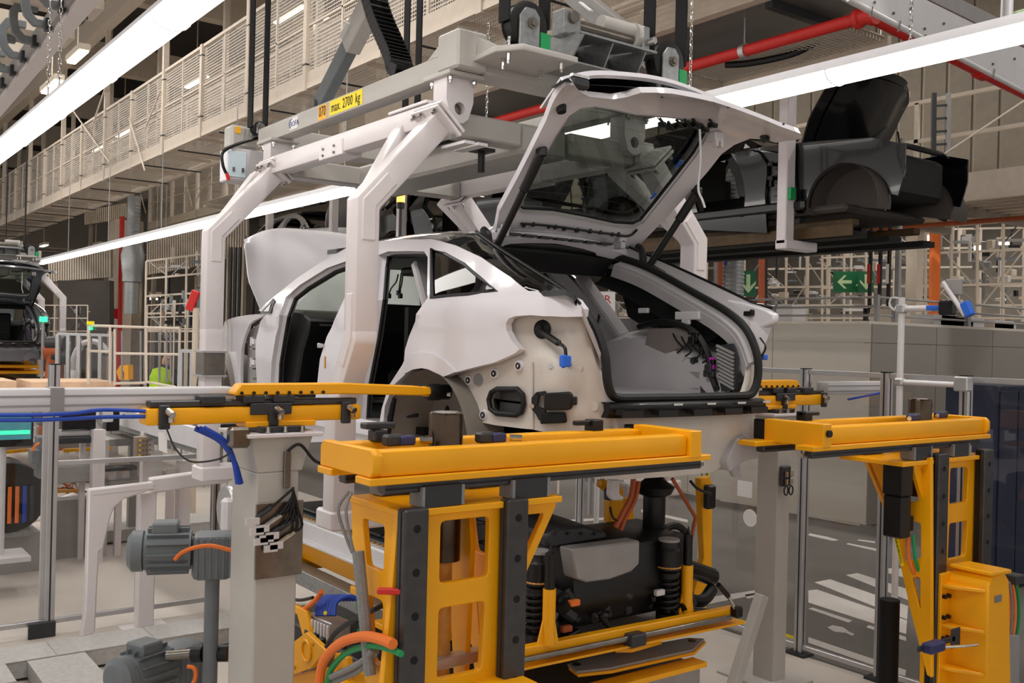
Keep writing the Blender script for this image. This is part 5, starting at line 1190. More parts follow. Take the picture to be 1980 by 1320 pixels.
# carrier below the battery
cr = thing('battery_carrier', 'yellow lifting carrier below the battery pack with a valve terminal', 'carrier', (-5.0, YC, .1))
MB().mm((-6.6, YC-.60, .68), (-4.15, YC-.48, .85)).build('side_beam', 'yellow', cr, bevel=.006); MB().mm((-6.6, YC+.48, .68), (-4.15, YC+.60, .85)).build('side_beam', 'yellow', cr, bevel=.006)
MB().mm((-6.2, YC-.72, .56), (-4.6, YC-.60, .66)).build('cable_duct', 'galv', cr, bevel=.004)
for x in (-6.3, -5.3, -4.45): MB().mm((x, YC-.7, .60), (x+.12, YC+.7, .70)).build('cross_beam', 'yellow', cr, bevel=.006)
bk = MB().mm((-4.62, YC-.92, .66), (-4.40, YC-.62, .69)).build('support_tab', 'yellow', cr, bevel=.003); MB().cyl((-4.5, YC-.82, .69), (-4.5, YC-.82, .694), .03, n=14).build('tab_hole', 'black', bk)
MB().cyl((-4.58, YC-.80, .69), (-4.58, YC-.80, .90), .022, n=10).build('support_post', 'black', bk)
MB().mm((-4.62, YC-.66, .66), (-4.3, YC-.55, .84)).build('support_block', 'yellow', cr, bevel=.004)
def pyx(L, Y): return [PY(a, b, Y) for a, b in L]
for (L, Y, nm) in (([(548, 1255), (592, 1222), (630, 1257), (600, 1292), (548, 1310)], 2.30, 'rocker_plate'), ([(560, 1165), (590, 1180), (600, 1225), (585, 1230), (575, 1190)], 2.42, 'rocker_arm'), ([(640, 1300), (648, 1262), (672, 1272), (672, 1330), (640, 1330)], 2.38, 'rocker_arm'), ([(700, 1262), (712, 1272), (730, 1330), (718, 1330)], 2.30, 'rocker_arm')):
    MB().prism(pyx(L, Y), (0, .03, 0)).build(nm, 'yellow', cr, bevel=.003)
q = PY(592, 1258, 2.296); MB().tube(arc(q, .055, 0, 2*pi-.01, 20, EX, EZ), .008, 6).build('pivot_ring', 'yellow', cr)
for (a, b) in ((562, 1250), (570, 1290), (560, 1302), (605, 1245)): q = PY(a, b, 2.298); MB().cyl(q, q+V((0, -.006, 0)), .010, n=8).build('plate_screw', 'brown', cr)
MB().prism(pyx([(540, 1310), (630, 1290), (670, 1330), (540, 1335)], 2.34), (0, .2, 0)).build('base_block', 'yellow', cr, bevel=.01)
for (a, b) in (((560, 1330), (640, 1285)), ((600, 1335), (670, 1300))): MB().cyl(PY(*a, 2.40), PY(*b, 2.40), .035, n=12).build('guide_tube', 'steel', cr)
vt = MB().prism(pyx([(590, 1185), (640, 1205), (640, 1240), (592, 1222)], 2.46), (0, .12, 0)).build('valve_terminal', 'alu', cr, bevel=.004)
for k in range(8):
    a = PY(594+6*k, 1188+2.5*k, 2.45); MB().mm(a+V((-.011, -.012, -.12)), a+V((.011, 0, -.01))).build('valve', 'alu_white', vt, bevel=.003)
    MB().tube(spline([PY(612+5*k, 1190, 2.47), PY(616+5*k, 1165, 2.5), PY(632+6*k, 1152, 2.55), PY(655+6*k, 1160, 2.6)], 6), .010, 7).build('blue_hose', 'cable_blue', vt)
MB().cyl(PY(629, 1186, 2.45), PY(629, 1184, 2.43), .010, n=10).build('yellow_cap', 'label_yellow', vt)
for k in range(3): MB().box(PY(596+14*k, 1225+8*k, 2.43), (.05, .03, .05)).build('plug_block', 'black', vt, bevel=.006)
MB().tube(spline(pyx([(553, 1168), (565, 1182), (590, 1176), (612, 1158), (622, 1143)], 2.44), 6), .015, 9).build('orange_cable', 'orange', cr)
MB().tube(spline(pyx([(555, 1155), (580, 1160), (605, 1155)], 2.44), 4), .010, 7).build('black_cable', 'black', cr)
for k in range(10):
    a = PY(640+random.uniform(0, 70), 1195+random.uniform(0, 45), 2.62); MB().tube(spline([a, a+V((random.uniform(-.1, .1), 0, random.uniform(-.12, .1))), a+V((random.uniform(-.2, .2), .05, random.uniform(-.15, .15)))], 6), .008, 6).build('loose_cable', random.choice(['black', 'dark_grey', 'green', 'black']), cr)
MB().mm((-4.7, 2.7, .37), (-4.3, 3.0, .59)).build('controller_box', 'dark_grey', cr, bevel=.01)

du = thing('drive_unit', 'dark rear drive unit with spring struts and a silver cover under the car tail', 'drive unit', (-3.75, YC, .72))
def ddx(px, py, X): return PX(px, py, X)
ca = MB().prism([(-3.95, YC-.42, .80), (-3.62, YC-.42, .80), (-3.55, YC-.42, .95), (-3.58, YC-.42, 1.2), (-3.95, YC-.42, 1.24)], (0, .80, 0)).build('motor_casting', 'black', du, bevel=.04, seg=2)
cv = [PX(*q, -3.52) for q in ((1106, 1062), (1238, 1045), (1237, 1090), (1222, 1105), (1180, 1120), (1135, 1126), (1115, 1120))]
MB().prism(cv, (-.10, 0, 0)).build('silver_cover', 'gap_grey', du, bevel=.008)
lidp = [PX(*q, -3.62) for q in ((1055, 1035), (1085, 1020), (1130, 1015), (1172, 1028), (1178, 1042), (1060, 1062))]
MB().prism(lidp, (-.34, 0, .02)).build('inverter_case', 'dark_grey', du, bevel=.015)
for k in range(4): MB().bar(PX(1075+26*k, 1032, -3.6), PX(1070+26*k, 1022, -3.9), .012, .012).build('case_rib', 'black', du)
MB().tube([(-3.72, 2.72, .90), (-3.72, 3.0, .98), (-3.72, 4.0, .98), (-3.72, 4.22, .90)], .05, 10).build('subframe_tube', 'black', du)
for s in (-1, 1):
    MB().tube(spline([(-3.7, YC+s*.40, .86), (-3.66, YC+s*.58, .80), (-3.7, YC+s*.72, .84)], 5), .035, 10).build('control_arm', 'black', du)
    MB().bar((-3.60, YC+s*.35, .80), (-3.55, YC+s*.70, .74), .05, .03).build('track_link', 'black', du, bevel=.006)
# springs and dampers
def spring(c, z0, z1, r, lab='coil_spring'):
    o = MB().tube([V((c[0]+r*cos(a), c[1]+r*sin(a), z0+(z1-z0)*i/64)) for i, a in enumerate([2*pi*6*k/64 for k in range(65)])], .010, 6).build(lab, 'black', du); return o
for px, base in ((1037, 1235), (1290, 1195)):
    c = PX(px, base, -3.55); top = c.z+.40
    sp = spring((c.x, c.y), c.z+.04, c.z+.22, .05)
    MB().lathe((c.x, c.y, c.z-.02), (c.x, c.y, top), [(0, .06), (.12, .06), (.13, .03), (.55, .03), (.56, .055), (.62, .06), (.64, .05), (.66, .065), (.9, .065), (.93, .055), (1, .05)], 20).build('air_spring', 'black', du)
    MB().cyl((c.x, c.y, top), (c.x, c.y, top+.012), .055, n=20).build('spring_cap', 'gap_grey', du)
    MB().tube(arc((c.x, c.y, c.z+.27), .062, 0, 2*pi-.01, 20, EX, EY), .006, 5).build('clamp_ring', 'brown', du)
c = PX(1263, 1060, -3.75)
MB().lathe((c.x, c.y, c.z-.25), (c.x, c.y, c.z+.40), [(0, .035), (.5, .045), (.55, .06), (.82, .06), (.84, .09), (.9, .11), (.94, .07), (1, .03)], 20).build('damper_top', 'black', du)
w = PX(1300, 1060, -3.9); MB().tube(arc(w, .13, 0, 2*pi-.01, 28, EY, EZ), .022, 8).build('belt_pulley', 'black', du); MB().cyl(w+V((-.03, 0, 0)), w+V((.03, 0, 0)), .10, n=20).build('wheel_hub', 'dark_grey', du)
random.seed(3)
for k in range(60):
    p = PX(random.uniform(1040, 1330), random.uniform(1120, 1235), -3.54+random.uniform(-.10, -.02)); p.z = max(p.z, .86); sz = random.uniform(.02, .07)
    r_ = random.random()
    if r_ < .5: MB().box(p, (sz, sz*random.uniform(.6, 1.8), sz*random.uniform(.5, 1.4)), Matrix.Rotation(random.uniform(0, 3), 3, 'X')).build('casting_lug', random.choice(['black', 'black', 'dark_grey']), du, bevel=.006)
    else: MB().cyl(p, p+V((random.uniform(-.02, .05), random.uniform(-.08, .08), random.uniform(-.06, .06))), sz*.5, n=10).build('fitting', random.choice(['black', 'dark_grey', 'black', 'rail_steel']), du)
for (px, py, m_) in ((1275, 1145, 'alu_white'), (1110, 1165, 'orange'), (1095, 1215, 'rust'), (1160, 1225, 'rust')): MB().box(PX(px, py, -3.52), (.03, .06, .03)).build('connector', m_, du, bevel=.005)
for (P, m_, r_) in (([(1225, 925), (1220, 960), (1205, 990), (1190, 1020)], 'rust', .014), ([(1235, 930), (1228, 965), (1210, 1000), (1200, 1025)], 'rust', .012), ([(1300, 925), (1330, 975), (1345, 1000)], 'rust', .010), ([(1335, 930), (1350, 945), (1375, 955)], 'black', .008), ([(1345, 1000), (1335, 1050), (1325, 1100)], 'rust', .010), ([(1310, 1110), (1350, 1115), (1375, 1125)], 'black', .010), ([(1180, 980), (1185, 1000), (1200, 1010)], 'black', .006)):
    MB().tube(spline([PX(a, b, -3.62) for a, b in P], 5), r_, 8).build('cable', m_, du)
# carrier of the drive unit
dc = thing('drive_carrier', 'yellow carrier with crank rail and support posts below the drive unit', 'carrier', (-3.7, YC, .1))
XR = -3.46
rl = MB().bar(PX(1000, 1262, XR), PX(1418, 1180, XR), .05, .05).build('front_rail', 'yellow', dc, bevel=.004); MB().bar(PX(1000, 1290, XR), PX(1430, 1200, XR), .07, .012).build('rail_flange', 'yellow', rl)
MB().cyl(PX(1005, 1277, XR+.045), PX(1412, 1193, XR+.045), .014, n=12).build('crank_shaft', 'steel', rl)
e0 = PX(1424, 1182, XR+.045); MB().box(e0, (.06, .05, .06)).build('crank_hub', 'black', rl, bevel=.01)
MB().cyl(e0, PX(1408, 1152, XR+.05), .010, n=8).build('crank_lever', 'chrome', rl); MB().cyl(PX(1408, 1152, XR+.05), PX(1389, 1130, XR+.05), .014, n=10).build('crank_grip', 'black', rl)
MB().box(PX(1228, 1235, XR+.05), (.07, .10, .06)).build('shaft_bearing', 'dark_grey', rl, bevel=.008)
pt = [PX(*q, -3.5) for q in ((1000, 1238), (1420, 1158), (1400, 1150), (1010, 1225))]
MB().mm((-4.13, 2.75, .70), (-3.52, 4.2, .725)).build('deck_plate', 'gap_grey', dc, bevel=.003)
for (px, y0, y1, X) in ((1060, 1245, 1138, -3.44), (1327, 1190, 1092, -3.52)):
    a = PX(px, y0, X); b = PX(px, y1, X)
    o = MB().cyl(a, V((a.x, a.y, b.z)), .030, n=14).build('support_post', 'yellow', dc)
    MB().prism([a+V((0, -.06, 0)), a+V((0, .06, 0)), a+V((0, .03, .14)), a+V((0, -.02, .14))], (-.012, 0, 0)).build('post_gusset', 'yellow', o)
    MB().lathe(V((a.x, a.y, b.z)), V((a.x, a.y, b.z+.2)), [(0, .024), (.8, .024), (.85, .010), (1, .002)], 14).build('locating_pin', 'black', o)
for (L, X, nm) in (([(1165, 928), (1198, 932), (1206, 948), (1206, 1040), (1190, 1040), (1186, 960), (1163, 940)], -4.2, 'upright'), ([(1186, 940), (1202, 942), (1202, 1010), (1178, 1010), (1178, 960)], -4.12, 'upright'), ([(1212, 965), (1226, 960), (1226, 1040), (1212, 1040)], -4.25, 'upright'), ([(1355, 925), (1372, 920), (1378, 935), (1376, 1165), (1340, 1168), (1337, 1160), (1362, 1080)], -3.95, 'upright')):
    MB().prism([PX(*q, X) for q in L], (-.05, 0, 0)).build(nm, 'yellow', dc, bevel=.004)
q = PX(1372, 960, -3.9); MB().box(q, (.05, .07, .14)).build('sensor_unit', 'black', dc, bevel=.01)
q = PX(1180, 955, -4.05); MB().box(q, (.05, .06, .06)).build('camera_unit', 'navy', dc, bevel=.006)
tp = [PZ(*q, .60) for q in ((1097, 1283), (1165, 1262), (1330, 1232), (1362, 1234), (1340, 1255), (1180, 1290), (1115, 1297))]
o = MB().prism(tp, (0, 0, -.012)).build('turntable_plate', 'gap_grey', dc, bevel=.002); MB().prism([p+V((.012, 0, -.012)) for p in tp], (0, 0, -.014)).build('plate_edge', 'yellow', o)
for q in ((1115, 1284), (1338, 1238)): c_ = PZ(*q, .601); MB().cyl(c_, c_+V((0, 0, .003)), .022, n=14).build('plate_hole', 'black', o)
bp2 = [PZ(*q, .66) for q in ((1180, 1243), (1270, 1226), (1280, 1238), (1222, 1254), (1190, 1254))]
MB().prism(bp2, (0, 0, -.02)).build('bracket_plate', 'yellow', dc, bevel=.002)
MB().mm((-4.0, 2.95, .38), (-3.5, 3.9, .525)).build('lift_body', 'dark_grey', dc, bevel=.01)
MB().mm((-3.5, 3.0, .40), (-3.49, 3.88, .52)).build('lift_panel', 'gap_grey', dc); MB().mm((-3.56, 2.95, .525), (-3.46, 3.9, .55)).build('plate_edge', 'yellow', dc)
MB().mm((-4.1, 2.9, .0), (-3.55, 3.95, .38)).build('lift_base', 'dark_grey', dc, bevel=.01)
MB().mm((-4.5, 2.6, .30), (-3.6, 4.0, .36)).build('base_plate', 'yellow', dc, bevel=.004)
MB().mm((-6.4, 2.75, .0), (-4.5, 4.2, .30)).build('base_frame', 'dark_grey', dc, bevel=.01)
# ================================================================== guard fences
def fence(name, label, base, posts, rails, panes, group='guard fences'):
    t = thing(name, label, 'fence', base, group)
    for (x, y, z0, z1, w) in posts:
        p = MB().mm((x-w/2, y-w/2, z0), (x+w/2, y+w/2, z1)).build('post', 'alu', t, bevel=.004)
        for s in (-1, 1): MB().mm((x-.006, y+s*w/2-.001, z0), (x+.006, y+s*w/2+.001, z1)).build('groove', 'dark_grey', p)
        MB().mm((x+w/2-.001, y-.006, z0), (x+w/2+.001, y+.006, z1)).build('groove', 'dark_grey', p)
        MB().mm((x-w*.5, y-w*.5, z1), (x+w*.5, y+w*.5, z1+.006)).build('cap', 'black', p)
    for (a, b, w) in rails: MB().bar(a, b, w, w).build('rail', 'alu', t, bevel=.003)
    for (a, b) in panes: MB().mm(a, b).build('pane', 'clear_panel', t)
    return t
YF = 5.90; zt = 2.05
def xf(px, py): return PY(px, py, YF).x
xp = [xf(1120, 1000), xf(1360, 1000), xf(1552, 1000), xf(1708, 1000), xf(1862, 1000), -1.9]
rf = fence('guard_fence', 'aluminium guard fence with clear panes right of the car', (-4, YF, 0), [(x, YF, .02, zt, .06) for x in xp],
      [((xp[i]+.03, YF, z), (xp[i+1]-.03, YF, z), .035) for i in range(len(xp)-1) for z in (.06, zt-.02)]+[((xp[2]+.03, YF, 1.60), (xp[3]-.03, YF, 1.60), .02)],
      [((xp[i]+.03, YF-.003, .08), (xp[i+1]-.03, YF+.003, zt-.04)) for i in range(len(xp)-1)])
for k in range(len(xp)): MB().mm((xp[k]-.08, YF-.06, 0), (xp[k]+.08, YF+.06, .02)).build('foot', 'dark_grey', rf)
# yellow edged notice pane and round sticker on the glass
MB().mm((xp[1]+.04, YF-.006, .10), (xp[1]+.055, YF-.003, 1.9)).build('yellow_edging', 'label_yellow', rf); MB().mm((xp[1]+.04, YF-.006, .10), (xp[2]-.05, YF-.003, .12)).build('yellow_edging', 'label_yellow', rf)
q = PY(1450, 1001, YF-.006); MB().cyl(q, q+V((0, .002, 0)), .066, n=28).build('round_sticker', 'print_white', rf)
q = PY(1440, 945, YF-.006); MB().box(q, (.14, .002, .12)).build('paper_sheet', 'print_white', rf)
MB().mm((xp[1]+.04, YF-.01, .03), (xp[2]-.04, YF+.01, .10)).build('kick_plate', 'alu', rf); 
q = PY(1466, 1105, YF-.02); MB().box(q, (.03, .04, .08)).build('door_latch', 'black', rf, bevel=.006)
# sensor mast on the right fence
ms = PY(1740, 742, YF-.12)
mt_ = thing('sensor_mast', 'slim aluminium mast with two blue sensors above the right fence', 'mast', (ms.x, ms.y, 1.70))
MB().cyl((ms.x, ms.y, 0), (ms.x, ms.y, PY(1740, 575, ms.y).z), .021, n=14).build('tube', 'alu_white', mt_)
zb = PY(1740, 597, ms.y).z; 
xa = PY(1840, 597, ms.y).x
MB().cyl((ms.x-.04, ms.y, zb), (PY(1800, 597, ms.y).x, ms.y, zb), .020, n=14).build('arm', 'alu_white', mt_)
MB().box((ms.x, ms.y, zb), (.06, .06, .06)).build('cross_clamp', 'alu', mt_, bevel=.01); zc = PY(1740, 738, ms.y).z
MB().box((ms.x, ms.y, zc), (.06, .06, .05)).build('cross_clamp', 'alu', mt_, bevel=.01); MB().cyl((ms.x, ms.y, zc), (PY(1850, 742, ms.y).x, ms.y, zc), .018, n=12).build('lower_arm', 'alu_white', mt_)
MB().box(PY(1862, 742, ms.y), (.09, .07, .09)).build('fence_clamp', 'alu', mt_, bevel=.008)
MB().box(PY(1806, 595, ms.y), (.09, .045, .03)).build('blue_sensor', 'blue', mt_, bevel=.006)
MB().box(PY(1832, 595, ms.y), (.09, .07, .09)).build('black_joint', 'black', mt_, bevel=.01); MB().box(PY(1845, 555, ms.y), (.10, .03, .10)).build('grey_plate', 'gap_grey', mt_, bevel=.006)
MB().cyl(PY(1823, 545, ms.y-.05), PY(1866, 610, ms.y-.05), .014, n=12).build('tilted_rod', 'alu_white', mt_)
MB().box(PY(1871, 597, ms.y-.05), (.05, .05, .09), Matrix.Rotation(radians(-25), 3, 'Y')).build('blue_sensor', 'blue', mt_, bevel=.006)
MB().tube(spline([PY(*q, ms.y) for q in ((1738, 577), (1724, 576), (1720, 590), (1730, 600))], 5), .007, 6).build('cable_loop', 'alu_white', mt_)
# mast seen through the car (behind the rear window opening)
m2 = PY(1162, 640, 5.45); t2 = thing('sensor_mast', 'slim white mast seen through the open side of the car', 'mast', (m2.x, m2.y, 0))
MB().cyl((m2.x, m2.y, 0), (m2.x, m2.y, PY(1162, 580, 5.45).z), .022, n=12).build('tube', 'alu_white', t2); MB().box(PY(1158, 638, 5.43), (.12, .07, .07)).build('cross_clamp', 'gap_grey', t2, bevel=.01)

# left fence across the picture
XL = -7.62
def yl(px, py): return PX(px, py, XL).y
yp = [yl(-140, 1000), yl(98, 1000), yl(415, 1000)]
lf = fence('guard_fence', 'aluminium guard fence with clear panes in the left foreground', (XL, 2, 0), [(XL, yp[0], .02, 1.95, .07), (XL, yp[1], .02, 1.95, .07), (XL+.0, yp[2], .02, 1.2, .06)],
      [((XL, yp[0], .10), (XL, yp[1], .10), .035), ((XL, yp[1], .10), (XL, yp[2], .10), .035), ((XL, yp[0], 1.66), (XL, yp[1], 1.66), .035), ((XL, yp[1], PX(250, 888, XL).z), (XL, yp[2], PX(250, 888, XL).z), .035), ((XL, yl(84, 1000), .12), (XL, yl(84, 1000), 1.66), .035), ((XL, yl(268, 1000), .10), (XL, yl(268, 1000), .98), .035)],
      [((XL-.003, yp[0]+.04, .12), (XL+.003, yl(84, 1000), 1.64)), ((XL-.003, yp[1]+.04, .12), (XL+.003, yp[2]-.04, PX(250, 888, XL).z-.02))])
MB().mm((XL+.03, yp[1]-.14, 0), (XL+.06, yp[1]+.04, .11)).build('foot_bracket', 'dark_grey', lf, bevel=.004)
# white portal frame standing in front of it
XG = -7.30
go_ = [PX(*q, XG) for q in ((172, 946), (298, 932), (299, 946), (270, 955), (240, 965), (222, 980), (214, 1000), (200, 1060), (192, 1066), (184, 1225), (157, 1232), (165, 1180))]
gt = thing('portal_frame', 'white painted portal frame leg in front of the left fence', 'frame', V((XG, go_[9].y, 0)))
MB().prism(go_, (-.07, 0, 0)).build('corner_leg', 'arm_white', gt, bevel=.01)
MB().prism([PX(*q, XG+.004) for q in ((180, 953), (298, 941), (298, 944), (180, 957))], (-.01, 0, 0)).build('top_rib', 'arm_white', gt)
a = PX(290, 938, XG-.12); b = PX(440, 917, XG-.12); MB().bar(a, b, .10, .11).build('cross_beam', 'arm_white', gt, bevel=.01)
c = PX(284, 950, XG-.13); MB().mm((c.x-.05, c.y-.06, .02), (c.x+.05, c.y+.06, c.z)).build('rear_leg', 'arm_white', gt, bevel=.008); MB().mm((c.x-.10, c.y-.16, 0), (c.x+.16, c.y+.16, .02)).build('foot_plate', 'arm_white', gt)
MB().mm((go_[9].x-.1, go_[9].y-.05, 0), (go_[9].x+.03, go_[9].y+.12, .02)).build('foot_plate', 'arm_white', gt)
# galvanised cable channels on the floor, with chequered lids
def channel(name, label, x0, x1, y0, y1, z, n, along='y'):
    t = thing(name, label, 'cable channel', ((x0+x1)/2, (y0+y1)/2, 0), 'floor cable channels')
    MB().mm((x0, y0, .02), (x1, y1, z-.006)).build('trough', 'galv_light', t)
    for k in range(n):
        if along == 'y': L = (y1-y0)/n; MB().mm((x0-.005, y0+k*L+.004, z-.006), (x1+.005, y0+(k+1)*L-.004, z)).build('lid', 'galv_light', t)
        else: L = (x1-x0)/n; MB().mm((x0+k*L+.004, y0-.005, z-.006), (x0+(k+1)*L-.004, y1+.005, z)).build('lid', 'galv_light', t)
    m_ = 5
    for k in range(m_): 
        if along == 'y': y = y0+(y1-y0)*(k+.5)/m_; MB().mm((x0+.05, y-.05, 0), (x1-.02, y+.05, .03)).build('foot', 'dark_grey', t)
        else: x = x0+(x1-x0)*(k+.5)/m_; MB().mm((x-.05, y0+.02, 0), (x+.05, y1-.02, .03)).build('foot', 'dark_grey', t)
channel('cable_channel', 'galvanised floor channel running across at the lower left', -7.02, -6.70, .2, 3.3, .13, 5)
channel('cable_channel', 'chequered ramp channel at the bottom left corner', -6.69, -4.6, 1.27, 1.60, .125, 2, 'x')
channel('cable_channel', 'galvanised floor channel in front of the robot cell', -11.0, -10.55, -1.5, 5.2, .14, 6)
channel('cable_channel', 'short channel piece at the left edge of the floor', -6.69, -6.3, .6, 1.14, .14, 1)
# ================================================================== catwalks of the upper level
def catwalk(label, x0, x1, y0, y1, z, pitch, H=1.5, rails=(0, 1), tall=2, hang=8.9, fine=True):
    t = thing('catwalk', label, 'catwalk', ((x0+x1)/2, (y0+y1)/2, z), 'catwalks of the upper level')
    n = int(round((x1-x0)/pitch)); L = (x1-x0)/n
    for k in range(n):
        a = x0+k*L
        MB().mm((a+.01, y0+.04, z+.02), (a+L-.01, y1-.04, z+.03)).build('floor_grating', 'perforated_floor', t, uv=True)
        MB().mm((a-.04, y0, z-.06), (a+.04, y1, z+.02)).build('cross_member', 'beige', t)
        MB().cyl((a+L*.4, y0, z-.13), (a+L*.4, y1, z-.13), .014, n=5).build('cross_rod', 'dark_grey', t); MB().mm((a+L*.7-.02, y0, z-.03), (a+L*.7+.02, y1, z+.02)).build('bearer', 'beige', t)
    for r in rails:
        y = y0 if r == 0 else y1
        MB().mm((x0, y-.03, z-.08), (x1, y+.03, z-.0)).build('edge_beam', 'beige', t)
        MB().mm((x0, y-.02, z), (x1, y+.02, z+.16)).build('toe_board', 'beige', t)
        MB().mm((x0, y-.025, z+H-.05), (x1, y+.025, z+H)).build('handrail', 'beige', t)
        MB().mm((x0, y-.015, z+H*.52), (x1, y+.015, z+H*.52+.03)).build('knee_rail', 'beige', t)
        for k in range(n+1):
            a = x0+k*L; tl = (k % tall == 0)
            p = MB().mm((a-.05, y-.05, z-.1), (a+.05, y+.05, hang if tl else z+H)).build('post', 'beige', t)
            if fine: MB().mm((a-.055, y-.055, z+.25), (a+.055, y+.055, z+.27)).build('clamp', 'dark_grey', p); MB().mm((a-.055, y-.055, z+H-.2), (a+.055, y+.055, z+H-.18)).build('clamp', 'dark_grey', p)
            if k < n: 
                MB().mm((a+.06, y-.004, z+.17), (a+L-.06, y+.004, z+H-.06)).build('mesh_panel', 'perforated', t, uv=True)
                MB().mm((a+L/2-.02, y-.015, z+.16), (a+L/2+.02, y+.015, z+H-.05)).build('panel_stile', 'beige', t)
    return t
cw1 = catwalk('pale catwalk with perforated railings high above the car', -44.0, -2.0, 5.7, 6.85, 5.65, 2.1)
cw2 = catwalk('lower catwalk with perforated railings behind the first one', -34.0, -8.0, 9.9, 11.1, 5.75, 2.4, fine=False)
catwalk('distant cross catwalk at the upper left end of the hall', -47.6, -44.6, 3.0, 14.0, 5.7, 3.0, fine=False)
# slender wire braces on the railings
for k, (a, b) in enumerate((((140, 212), (212, 315)), ((205, 165), (178, 245)), ((250, 228), (280, 330)), ((310, 175), (280, 250)))): MB().cyl(PY(*a, 5.62), PY(*b, 5.62), .018, n=6).build('brace_rod', 'beige', cw1)
for k, (a, b) in enumerate((((355, 335), (372, 400)), ((415, 318), (378, 390)), ((270, 370), (282, 412)))): MB().cyl(PY(*a, 9.82), PY(*b, 9.82), .018, n=6).build('brace_rod', 'beige', cw2)
# ---- upper left: conveyor track with grey C-hooks, cross channels, buffers
ct = thing('overhead_track', 'white overhead conveyor track with grey C-hooks in the upper left corner', 'track', PD(60, 100, 9))
a = PY(25, 175, 2.2); b = PY(170, 0, 2.2); d = (b-a).normalized()
MB().bar(a-d*6, b+d*6, .16, .06).build('track_rail', 'arm_white', ct); MB().bar(a-d*6+V((0, -.1, .10)), b+d*6+V((0, -.1, .10)), .05, .16).build('track_web', 'gap_grey', ct)
for k in range(8):
    c = a+d*(-.5+.62*k)+V((0, -.13, .12))
    P = [c+V((0, 0, -.08)), c+V((0, -.12, -.08)), c+V((0, -.19, -.01)), c+V((0, -.21, .09)), c+V((0, -.21, .19)), c+V((0, -.16, .27)), c+V((0, .02, .27))]
    MB().sweep(P, .08, .06, EX).build('c_hook', 'motor_grey', ct, bevel=.008)
    MB().box(c+V((0, .0, -.08)), (.10, .06, .12)).build('hook_clamp', 'dark_grey', ct, bevel=.006)
for k in range(7):
    x = a.x-2.0+1.3*k; ch_ = tag(MB().mm((x, .4, a.z+.47), (x+.50, 2.65, a.z+.65)).build('cross_channel', 'beige'), 'pale cross channel above the left strip light, %s' % ['farthest of the row', 'second from the far end', 'third from the far end', 'middle of the row', 'third from the near end', 'second from the near end', 'nearest of the row'][k], 'channel', 'cross channels in the upper left')
    MB().cyl((x+.25, 1.12, a.z+.65), (x+.25, 1.12, 8.9), .02, n=6).build('drop_rod', 'beige', ch_)
    for j in range(2): 
        q = V((x+.15+.2*j, 2.5, a.z+.47)); MB().cyl(q, q-V((0, 0, .09)), .014, .03, 8).build('buffer_foot', 'dark_grey', ch_)
# far luminaires of the hall roof and machine hall lights (small, bright)
for k, (px, py, D, w) in enumerate(((100, 170, 17, 1.2), (150, 112, 15, .9), (560, 30, 22, 1.6), (600, 52, 24, 1.8), (200, 285, 30, 2.2), (240, 258, 30, 1.6), (215, 150, 27, 1.4), (380, 160, 24, 1.5), (300, 345, 34, 1.4), (1700, 200, 16, 1.0), (185, 476, 36, 1.6), (85, 476, 36, 1.0), (700, 20, 20, 1.5))):
    q = PD(px, py, D); t = thing('hall_lamp', '%s of the distant lamps under the hall roof' % ['first', 'second', 'third', 'fourth', 'fifth', 'sixth', 'seventh', 'eighth', 'ninth', 'tenth', 'eleventh', 'twelfth', 'thirteenth'][k], 'lamp', q, 'distant hall lamps')
    MB().mm(q+V((-w/2, -.08, .03)), q+V((w/2, .08, .12))).build('housing', 'beige', t); MB().cyl(q+V((0, 0, .12)), V((q.x, q.y, 11)), .012, n=5).build('rod', 'beige', t); MB().mm(q+V((-w/2+.03, -.06, 0)), q+V((w/2-.03, .06, .03))).build('diffuser', 'far_light', t)
# ---- top right: grey enclosure underside, grating, red pipe, channel beam
en = thing('grey_enclosure', 'dark grey enclosure underside beside the red pipe', 'enclosure', (-9, 8.6, 5.2))
MB().mm((-13, 6.98, 5.30), (-4.6, 8.05, 5.40)).build('bottom_sheet', 'enclosure_grey', en)
for k in range(4): MB().mm((-11.4+1.9*k, 6.98, 5.22), (-11.32+1.9*k, 8.05, 5.30)).build('rib', 'dark_grey', en)
def kx(px, py, z): return PZ(px, py, z)
eb_ = tag(MB().mm((-13, 6.87, 5.28), (-3.4, 6.98, 5.54)).build('edge_girder', 'beige'), 'long pale girder beside the grey enclosure', 'girder')
zr = 4.98; YR = (zr-2.2)/.3859
rp_ = thing('red_pipe', 'red fire water pipe turning a corner at the upper right', 'pipe', (PY(1680, 40, YR).x, YR, zr))
cx_ = PY(1680, 42, YR).x
MB().cyl((cx_-6.5, YR, zr), (cx_, YR, zr), .055, n=14).build('pipe_run', 'red', rp_)
endp = PX(1990, 205, cx_); endp = V((cx_+.15, endp.y, endp.z))
MB().cyl((cx_, YR, zr), endp, .055, n=14).build('pipe_run', 'red', rp_)
MB().lathe((cx_-.14, YR, zr), (cx_+.06, YR, zr), [(0, .06), (.1, .085), (.3, .085), (.35, .068), (.7, .068), (.75, .085), (1, .085)], 14).build('elbow', 'red', rp_)
for xx in (cx_-1.35, cx_-3.1): MB().lathe((xx, YR, zr), (xx+.06, YR, zr), [(0, .068), (1, .068)], 14).build('clip', 'alu', rp_); MB().cyl((xx+.03, YR, zr+.06), (xx+.03, YR, 5.298), .008, n=6).build('rod', 'alu', rp_)
m_ = (V((cx_, YR, zr))*.42+endp*.58); MB().cyl(m_, m_+(endp-V((cx_, YR, zr))).normalized()*.10, .075, n=14).build('coupling', 'red', rp_)
zg = 5.0; Yg0 = (zg-2.2)/.349; 
gr = thing('grating_walkway', 'pale grating walkway seen from below under the red pipe', 'walkway', (-8, Yg0, zg))
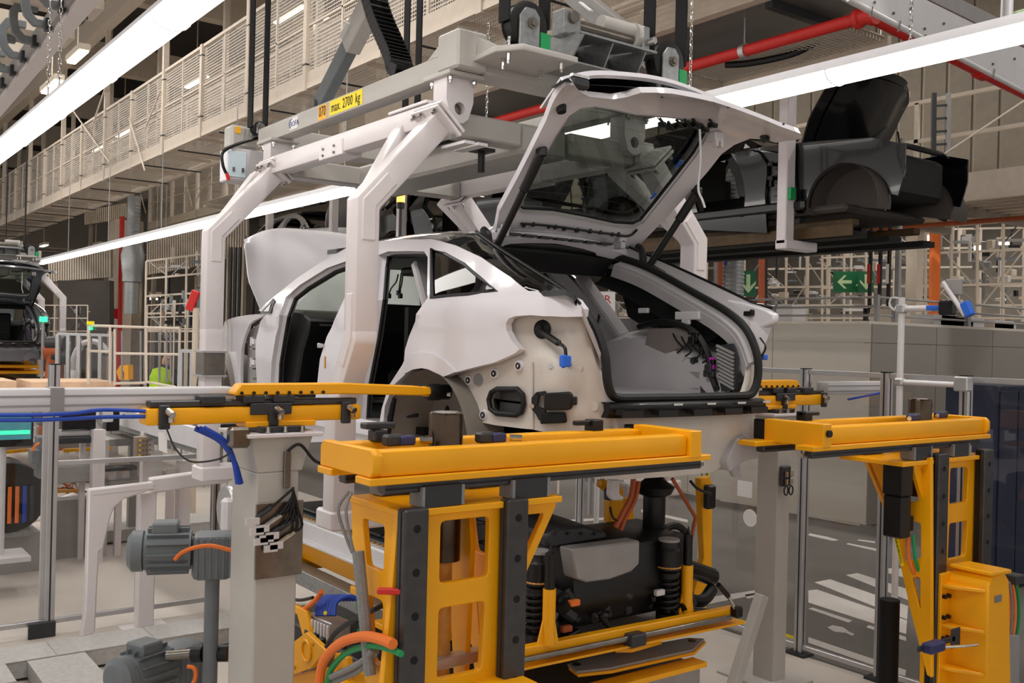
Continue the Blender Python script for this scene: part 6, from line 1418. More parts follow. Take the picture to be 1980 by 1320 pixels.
for k in range(8):
    xa = PY(1720, 79, Yg0).x-2.0*(k+1); MB().mm((xa+.03, YR+.10, zg), (xa+1.97, Yg0, zg+.03)).build('grating', 'perforated_floor', gr, uv=True); MB().mm((xa+.03, YR+.10, zg+.05), (xa+1.97, Yg0, zg+.06)).build('grating_backing', 'beige', gr)
    MB().mm((xa-.05, YR+.10, zg-.05), (xa+.05, Yg0, zg)).build('cross_member', 'beige', gr)
MB().mm((PY(1720, 79, Yg0).x-16, Yg0-.03, zg-.06), (PY(1720, 79, Yg0).x, Yg0+.03, zg+.06)).build('edge_beam', 'beige', gr)
MB().tube(spline([PY(1403, 125, Yg0-.6), PY(1450, 122, Yg0-.5), PY(1530, 105, Yg0-.4), PY(1585, 78, Yg0-.3)], 5), .035, 8).build('black_hose', 'black', gr)
# inclined channel beam, upper right corner
Xb = -4.1
ib = thing('channel_beam', 'wide pale channel beam with screw rows in the upper right corner', 'beam', PX(1800, 60, Xb))
def quad(L, X): return [PX(*q, X) for q in L]
MB().prism(quad(((1630, -8), (1775, -8), (2010, 108), (2010, 190)), Xb), (-.05, 0, .0)).build('web', 'alu_white', ib)
MB().prism(quad(((1790, -4), (1845, -8), (2010, 74), (2010, 104)), Xb-.3), (-.05, 0, 0)).build('flange', 'gap_grey', ib)
MB().cyl(PX(1640, -2, Xb+.03), PX(2005, 191, Xb+.03), .018, n=10).build('edge_tube', 'alu_white', ib)
for (px, py) in ((1727, 26), (1762, 16), (1787, 56), (1824, 46), (1919, 124), (1961, 114), (1690, 5)): q = PX(px, py, Xb); MB().cyl(q, q+V((.01, 0, 0)), .011, n=8).build('screw', 'steel', ib)
for (px, py) in ((1683, 22), (1737, 50), (1786, 76), (1920, 142)): q = PX(px, py, Xb+.05); MB().bar(q+V((0, 0, -.04)), q+V((0, .02, .04)), .012, .012).build('clip', 'chrome', ib)
tag(MB().cyl(PX(1948, -10, -6), PX(1946, 42, -6), .07, n=14).build('drop_pipe', 'alu_white'), 'white vertical pipe at the top right edge', 'pipe')
yl_ = tag(MB().bar(PX(1958, 32, -6.5), PX(2000, 18, -6.5), .12, .10).build('cream_bracket', 'sign_pale'), 'cream coloured bracket at the top right edge', 'bracket')

# ================================================================== elevated second line with more car bodies
skipg = ('tailgate', 'tailgate_seal', 'bumper_carrier')
def elevated(x, paint, lab, dz=1.96):
    mp = {'car_white': paint, 'primer': paint, 'inner_grey': paint, 'gap_grey': paint, 'wheelhouse': 'roof_dark'}
    c = copy_tree(car, None, mp, skipg); c.location = (x, 9.08, 1.55+dz); c.rotation_euler = (0, 0, pi); c['label'] = lab; c['group'] = 'car bodies on the raised line'
    return c
elevated(-7.67, 'car_black', 'black car body with open bonnet on the raised line at the right')
elevated(-13.2, 'car_black', 'black car body on the raised line behind the hanger')
elevated(-18.75, 'car_silver', 'silver car body on the raised line behind the bonnet')
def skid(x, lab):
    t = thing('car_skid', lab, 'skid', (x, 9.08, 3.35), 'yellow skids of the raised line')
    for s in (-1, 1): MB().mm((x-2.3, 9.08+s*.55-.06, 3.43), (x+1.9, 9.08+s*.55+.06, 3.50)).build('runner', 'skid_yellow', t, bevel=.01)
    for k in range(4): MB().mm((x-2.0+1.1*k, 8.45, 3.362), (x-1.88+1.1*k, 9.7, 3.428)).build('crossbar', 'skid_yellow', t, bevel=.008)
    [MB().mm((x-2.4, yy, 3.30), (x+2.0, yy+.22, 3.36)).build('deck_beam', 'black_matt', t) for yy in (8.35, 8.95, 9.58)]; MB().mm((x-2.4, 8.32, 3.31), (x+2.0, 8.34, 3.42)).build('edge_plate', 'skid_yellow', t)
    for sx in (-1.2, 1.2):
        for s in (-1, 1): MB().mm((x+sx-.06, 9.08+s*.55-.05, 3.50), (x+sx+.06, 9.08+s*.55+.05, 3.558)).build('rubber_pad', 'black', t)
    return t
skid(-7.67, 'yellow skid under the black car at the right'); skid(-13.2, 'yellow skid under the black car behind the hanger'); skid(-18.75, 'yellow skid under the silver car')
def cpost(x, lab):
    t = thing('carrier_arm', lab, 'carrier', (x, 8.1, 3.4), 'white carrier arms of the raised line')
    MB().mm((x-.06, 8.10, 3.25), (x+.06, 8.24, 4.93)).build('upright', 'arm_white', t, bevel=.01); MB().mm((x-.06, 7.98, 4.88), (x+.06, 8.12, 4.938)).build('head_plate', 'arm_white', t); MB().mm((x-.07, 8.10, 3.20), (x+.07, 8.62, 3.298)).build('foot', 'arm_white', t, bevel=.01)
    MB().mm((x+.06, 8.12, 3.7), (x+.10, 8.2, 3.82)).build('green_tag', 'green', t)
cpost(-6.35, 'white carrier arm in front of the black car at the right'); cpost(-10.9, 'white carrier arm right of the rear black car'); cpost(-14.1, 'white carrier arm left of the rear black car')
cpost(-19.6, 'white carrier arm at the silver car'); cpost(-16.6, 'white carrier arm between the silver and the black car')
sl = thing('signal_lamp', 'signal lamp with red and amber segments beside the rear arm', 'lamp', PD(775, 395, 9.5))
q = PD(775, 383, 9.5); 
MB().cyl(q+V((0, 0, -.04)), q+V((0, 0, .03)), .04, n=16).build('amber_segment', 'led', sl); MB().cyl(q+V((0, 0, .03)), q+V((0, 0, .09)), .04, n=16).build('red_segment', 'led_red', sl); MB().cyl(q+V((0, 0, -.10)), q+V((0, 0, -.04)), .035, n=16).build('base', 'black', sl)
MB().cyl(V((q.x, q.y, 0)), q+V((0, 0, -.10)), .015, n=8).build('stem', 'dark_grey', sl)

# ================================================================== next hanger down the line with a dark grey car
hg2 = copy_tree(hg); hg2.location = (-5.5-17.6, YC, 1.2); hg2['label'] = 'distant hanger carrying the dark grey car at the left edge'
c2 = copy_tree(car, None, {'car_white': 'car_dark', 'primer': 'car_dark', 'inner_grey': 'car_dark'}); c2.location = (-5.5-17.6, YC, 1.55); c2['label'] = 'dark grey car body with raised tailgate at the left edge'
for dx, dy, i in ((-3.95, -.5, 0), (-3.95, .5, 1), (-7.02, -.66, 2), (-7.02, .66, 3)):
    tag(MB().mm((dx-17.6-.05, YC+dy-.133, 3.8), (dx-17.6+.05, YC+dy-.121, 6.2)).build('lifting_belt', 'black_matt'), 'black lifting belt of the distant hanger, %s' % ['rear near side', 'rear far side', 'front near side', 'front far side'][i], 'belt', 'lifting belts of the distant hanger')
sk = thing('assembly_trolley', 'yellow and grey assembly trolley under the dark grey car', 'trolley', (-23, YC, 0))
for z, m_, w in ((1.42, 'yellow', .7), (1.30, 'yellow', .8), (1.12, 'gap_grey', .6)): MB().mm((-26, YC-w, z), (-21.6, YC+w, z+.06)).build('deck', m_, sk, bevel=.01)
for s in (-1, 1): MB().mm((-21.8, YC+s*.5-.05, 1.37), (-21.7, YC+s*.5+.05, 1.56)).build('post', 'yellow', sk)
MB().mm((-26, YC-.5, .0), (-22, YC+.5, 1.1)).build('base', 'dark_grey', sk)

# ================================================================== left background: pallets, gate, pillar, duct, robot cell
pz = 1.3
for k, (p, q_) in enumerate((((60, 750), (222, 741)), ((0, 748), (32, 744)))):
    a = PZ(p[0], p[1], pz); b = PX(q_[0], q_[1], a.x)
    tag(MB().mm((a.x, a.y, pz-.05), (a.x-1.2, b.y, pz+.09)).build('wooden_board', 'wood'), ['long pale wooden board on the pallet table', 'short pale wooden board at the left edge'][k], 'board', 'wooden boards on the pallet table')
tb = thing('pallet_table', 'steel pallet table with rails below the wooden boards', 'table', (-13, 2.8, 0))
for k in range(4):
    a = PZ(20+38*k, 752, 1.28); a.z = 1.215; MB().bar(a, a+V((-3.5, 0, 0)), .05, .05).build('rail', 'dark_grey', tb)
MB().mm((-18.5, 1.2, 1.10), (-14.2, 5.0, 1.19)).build('table_frame', 'arm_white', tb)
for (x, y) in ((-18.3, 1.3), (-18.3, 4.8), (-14.4, 1.3), (-14.4, 4.8)): MB().mm((x-.06, y-.06, 0), (x+.06, y+.06, 1.10)).build('leg', 'arm_white', tb)
D = 15.0
gt2 = thing('safety_gate', 'pale tubular safety gate with clear panes in the left background', 'gate', PD(260, 760, D))
for i, (a, b) in enumerate((((172, 629), (171, 742)), ((213, 632), (213, 742)), ((222, 636), (222, 745)), ((283, 634), (283, 740)), ((348, 636), (345, 748)))): MB().cyl(PD(*a, D), PD(*b, D), .020, n=8).build('upright', 'beige', gt2)
for (a, b) in (((172, 629), (348, 635)), ((172, 678), (212, 680)), ((222, 683), (345, 685)), ((222, 741), (283, 740)), ((283, 738), (340, 748))): MB().cyl(PD(*a, D), PD(*b, D), .020, n=8).build('rail', 'beige', gt2)
for (a, b, c, d) in (((172, 631), (212, 633), (212, 740), (172, 738)), ((224, 638), (282, 637), (282, 738), (224, 740)), ((285, 637), (346, 638), (344, 742), (285, 736))):
    P = [PD(*q, D+.01) for q in (a, b, c, d)]; MB().prism(P, fw*.006).build('pane', 'clear_panel', gt2)
for (px, m_) in ((236, 0), (272, 0), (308, 0), (322, 0), (330, 0)): MB().cyl(PD(px, 640, D+.4), PD(px, 738, D+.4), .018, n=6).build('rear_upright', 'gap_grey', gt2)
q = PD(175, 624, D); MB().box(q, (.05, .10, .05)).build('yellow_lamp', 'label_yellow', gt2); MB().box(PD(176, 635, D-.05), (.04, .04, .04)).build('green_lamp', 'led_green', gt2)
yb = thing('yellow_stand', 'small yellow welded stand behind the safety gate', 'stand', PD(238, 735, 15.6))
MB().prism([PD(*q, 15.6) for q in ((225, 718), (232, 706), (248, 705), (248, 734), (240, 734), (240, 718), (236, 718), (236, 734), (230, 734))], fw*.2).build('frame', 'yellow', yb)
# pillar
pr_ = thing('concrete_pillar', 'beige concrete pillar with a red pipe in the left background', 'pillar', V((PD(245, 740, 30).x, PD(245, 740, 30).y, 0)))
A = PD(217, 460, 30); B_ = PD(258, 460, 30)
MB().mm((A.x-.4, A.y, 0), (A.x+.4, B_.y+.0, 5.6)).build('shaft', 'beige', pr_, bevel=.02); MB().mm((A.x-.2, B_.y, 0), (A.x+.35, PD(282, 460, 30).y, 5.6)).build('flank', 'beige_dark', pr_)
q = PD(233, 560, 29.0); MB().cyl((q.x, q.y, 0), (q.x, q.y, 5.6), .07, n=10).build('red_pipe', 'red', pr_); q = PD(217, 606, 29); MB().box(q, (.1, .3, .3)).build('alarm_box', 'red', pr_, bevel=.02)
dq = PD(256, 520, 24)
dt = thing('air_duct', 'spiral air duct with a bulged silencer beside the pillar', 'duct', V((dq.x, dq.y, PD(256, 607, 24).z)))
zz = lambda py: PD(256, py, 24).z
MB().lathe((dq.x, dq.y, zz(607)), (dq.x, dq.y, zz(380)), [(0, .17), (.27, .17), (.275, .23), (.34, .23), (.36, .24), (.50, .28), (.66, .17), (.665, .155), (1, .155)], 24).build('duct_body', 'galv', dt, smooth=25)
for k in range(16): MB().tube(arc((dq.x, dq.y, zz(500-7*k)), .157, 0, 2*pi-.01, 20, EX, EY), .007, 5).build('spiral_seam', 'alu', dt)
# dark recess and slatted cladding
tag(MB().prism([PD(*q, 27) for q in ((112, 542), (212, 542), (212, 640), (112, 640))], fw*.3).build('dark_doorway', 'roof_dark'), 'dark doorway recess left of the pillar', 'doorway')
def cladding(L, D, n, lab, m_='beige_dark'):
    t = thing('slatted_cladding', lab, 'cladding', PD(*L[3], D), 'slatted claddings')
    P = [PD(*q, D) for q in L]; MB().prism(P, fw*.1).build('backing', m_, t)
    for c_ in (P[3]*.9+P[2]*.1, P[3]*.1+P[2]*.9): MB().bar(c_+fw*.05, V((c_.x, c_.y, 0))+fw*.05, .10, .10).build('support_post', 'beige_dark', t)
    for k in range(n):
        f = (k+.5)/n; a = P[0]+(P[1]-P[0])*f; b = P[3]+(P[2]-P[3])*f; MB().bar(a-fw*.05, b-fw*.05, (P[1]-P[0]).length/n*.62, .06, fw).build('slat', 'beige', t)
cladding([(95, 505), (216, 470), (216, 536), (95, 545)], 28, 26, 'slatted beige cladding left of the pillar')
cladding([(165, 408), (262, 390), (262, 420), (165, 435)], 31, 26, 'slatted cladding under the upper catwalk')
cladding([(285, 470), (400, 440), (400, 512), (285, 532)], 26, 26, 'slatted beige cladding right of the pillar')
cladding([(400, 420), (480, 400), (480, 500), (400, 500)], 27, 16, 'slatted cladding behind the front arm')
cladding([(440, 460), (475, 455), (470, 640), (436, 640)], 24, 7, 'slatted cladding left of the bonnet')
for k, px in enumerate((447, 456, 464)): 
    tag(MB().cyl(PD(px, 478, 15), V((PD(px-2, 640, 15).x, PD(px-2, 640, 15).y, 0)), .028, n=8).build('black_pipe', 'black'), 'black vertical pipe left of the bonnet, %s of three' % ['first', 'second', 'third'][k], 'pipe', 'black pipes left of the bonnet')
# steel racks full of parts (left of front arm, and behind the booth on the right)
def rack(label, L, D, nx, nz, col='beige', braces=True, seed=1, clutter=18, blue=True):
    """trussed frame standing on the quad L (four picture corners at depth D): uprights, beams, braces, stored parts"""
    random.seed(seed); P = [PD(*q, D) for q in L]; t = thing('steel_rack', label, 'rack', V((P[3].x, P[3].y, 0)), 'steel racks and frames in the background')
    S = lambda u, v: (P[0]*(1-u)+P[1]*u)*(1-v)+(P[3]*(1-u)+P[2]*u)*v
    w = (P[1]-P[0]).length/nx*.09
    for i in range(nx+1): e_ = S(i/nx, 1); zf = 2.57 if -16 < e_.x < -7 and 10.8 < e_.y < 24 else 0; MB().bar(S(i/nx, 0), V((e_.x, e_.y, min(zf, e_.z-.01))), w, w).build('upright', col, t)
    for j in range(nz+1):
        for i in range(1): MB().bar(S(0, j/nz), S(1, j/nz), w*.8, w).build('beam', col, t)
    if braces:
        for i in range(nx):
            for j in range(nz):
                r_ = random.random()
                if r_ < .35: MB().bar(S(i/nx, j/nz)+fw*.2, S((i+1)/nx, (j+1)/nz)+fw*.2, w*.45, w*.45).build('brace', random.choice([col, 'galv', 'gap_grey']), t)
                elif r_ < .6: MB().bar(S((i+1)/nx, j/nz)+fw*.2, S(i/nx, (j+1)/nz)+fw*.2, w*.45, w*.45).build('brace', random.choice([col, 'galv', 'dark_grey']), t)
    for k in range(clutter):
        u, v = random.random(), random.random(); p = S(u, v)+fw*random.uniform(.2, .9); sc = (P[1]-P[0]).length/nx
        m_ = random.choice(['beige', 'galv', 'gap_grey', 'dark_grey', 'alu_white', 'beige_dark', 'black']+(['motor_grey'] if blue else []))
        if random.random() < .5: MB().box(p, (sc*random.uniform(.1, .5), sc*random.uniform(.1, .5), sc*random.uniform(.06, .4))).build('stored_part', m_, t, bevel=.01)
        elif random.random() < .5: MB().bar(p, p+V((0, 0, sc*random.uniform(.4, 1.4))), .05, .05).build('stored_part', m_, t)
        else: MB().bar(p, p+rt*sc*random.uniform(.4, 1.5), .04, .06).build('stored_part', m_, t)
    return t
rack('beige truss rack with stored parts between pillar and front arm', [(283, 505), (400, 490), (400, 640), (283, 640)], 22, 3, 4, seed=4, clutter=40)
rack('lower rack with small machines right of the safety gate', [(285, 590), (390, 585), (390, 660), (285, 660)], 18, 4, 3, seed=9, clutter=36)
rack('pale frame rack left of the pillar behind the dark car', [(85, 590), (170, 590), (170, 640), (85, 640)], 25, 4, 2, seed=11, clutter=10)
# robot cell behind the left fence
def panel_row(label, L, D, n):
    P = [PD(*q, D) for q in L]; t = thing('cell_fence', label, 'fence', P[3], 'cell fences')
    for i in range(n+1):
        a = P[0]+(P[1]-P[0])*(i/n); b = P[3]+(P[2]-P[3])*(i/n); MB().bar(a, V((b.x, b.y, 0)), .06, .06).build('post', 'alu', t)
        if i < n:
            a2 = P[0]+(P[1]-P[0])*((i+1)/n); b2 = P[3]+(P[2]-P[3])*((i+1)/n); MB().prism([a, a2, b2, b], fw*.006).build('pane', 'clear_panel', t)
    MB().bar(P[0], P[1], .05, .05).build('top_rail', 'alu', t); MB().bar(P[3], P[2], .05, .05).build('bottom_rail', 'alu', t)
panel_row('clear panelled cell fence behind the dark grey car', [(112, 645), (215, 648), (215, 742), (112, 738)], 17.5, 5)
panel_row('clear panelled cell fence right of the safety gate', [(350, 678), (440, 680), (440, 750), (350, 750)], 14, 4)
def robot(label, base, D, col, pts, r):
    b = PD(*base, D); t = thing('industrial_robot', label, 'robot', b, 'industrial robots')
    P = [PD(*q, D) for q in pts]
    for i in range(len(P)-1):
        MB().tube([P[i], P[i+1]], [r*(1-.15*i), r*(.85-.15*i)], 12).build('arm_segment', col, t); MB().lathe(P[i+1]-rt*r, P[i+1]+rt*r, [(0, r*.9), (1, r*.9)], 14).build('joint', 'dark_grey' if i else col, t)
    MB().cyl(V((P[0].x, P[0].y, 0)), P[0], r*1.6, r*1.2, 16).build('base', col, t)
robot('orange robot arm behind the dark grey car', (105, 745), 18, 'rust', [(104, 742), (106, 680), (110, 665), (122, 690)], .16)
robot('white robot arm with curved hose in the left cell', (140, 745), 19.4, 'alu_white', [(140, 722), (142, 690), (160, 664), (185, 662), (205, 680)], .09)
hs_ = tag(MB().tube(spline([PD(*q, 17.7) for q in ((140, 715), (143, 690), (155, 668), (175, 660), (195, 665), (210, 682))], 6), .05, 8).build('robot_hose', 'alu_white'), 'pale curved robot hose behind the safety gate', 'hose')
# worker with a high-visibility vest, bending over a bench
wk = thing('person', 'person in a bright yellow vest bending over in the left background', 'person', PD(310, 742, 20))
q = PD(308, 694, 20); gz_ = 0.0
body = bpy.data.meshes.new('body'); bmv = [(0, 0, .0), (0, 0, .45), (0, .0, .88), (0, .03, 1.05), (-.02, .12, 1.28), (-.03, .2, 1.42), (-.03, .26, 1.5), (-.03, .32, 1.6), (.2, .16, 1.38), (.27, .2, 1.12), (.2, .36, 1.0), (-.24, .16, 1.38), (-.3, .2, 1.12), (-.2, .36, 1.0), (.12, 0, .86), (.13, .03, .46), (.13, 0, .06), (.14, .12, .03), (-.12, 0, .86), (-.13, .03, .46), (-.13, 0, .06), (-.14, .12, .03)]
be = [(2, 3), (3, 4), (4, 5), (5, 6), (6, 7), (5, 8), (8, 9), (9, 10), (5, 11), (11, 12), (12, 13), (2, 14), (14, 15), (15, 16), (16, 17), (2, 18), (18, 19), (19, 20), (20, 21)]
keep = list(range(2, 22)); idx = {k: i for i, k in enumerate(keep)}
base = PD(308, 742, 20); base.z = 0
body.from_pydata([V(bmv[k]) for k in keep], [(idx[a], idx[b]) for a, b in be], []); bo_ = bpy.data.objects.new('body', body); C.objects.link(bo_); bo_.parent = wk
wk.location = V((q.x, q.y, .0)); bo_.location = (0, 0, 0); wk.rotation_euler = (0, 0, radians(40))
sk_ = bo_.modifiers.new('skin', 'SKIN'); rad = {2: .15, 3: .15, 4: .17, 5: .15, 6: .06, 7: .10, 8: .07, 9: .05, 10: .04, 11: .07, 12: .05, 13: .04, 14: .09, 15: .065, 16: .05, 17: .045, 18: .09, 19: .065, 20: .05, 21: .045}
for k in keep: body.skin_vertices[0].data[idx[k]].radius = (rad[k], rad[k])
body.skin_vertices[0].data[0].use_root = True
bo_.modifiers.new('sub', 'SUBSURF').levels = 1; bo_.modifiers['sub'].render_levels = 1; body.materials.append(MATS['dark_blue'])
vm = MB().lathe((0, .02, .92), (-.02, .2, 1.45), [(0, .20), (.3, .22), (.6, .25), (.9, .22), (1, .12)], 16)
vv = bpy.data.meshes.new('vest'); vv.from_pydata(vm.v, [], vm.f); vo = bpy.data.objects.new('vest', vv); C.objects.link(vo); vo.parent = wk; vv.materials.append(MATS['vest'])
hm = MB().lathe((-.03, .27, 1.49), (-.03, .36, 1.72), [(0, .05), (.15, .09), (.5, .105), (.85, .08), (1, .03)], 14)
hv = bpy.data.meshes.new('head'); hv.from_pydata(hm.v, [], hm.f); hv.polygons.foreach_set('use_smooth', [True]*len(hv.polygons)); h_o = bpy.data.objects.new('head', hv); C.objects.link(h_o); h_o.parent = wk; hv.materials.append(MATS['skin'])

# ---- machine cell behind the left fence: conveyor beam, posts, monitor, wire reel, control parts
XC = -9.4
cb_ = thing('conveyor_frame', 'white conveyor side frame slanting behind the left fence', 'conveyor', PX(300, 900, XC)+V((0, 0, -.9)))
Yk = 2.75
a = PY(215, 800, Yk); b = PY(400, 862, Yk)
MB().bar(a+V((-1.5, 0, 0)), V((b.x, Yk, a.z)), .05, .17).build('side_profile', 'alu_white', cb_, bevel=.004); MB().bar(a+V((-1.5, .02, -.11)), V((b.x, Yk+.02, a.z-.11)), .04, .05).build('lower_profile', 'galv', cb_)
MB().bar(a+V((-1.5, .3, .11)), V((b.x, Yk+.3, a.z+.11)), .5, .03).build('belt_deck', 'dark_grey', cb_)
for k in range(5): MB().box((a.x+.28*k, Yk-.028, a.z+.03), (.05, .006, .02)).build('slot', 'dark_grey', cb_)
for x in (a.x-.6, a.x+1.2): MB().mm((x-.05, Yk-.03, 0), (x+.05, Yk+.07, a.z-.08)).build('leg', 'arm_white', cb_)
for k, (p0, p1, w) in enumerate((((190, 830), (190, 960), .11), ((230, 900), (228, 1000), .06), ((205, 850), (203, 950), .05), ((355, 890), (352, 1000), .12), ((330, 905), (312, 1010), .07), ((160, 850), (158, 940), .05))):
    q = PX(*p0, XC-.4-.22*(k % 2)-.3*(k == 2)); tag(MB().mm((q.x-w/2, q.y-w/2, 0), (q.x+w/2, q.y+w/2, q.z)).build('white_post', 'arm_white'), 'white machine post behind the left fence, %s from the left' % ['second', 'fourth', 'third', 'sixth', 'fifth', 'first'][k], 'post', 'white machine posts')
mn = thing('monitor', 'flat monitor with a teal picture at the left edge', 'monitor', PX(10, 860, -9.0))
mq = PX(8, 824, -9.0)
MB().box(mq, (.05, .44, .34)).build('casing', 'black', mn, bevel=.008); MB().box(mq+V((.027, 0, .02)), (.006, .40, .26)).build('screen', 'screen', mn); MB().box(mq+V((.031, 0, -.05)), (.002, .38, .03)).build('screen_band', 'led_green', mn)
MB().cyl(mq+V((-.05, 0, -.17)), V((mq.x-.05, mq.y, .3)), .03, n=10).build('stand', 'alu_white', mn); MB().mm((mq.x-.25, mq.y-.2, .28), (mq.x+.15, mq.y+.2, .32)).build('stand_base', 'alu_white', mn)
rc = PX(8, 955, -9.8)
wr = thing('cable_reel', 'dark cable reel with orange and blue wires at the left edge', 'reel', V((rc.x, rc.y, rc.z-.35)))
MB().cyl(rc+V((-.3, 0, 0)), rc+V((.25, 0, 0)), .30, n=24).build('drum', 'black', wr)
for k in range(12): MB().tube(arc(rc+V((-.26+.045*k, 0, 0)), .305, 0, 2*pi-.01, 24, EY, EZ), .010, 5).build('ring', 'dark_grey', wr)
for k in range(8): MB().tube([rc+V((.27, -.24+.06*k, .1)), rc+V((.27, -.24+.06*k, -.22))], .018, 6).build('wire', ['orange', 'orange', 'cable_blue', 'dark_grey'][k % 4], wr)
MB().mm(rc+V((-.3, -.2, -.36)), rc+V((.2, .2, -.30))).build('cradle', 'galv', wr)
gm = thing('junction_cabinet', 'grey junction cabinet between monitor and fence post', 'cabinet', PX(82, 930, -9.0))
MB().mm(PX(76, 845, -9.0), PX(93, 925, -9.0)+V((-.2, 0, 0))).build('tall_box', 'motor_grey', gm, bevel=.008); MB().mm(PX(61, 870, -8.95), PX(77, 896, -8.95)+V((-.15, 0, 0))).build('side_box', 'motor_grey', gm, bevel=.008); MB().tube(spline([PX(*q, -8.9) for q in ((62, 872), (68, 862), (77, 856))], 4), .012, 6).build('orange_cable', 'orange', gm)
tag(MB().mm((rc.x+.1, rc.y-.3, 0), (rc.x-.4, rc.y+.3, rc.z-.36)).build('reel_plinth', 'gap_grey'), 'low grey plinth below the cable reel', 'plinth')
vp_ = thing('valve_panel', 'beige valve panel with small indicator rows behind the left fence', 'panel', PX(274, 890, -9.2))
a = PX(264, 845, -9.2); b = PX(287, 890, -9.2); MB().mm((a.x, a.y, b.z), (a.x-.1, b.y, a.z)).build('plate', 'beige_dark', vp_, bevel=.004)
for i in range(4):
    for j in range(5): MB().cyl((a.x, a.y+.03+.03*i, a.z-.03-.045*j), (a.x+.012, a.y+.03+.03*i, a.z-.03-.045*j), .008, n=8).build('indicator', 'label_orange' if i == 0 and j < 4 else 'chrome', vp_)
random.seed(5)
am = thing('assembly_machine', 'cluttered assembly machine behind the left fence', 'machine', (XC-.8, 2.2, 0))
for (x_, y_) in ((XC-.85, 1.6), (XC-.85, 3.0), (XC-1.3, 1.6), (XC-1.3, 3.0)): MB().mm((x_-.04, y_-.04, 0), (x_+.04, y_+.04, 1.05)).build('leg', 'gap_grey', am)
MB().mm((XC-1.35, 1.5, 1.05), (XC-.8, 3.1, 1.12)).build('bench_top', 'gap_grey', am)
for k, (px, py, w, h_, m_) in enumerate(((150, 800, .3, .28, 'black'), (150, 835, .35, .05, 'alu_white'), (215, 812, .12, .2, 'black'), (205, 800, .1, .15, 'alu_white'), (175, 815, .04, .2, 'cable_blue'), (170, 822, .05, .16, 'green'), (130, 850, .5, .06, 'dark_grey'), (140, 915, .4, .16, 'gap_grey'), (240, 930, .35, .05, 'gap_grey'), (220, 905, .4, .04, 'dark_grey'), (40, 835, .25, .1, 'alu_white'), (55, 800, .2, .12, 'gap_grey'), (90, 800, .16, .2, 'motor_grey'), (300, 900, .1, .3, 'alu_white'), (395, 830, .2, .3, 'arm_white'))):
    q = PX(px, py, XC-.5-.05*(k % 3)); MB().box(q, (.15, w, h_)).build(['drive_unit', 'mounting_plate', 'lens_unit', 'small_block', 'blue_connector', 'green_connector', 'shelf', 'gear_unit', 'cross_plate', 'cross_rail', 'housing', 'grey_block', 'control_unit', 'upright_plate', 'column_cover'][k], m_, am, bevel=.008)
for k, (a, b) in enumerate((((0, 1000), (182, 944)), ((4, 1001), (180, 957)), ((12, 1008), (178, 972)), ((20, 1015), (175, 985))
)):
    tag(MB().cyl(PX(*a, -11.8), PX(*b, -11.8), .022, n=10).build('pale_tube', 'arm_white'), ['topmost', 'second', 'third', 'lowest'][k]+' of the pale tubes fanning out behind the left fence' if k < 4 else ['upper', 'lower'][k-4]+' pale tube right of the portal frame', 'tube', 'pale tubes on the floor')
for k, (a, b) in enumerate((((0, 875), (62, 869)), ((122, 871), (215, 866)), ((97, 950), (150, 948)))): MB().bar(PX(*a, -10.1), PX(*b, -10.1), .03, .03).build('yellow_rail', 'yellow', am)
q0_ = PX(148, 930, -10.2); ctg = thing('cable_tangle', 'tangle of orange and pale cables on a tray behind the left fence post', 'cables', V((q0_.x, q0_.y, 0)))
MB().mm((q0_.x-.12, q0_.y-.25, 0), (q0_.x+.1, q0_.y+.25, PX(148, 962, -10.2).z)).build('tray', 'gap_grey', ctg)
for k in range(14):
    q = PX(random.uniform(125, 170), random.uniform(890, 955), -10.2); MB().tube(spline([q, q+V((0, random.uniform(-.1, .1), .06)), q+V((0, random.uniform(-.25, .25), -.02))], 5), .008, 5).build('loose_cable', random.choice(['rust', 'orange', 'alu_white', 'dark_grey']), ctg)
rd = thing('red_holder', 'red and white holder on a grey stand left of the front arm', 'holder', PD(375, 640, 12))
MB().bar(PD(380, 562, 12), PD(366, 600, 12), .07, .10).build('red_body', 'red', rd, bevel=.01); MB().mm(PD(381, 558, 12), PD(388, 592, 12)+V((-.05, .0, 0))).build('grey_plate', 'motor_grey', rd); MB().cyl(PD(379, 596, 12), V((PD(378, 742, 12).x, PD(378, 742, 12).y, 0)), .04, n=10).build('stand', 'beige', rd)
gs_ = PD(84, 617, 19); t = thing('exit_lamp', 'small glowing green sign right of the dark grey car', 'sign', V((gs_.x, gs_.y, 0)))
MB().box(gs_, (.04, .14, .10)).build('panel', 'led_green', t); MB().cyl((gs_.x-.03, gs_.y, 0), gs_+V((-.03, 0, 0)), .025, n=8).build('post', 'gap_grey', t)

# ================================================================== right background
dk = thing('mezzanine_deck', 'beige mezzanine deck seen from below at the right', 'deck', (-9, 13.4, 4.2))
MB().mm((-20, 12.5, 4.28), (-1.0, 15.5, 4.36)).build('deck_sheet', 'beige', dk); MB().mm((-20, 12.4, 4.18), (-1.0, 12.5, 4.55)).build('edge_fascia', 'beige', dk)
for k in range(14): MB().mm((-20+1.4*k, 12.5, 4.14), (-19.88+1.4*k, 15.5, 4.28)).build('rib', 'beige_dark', dk)
for k in range(9): MB().mm((-20, 12.7+.32*k, 4.24), (-1, 12.74+.32*k, 4.28)).build('profile_rib', 'beige', dk)
for (x0, x1, y) in ((-12.5, -8.6, 12.9), (-9.2, -3.0, 13.6)): MB().cyl((x0, y, 4.08), (x1, y+.4, 4.08), .035, n=8).build('red_pipe', 'rust', dk)
for k in range(9):
    x = -18+2.1*k; MB().mm((x-.03, 12.42, 4.5), (x+.03, 12.48, 5.6)).build('rail_post', 'beige', dk)
for z in (5.05, 5.58): MB().mm((-19, 12.42, z), (-1.2, 12.48, z+.05)).build('rail', 'beige', dk)
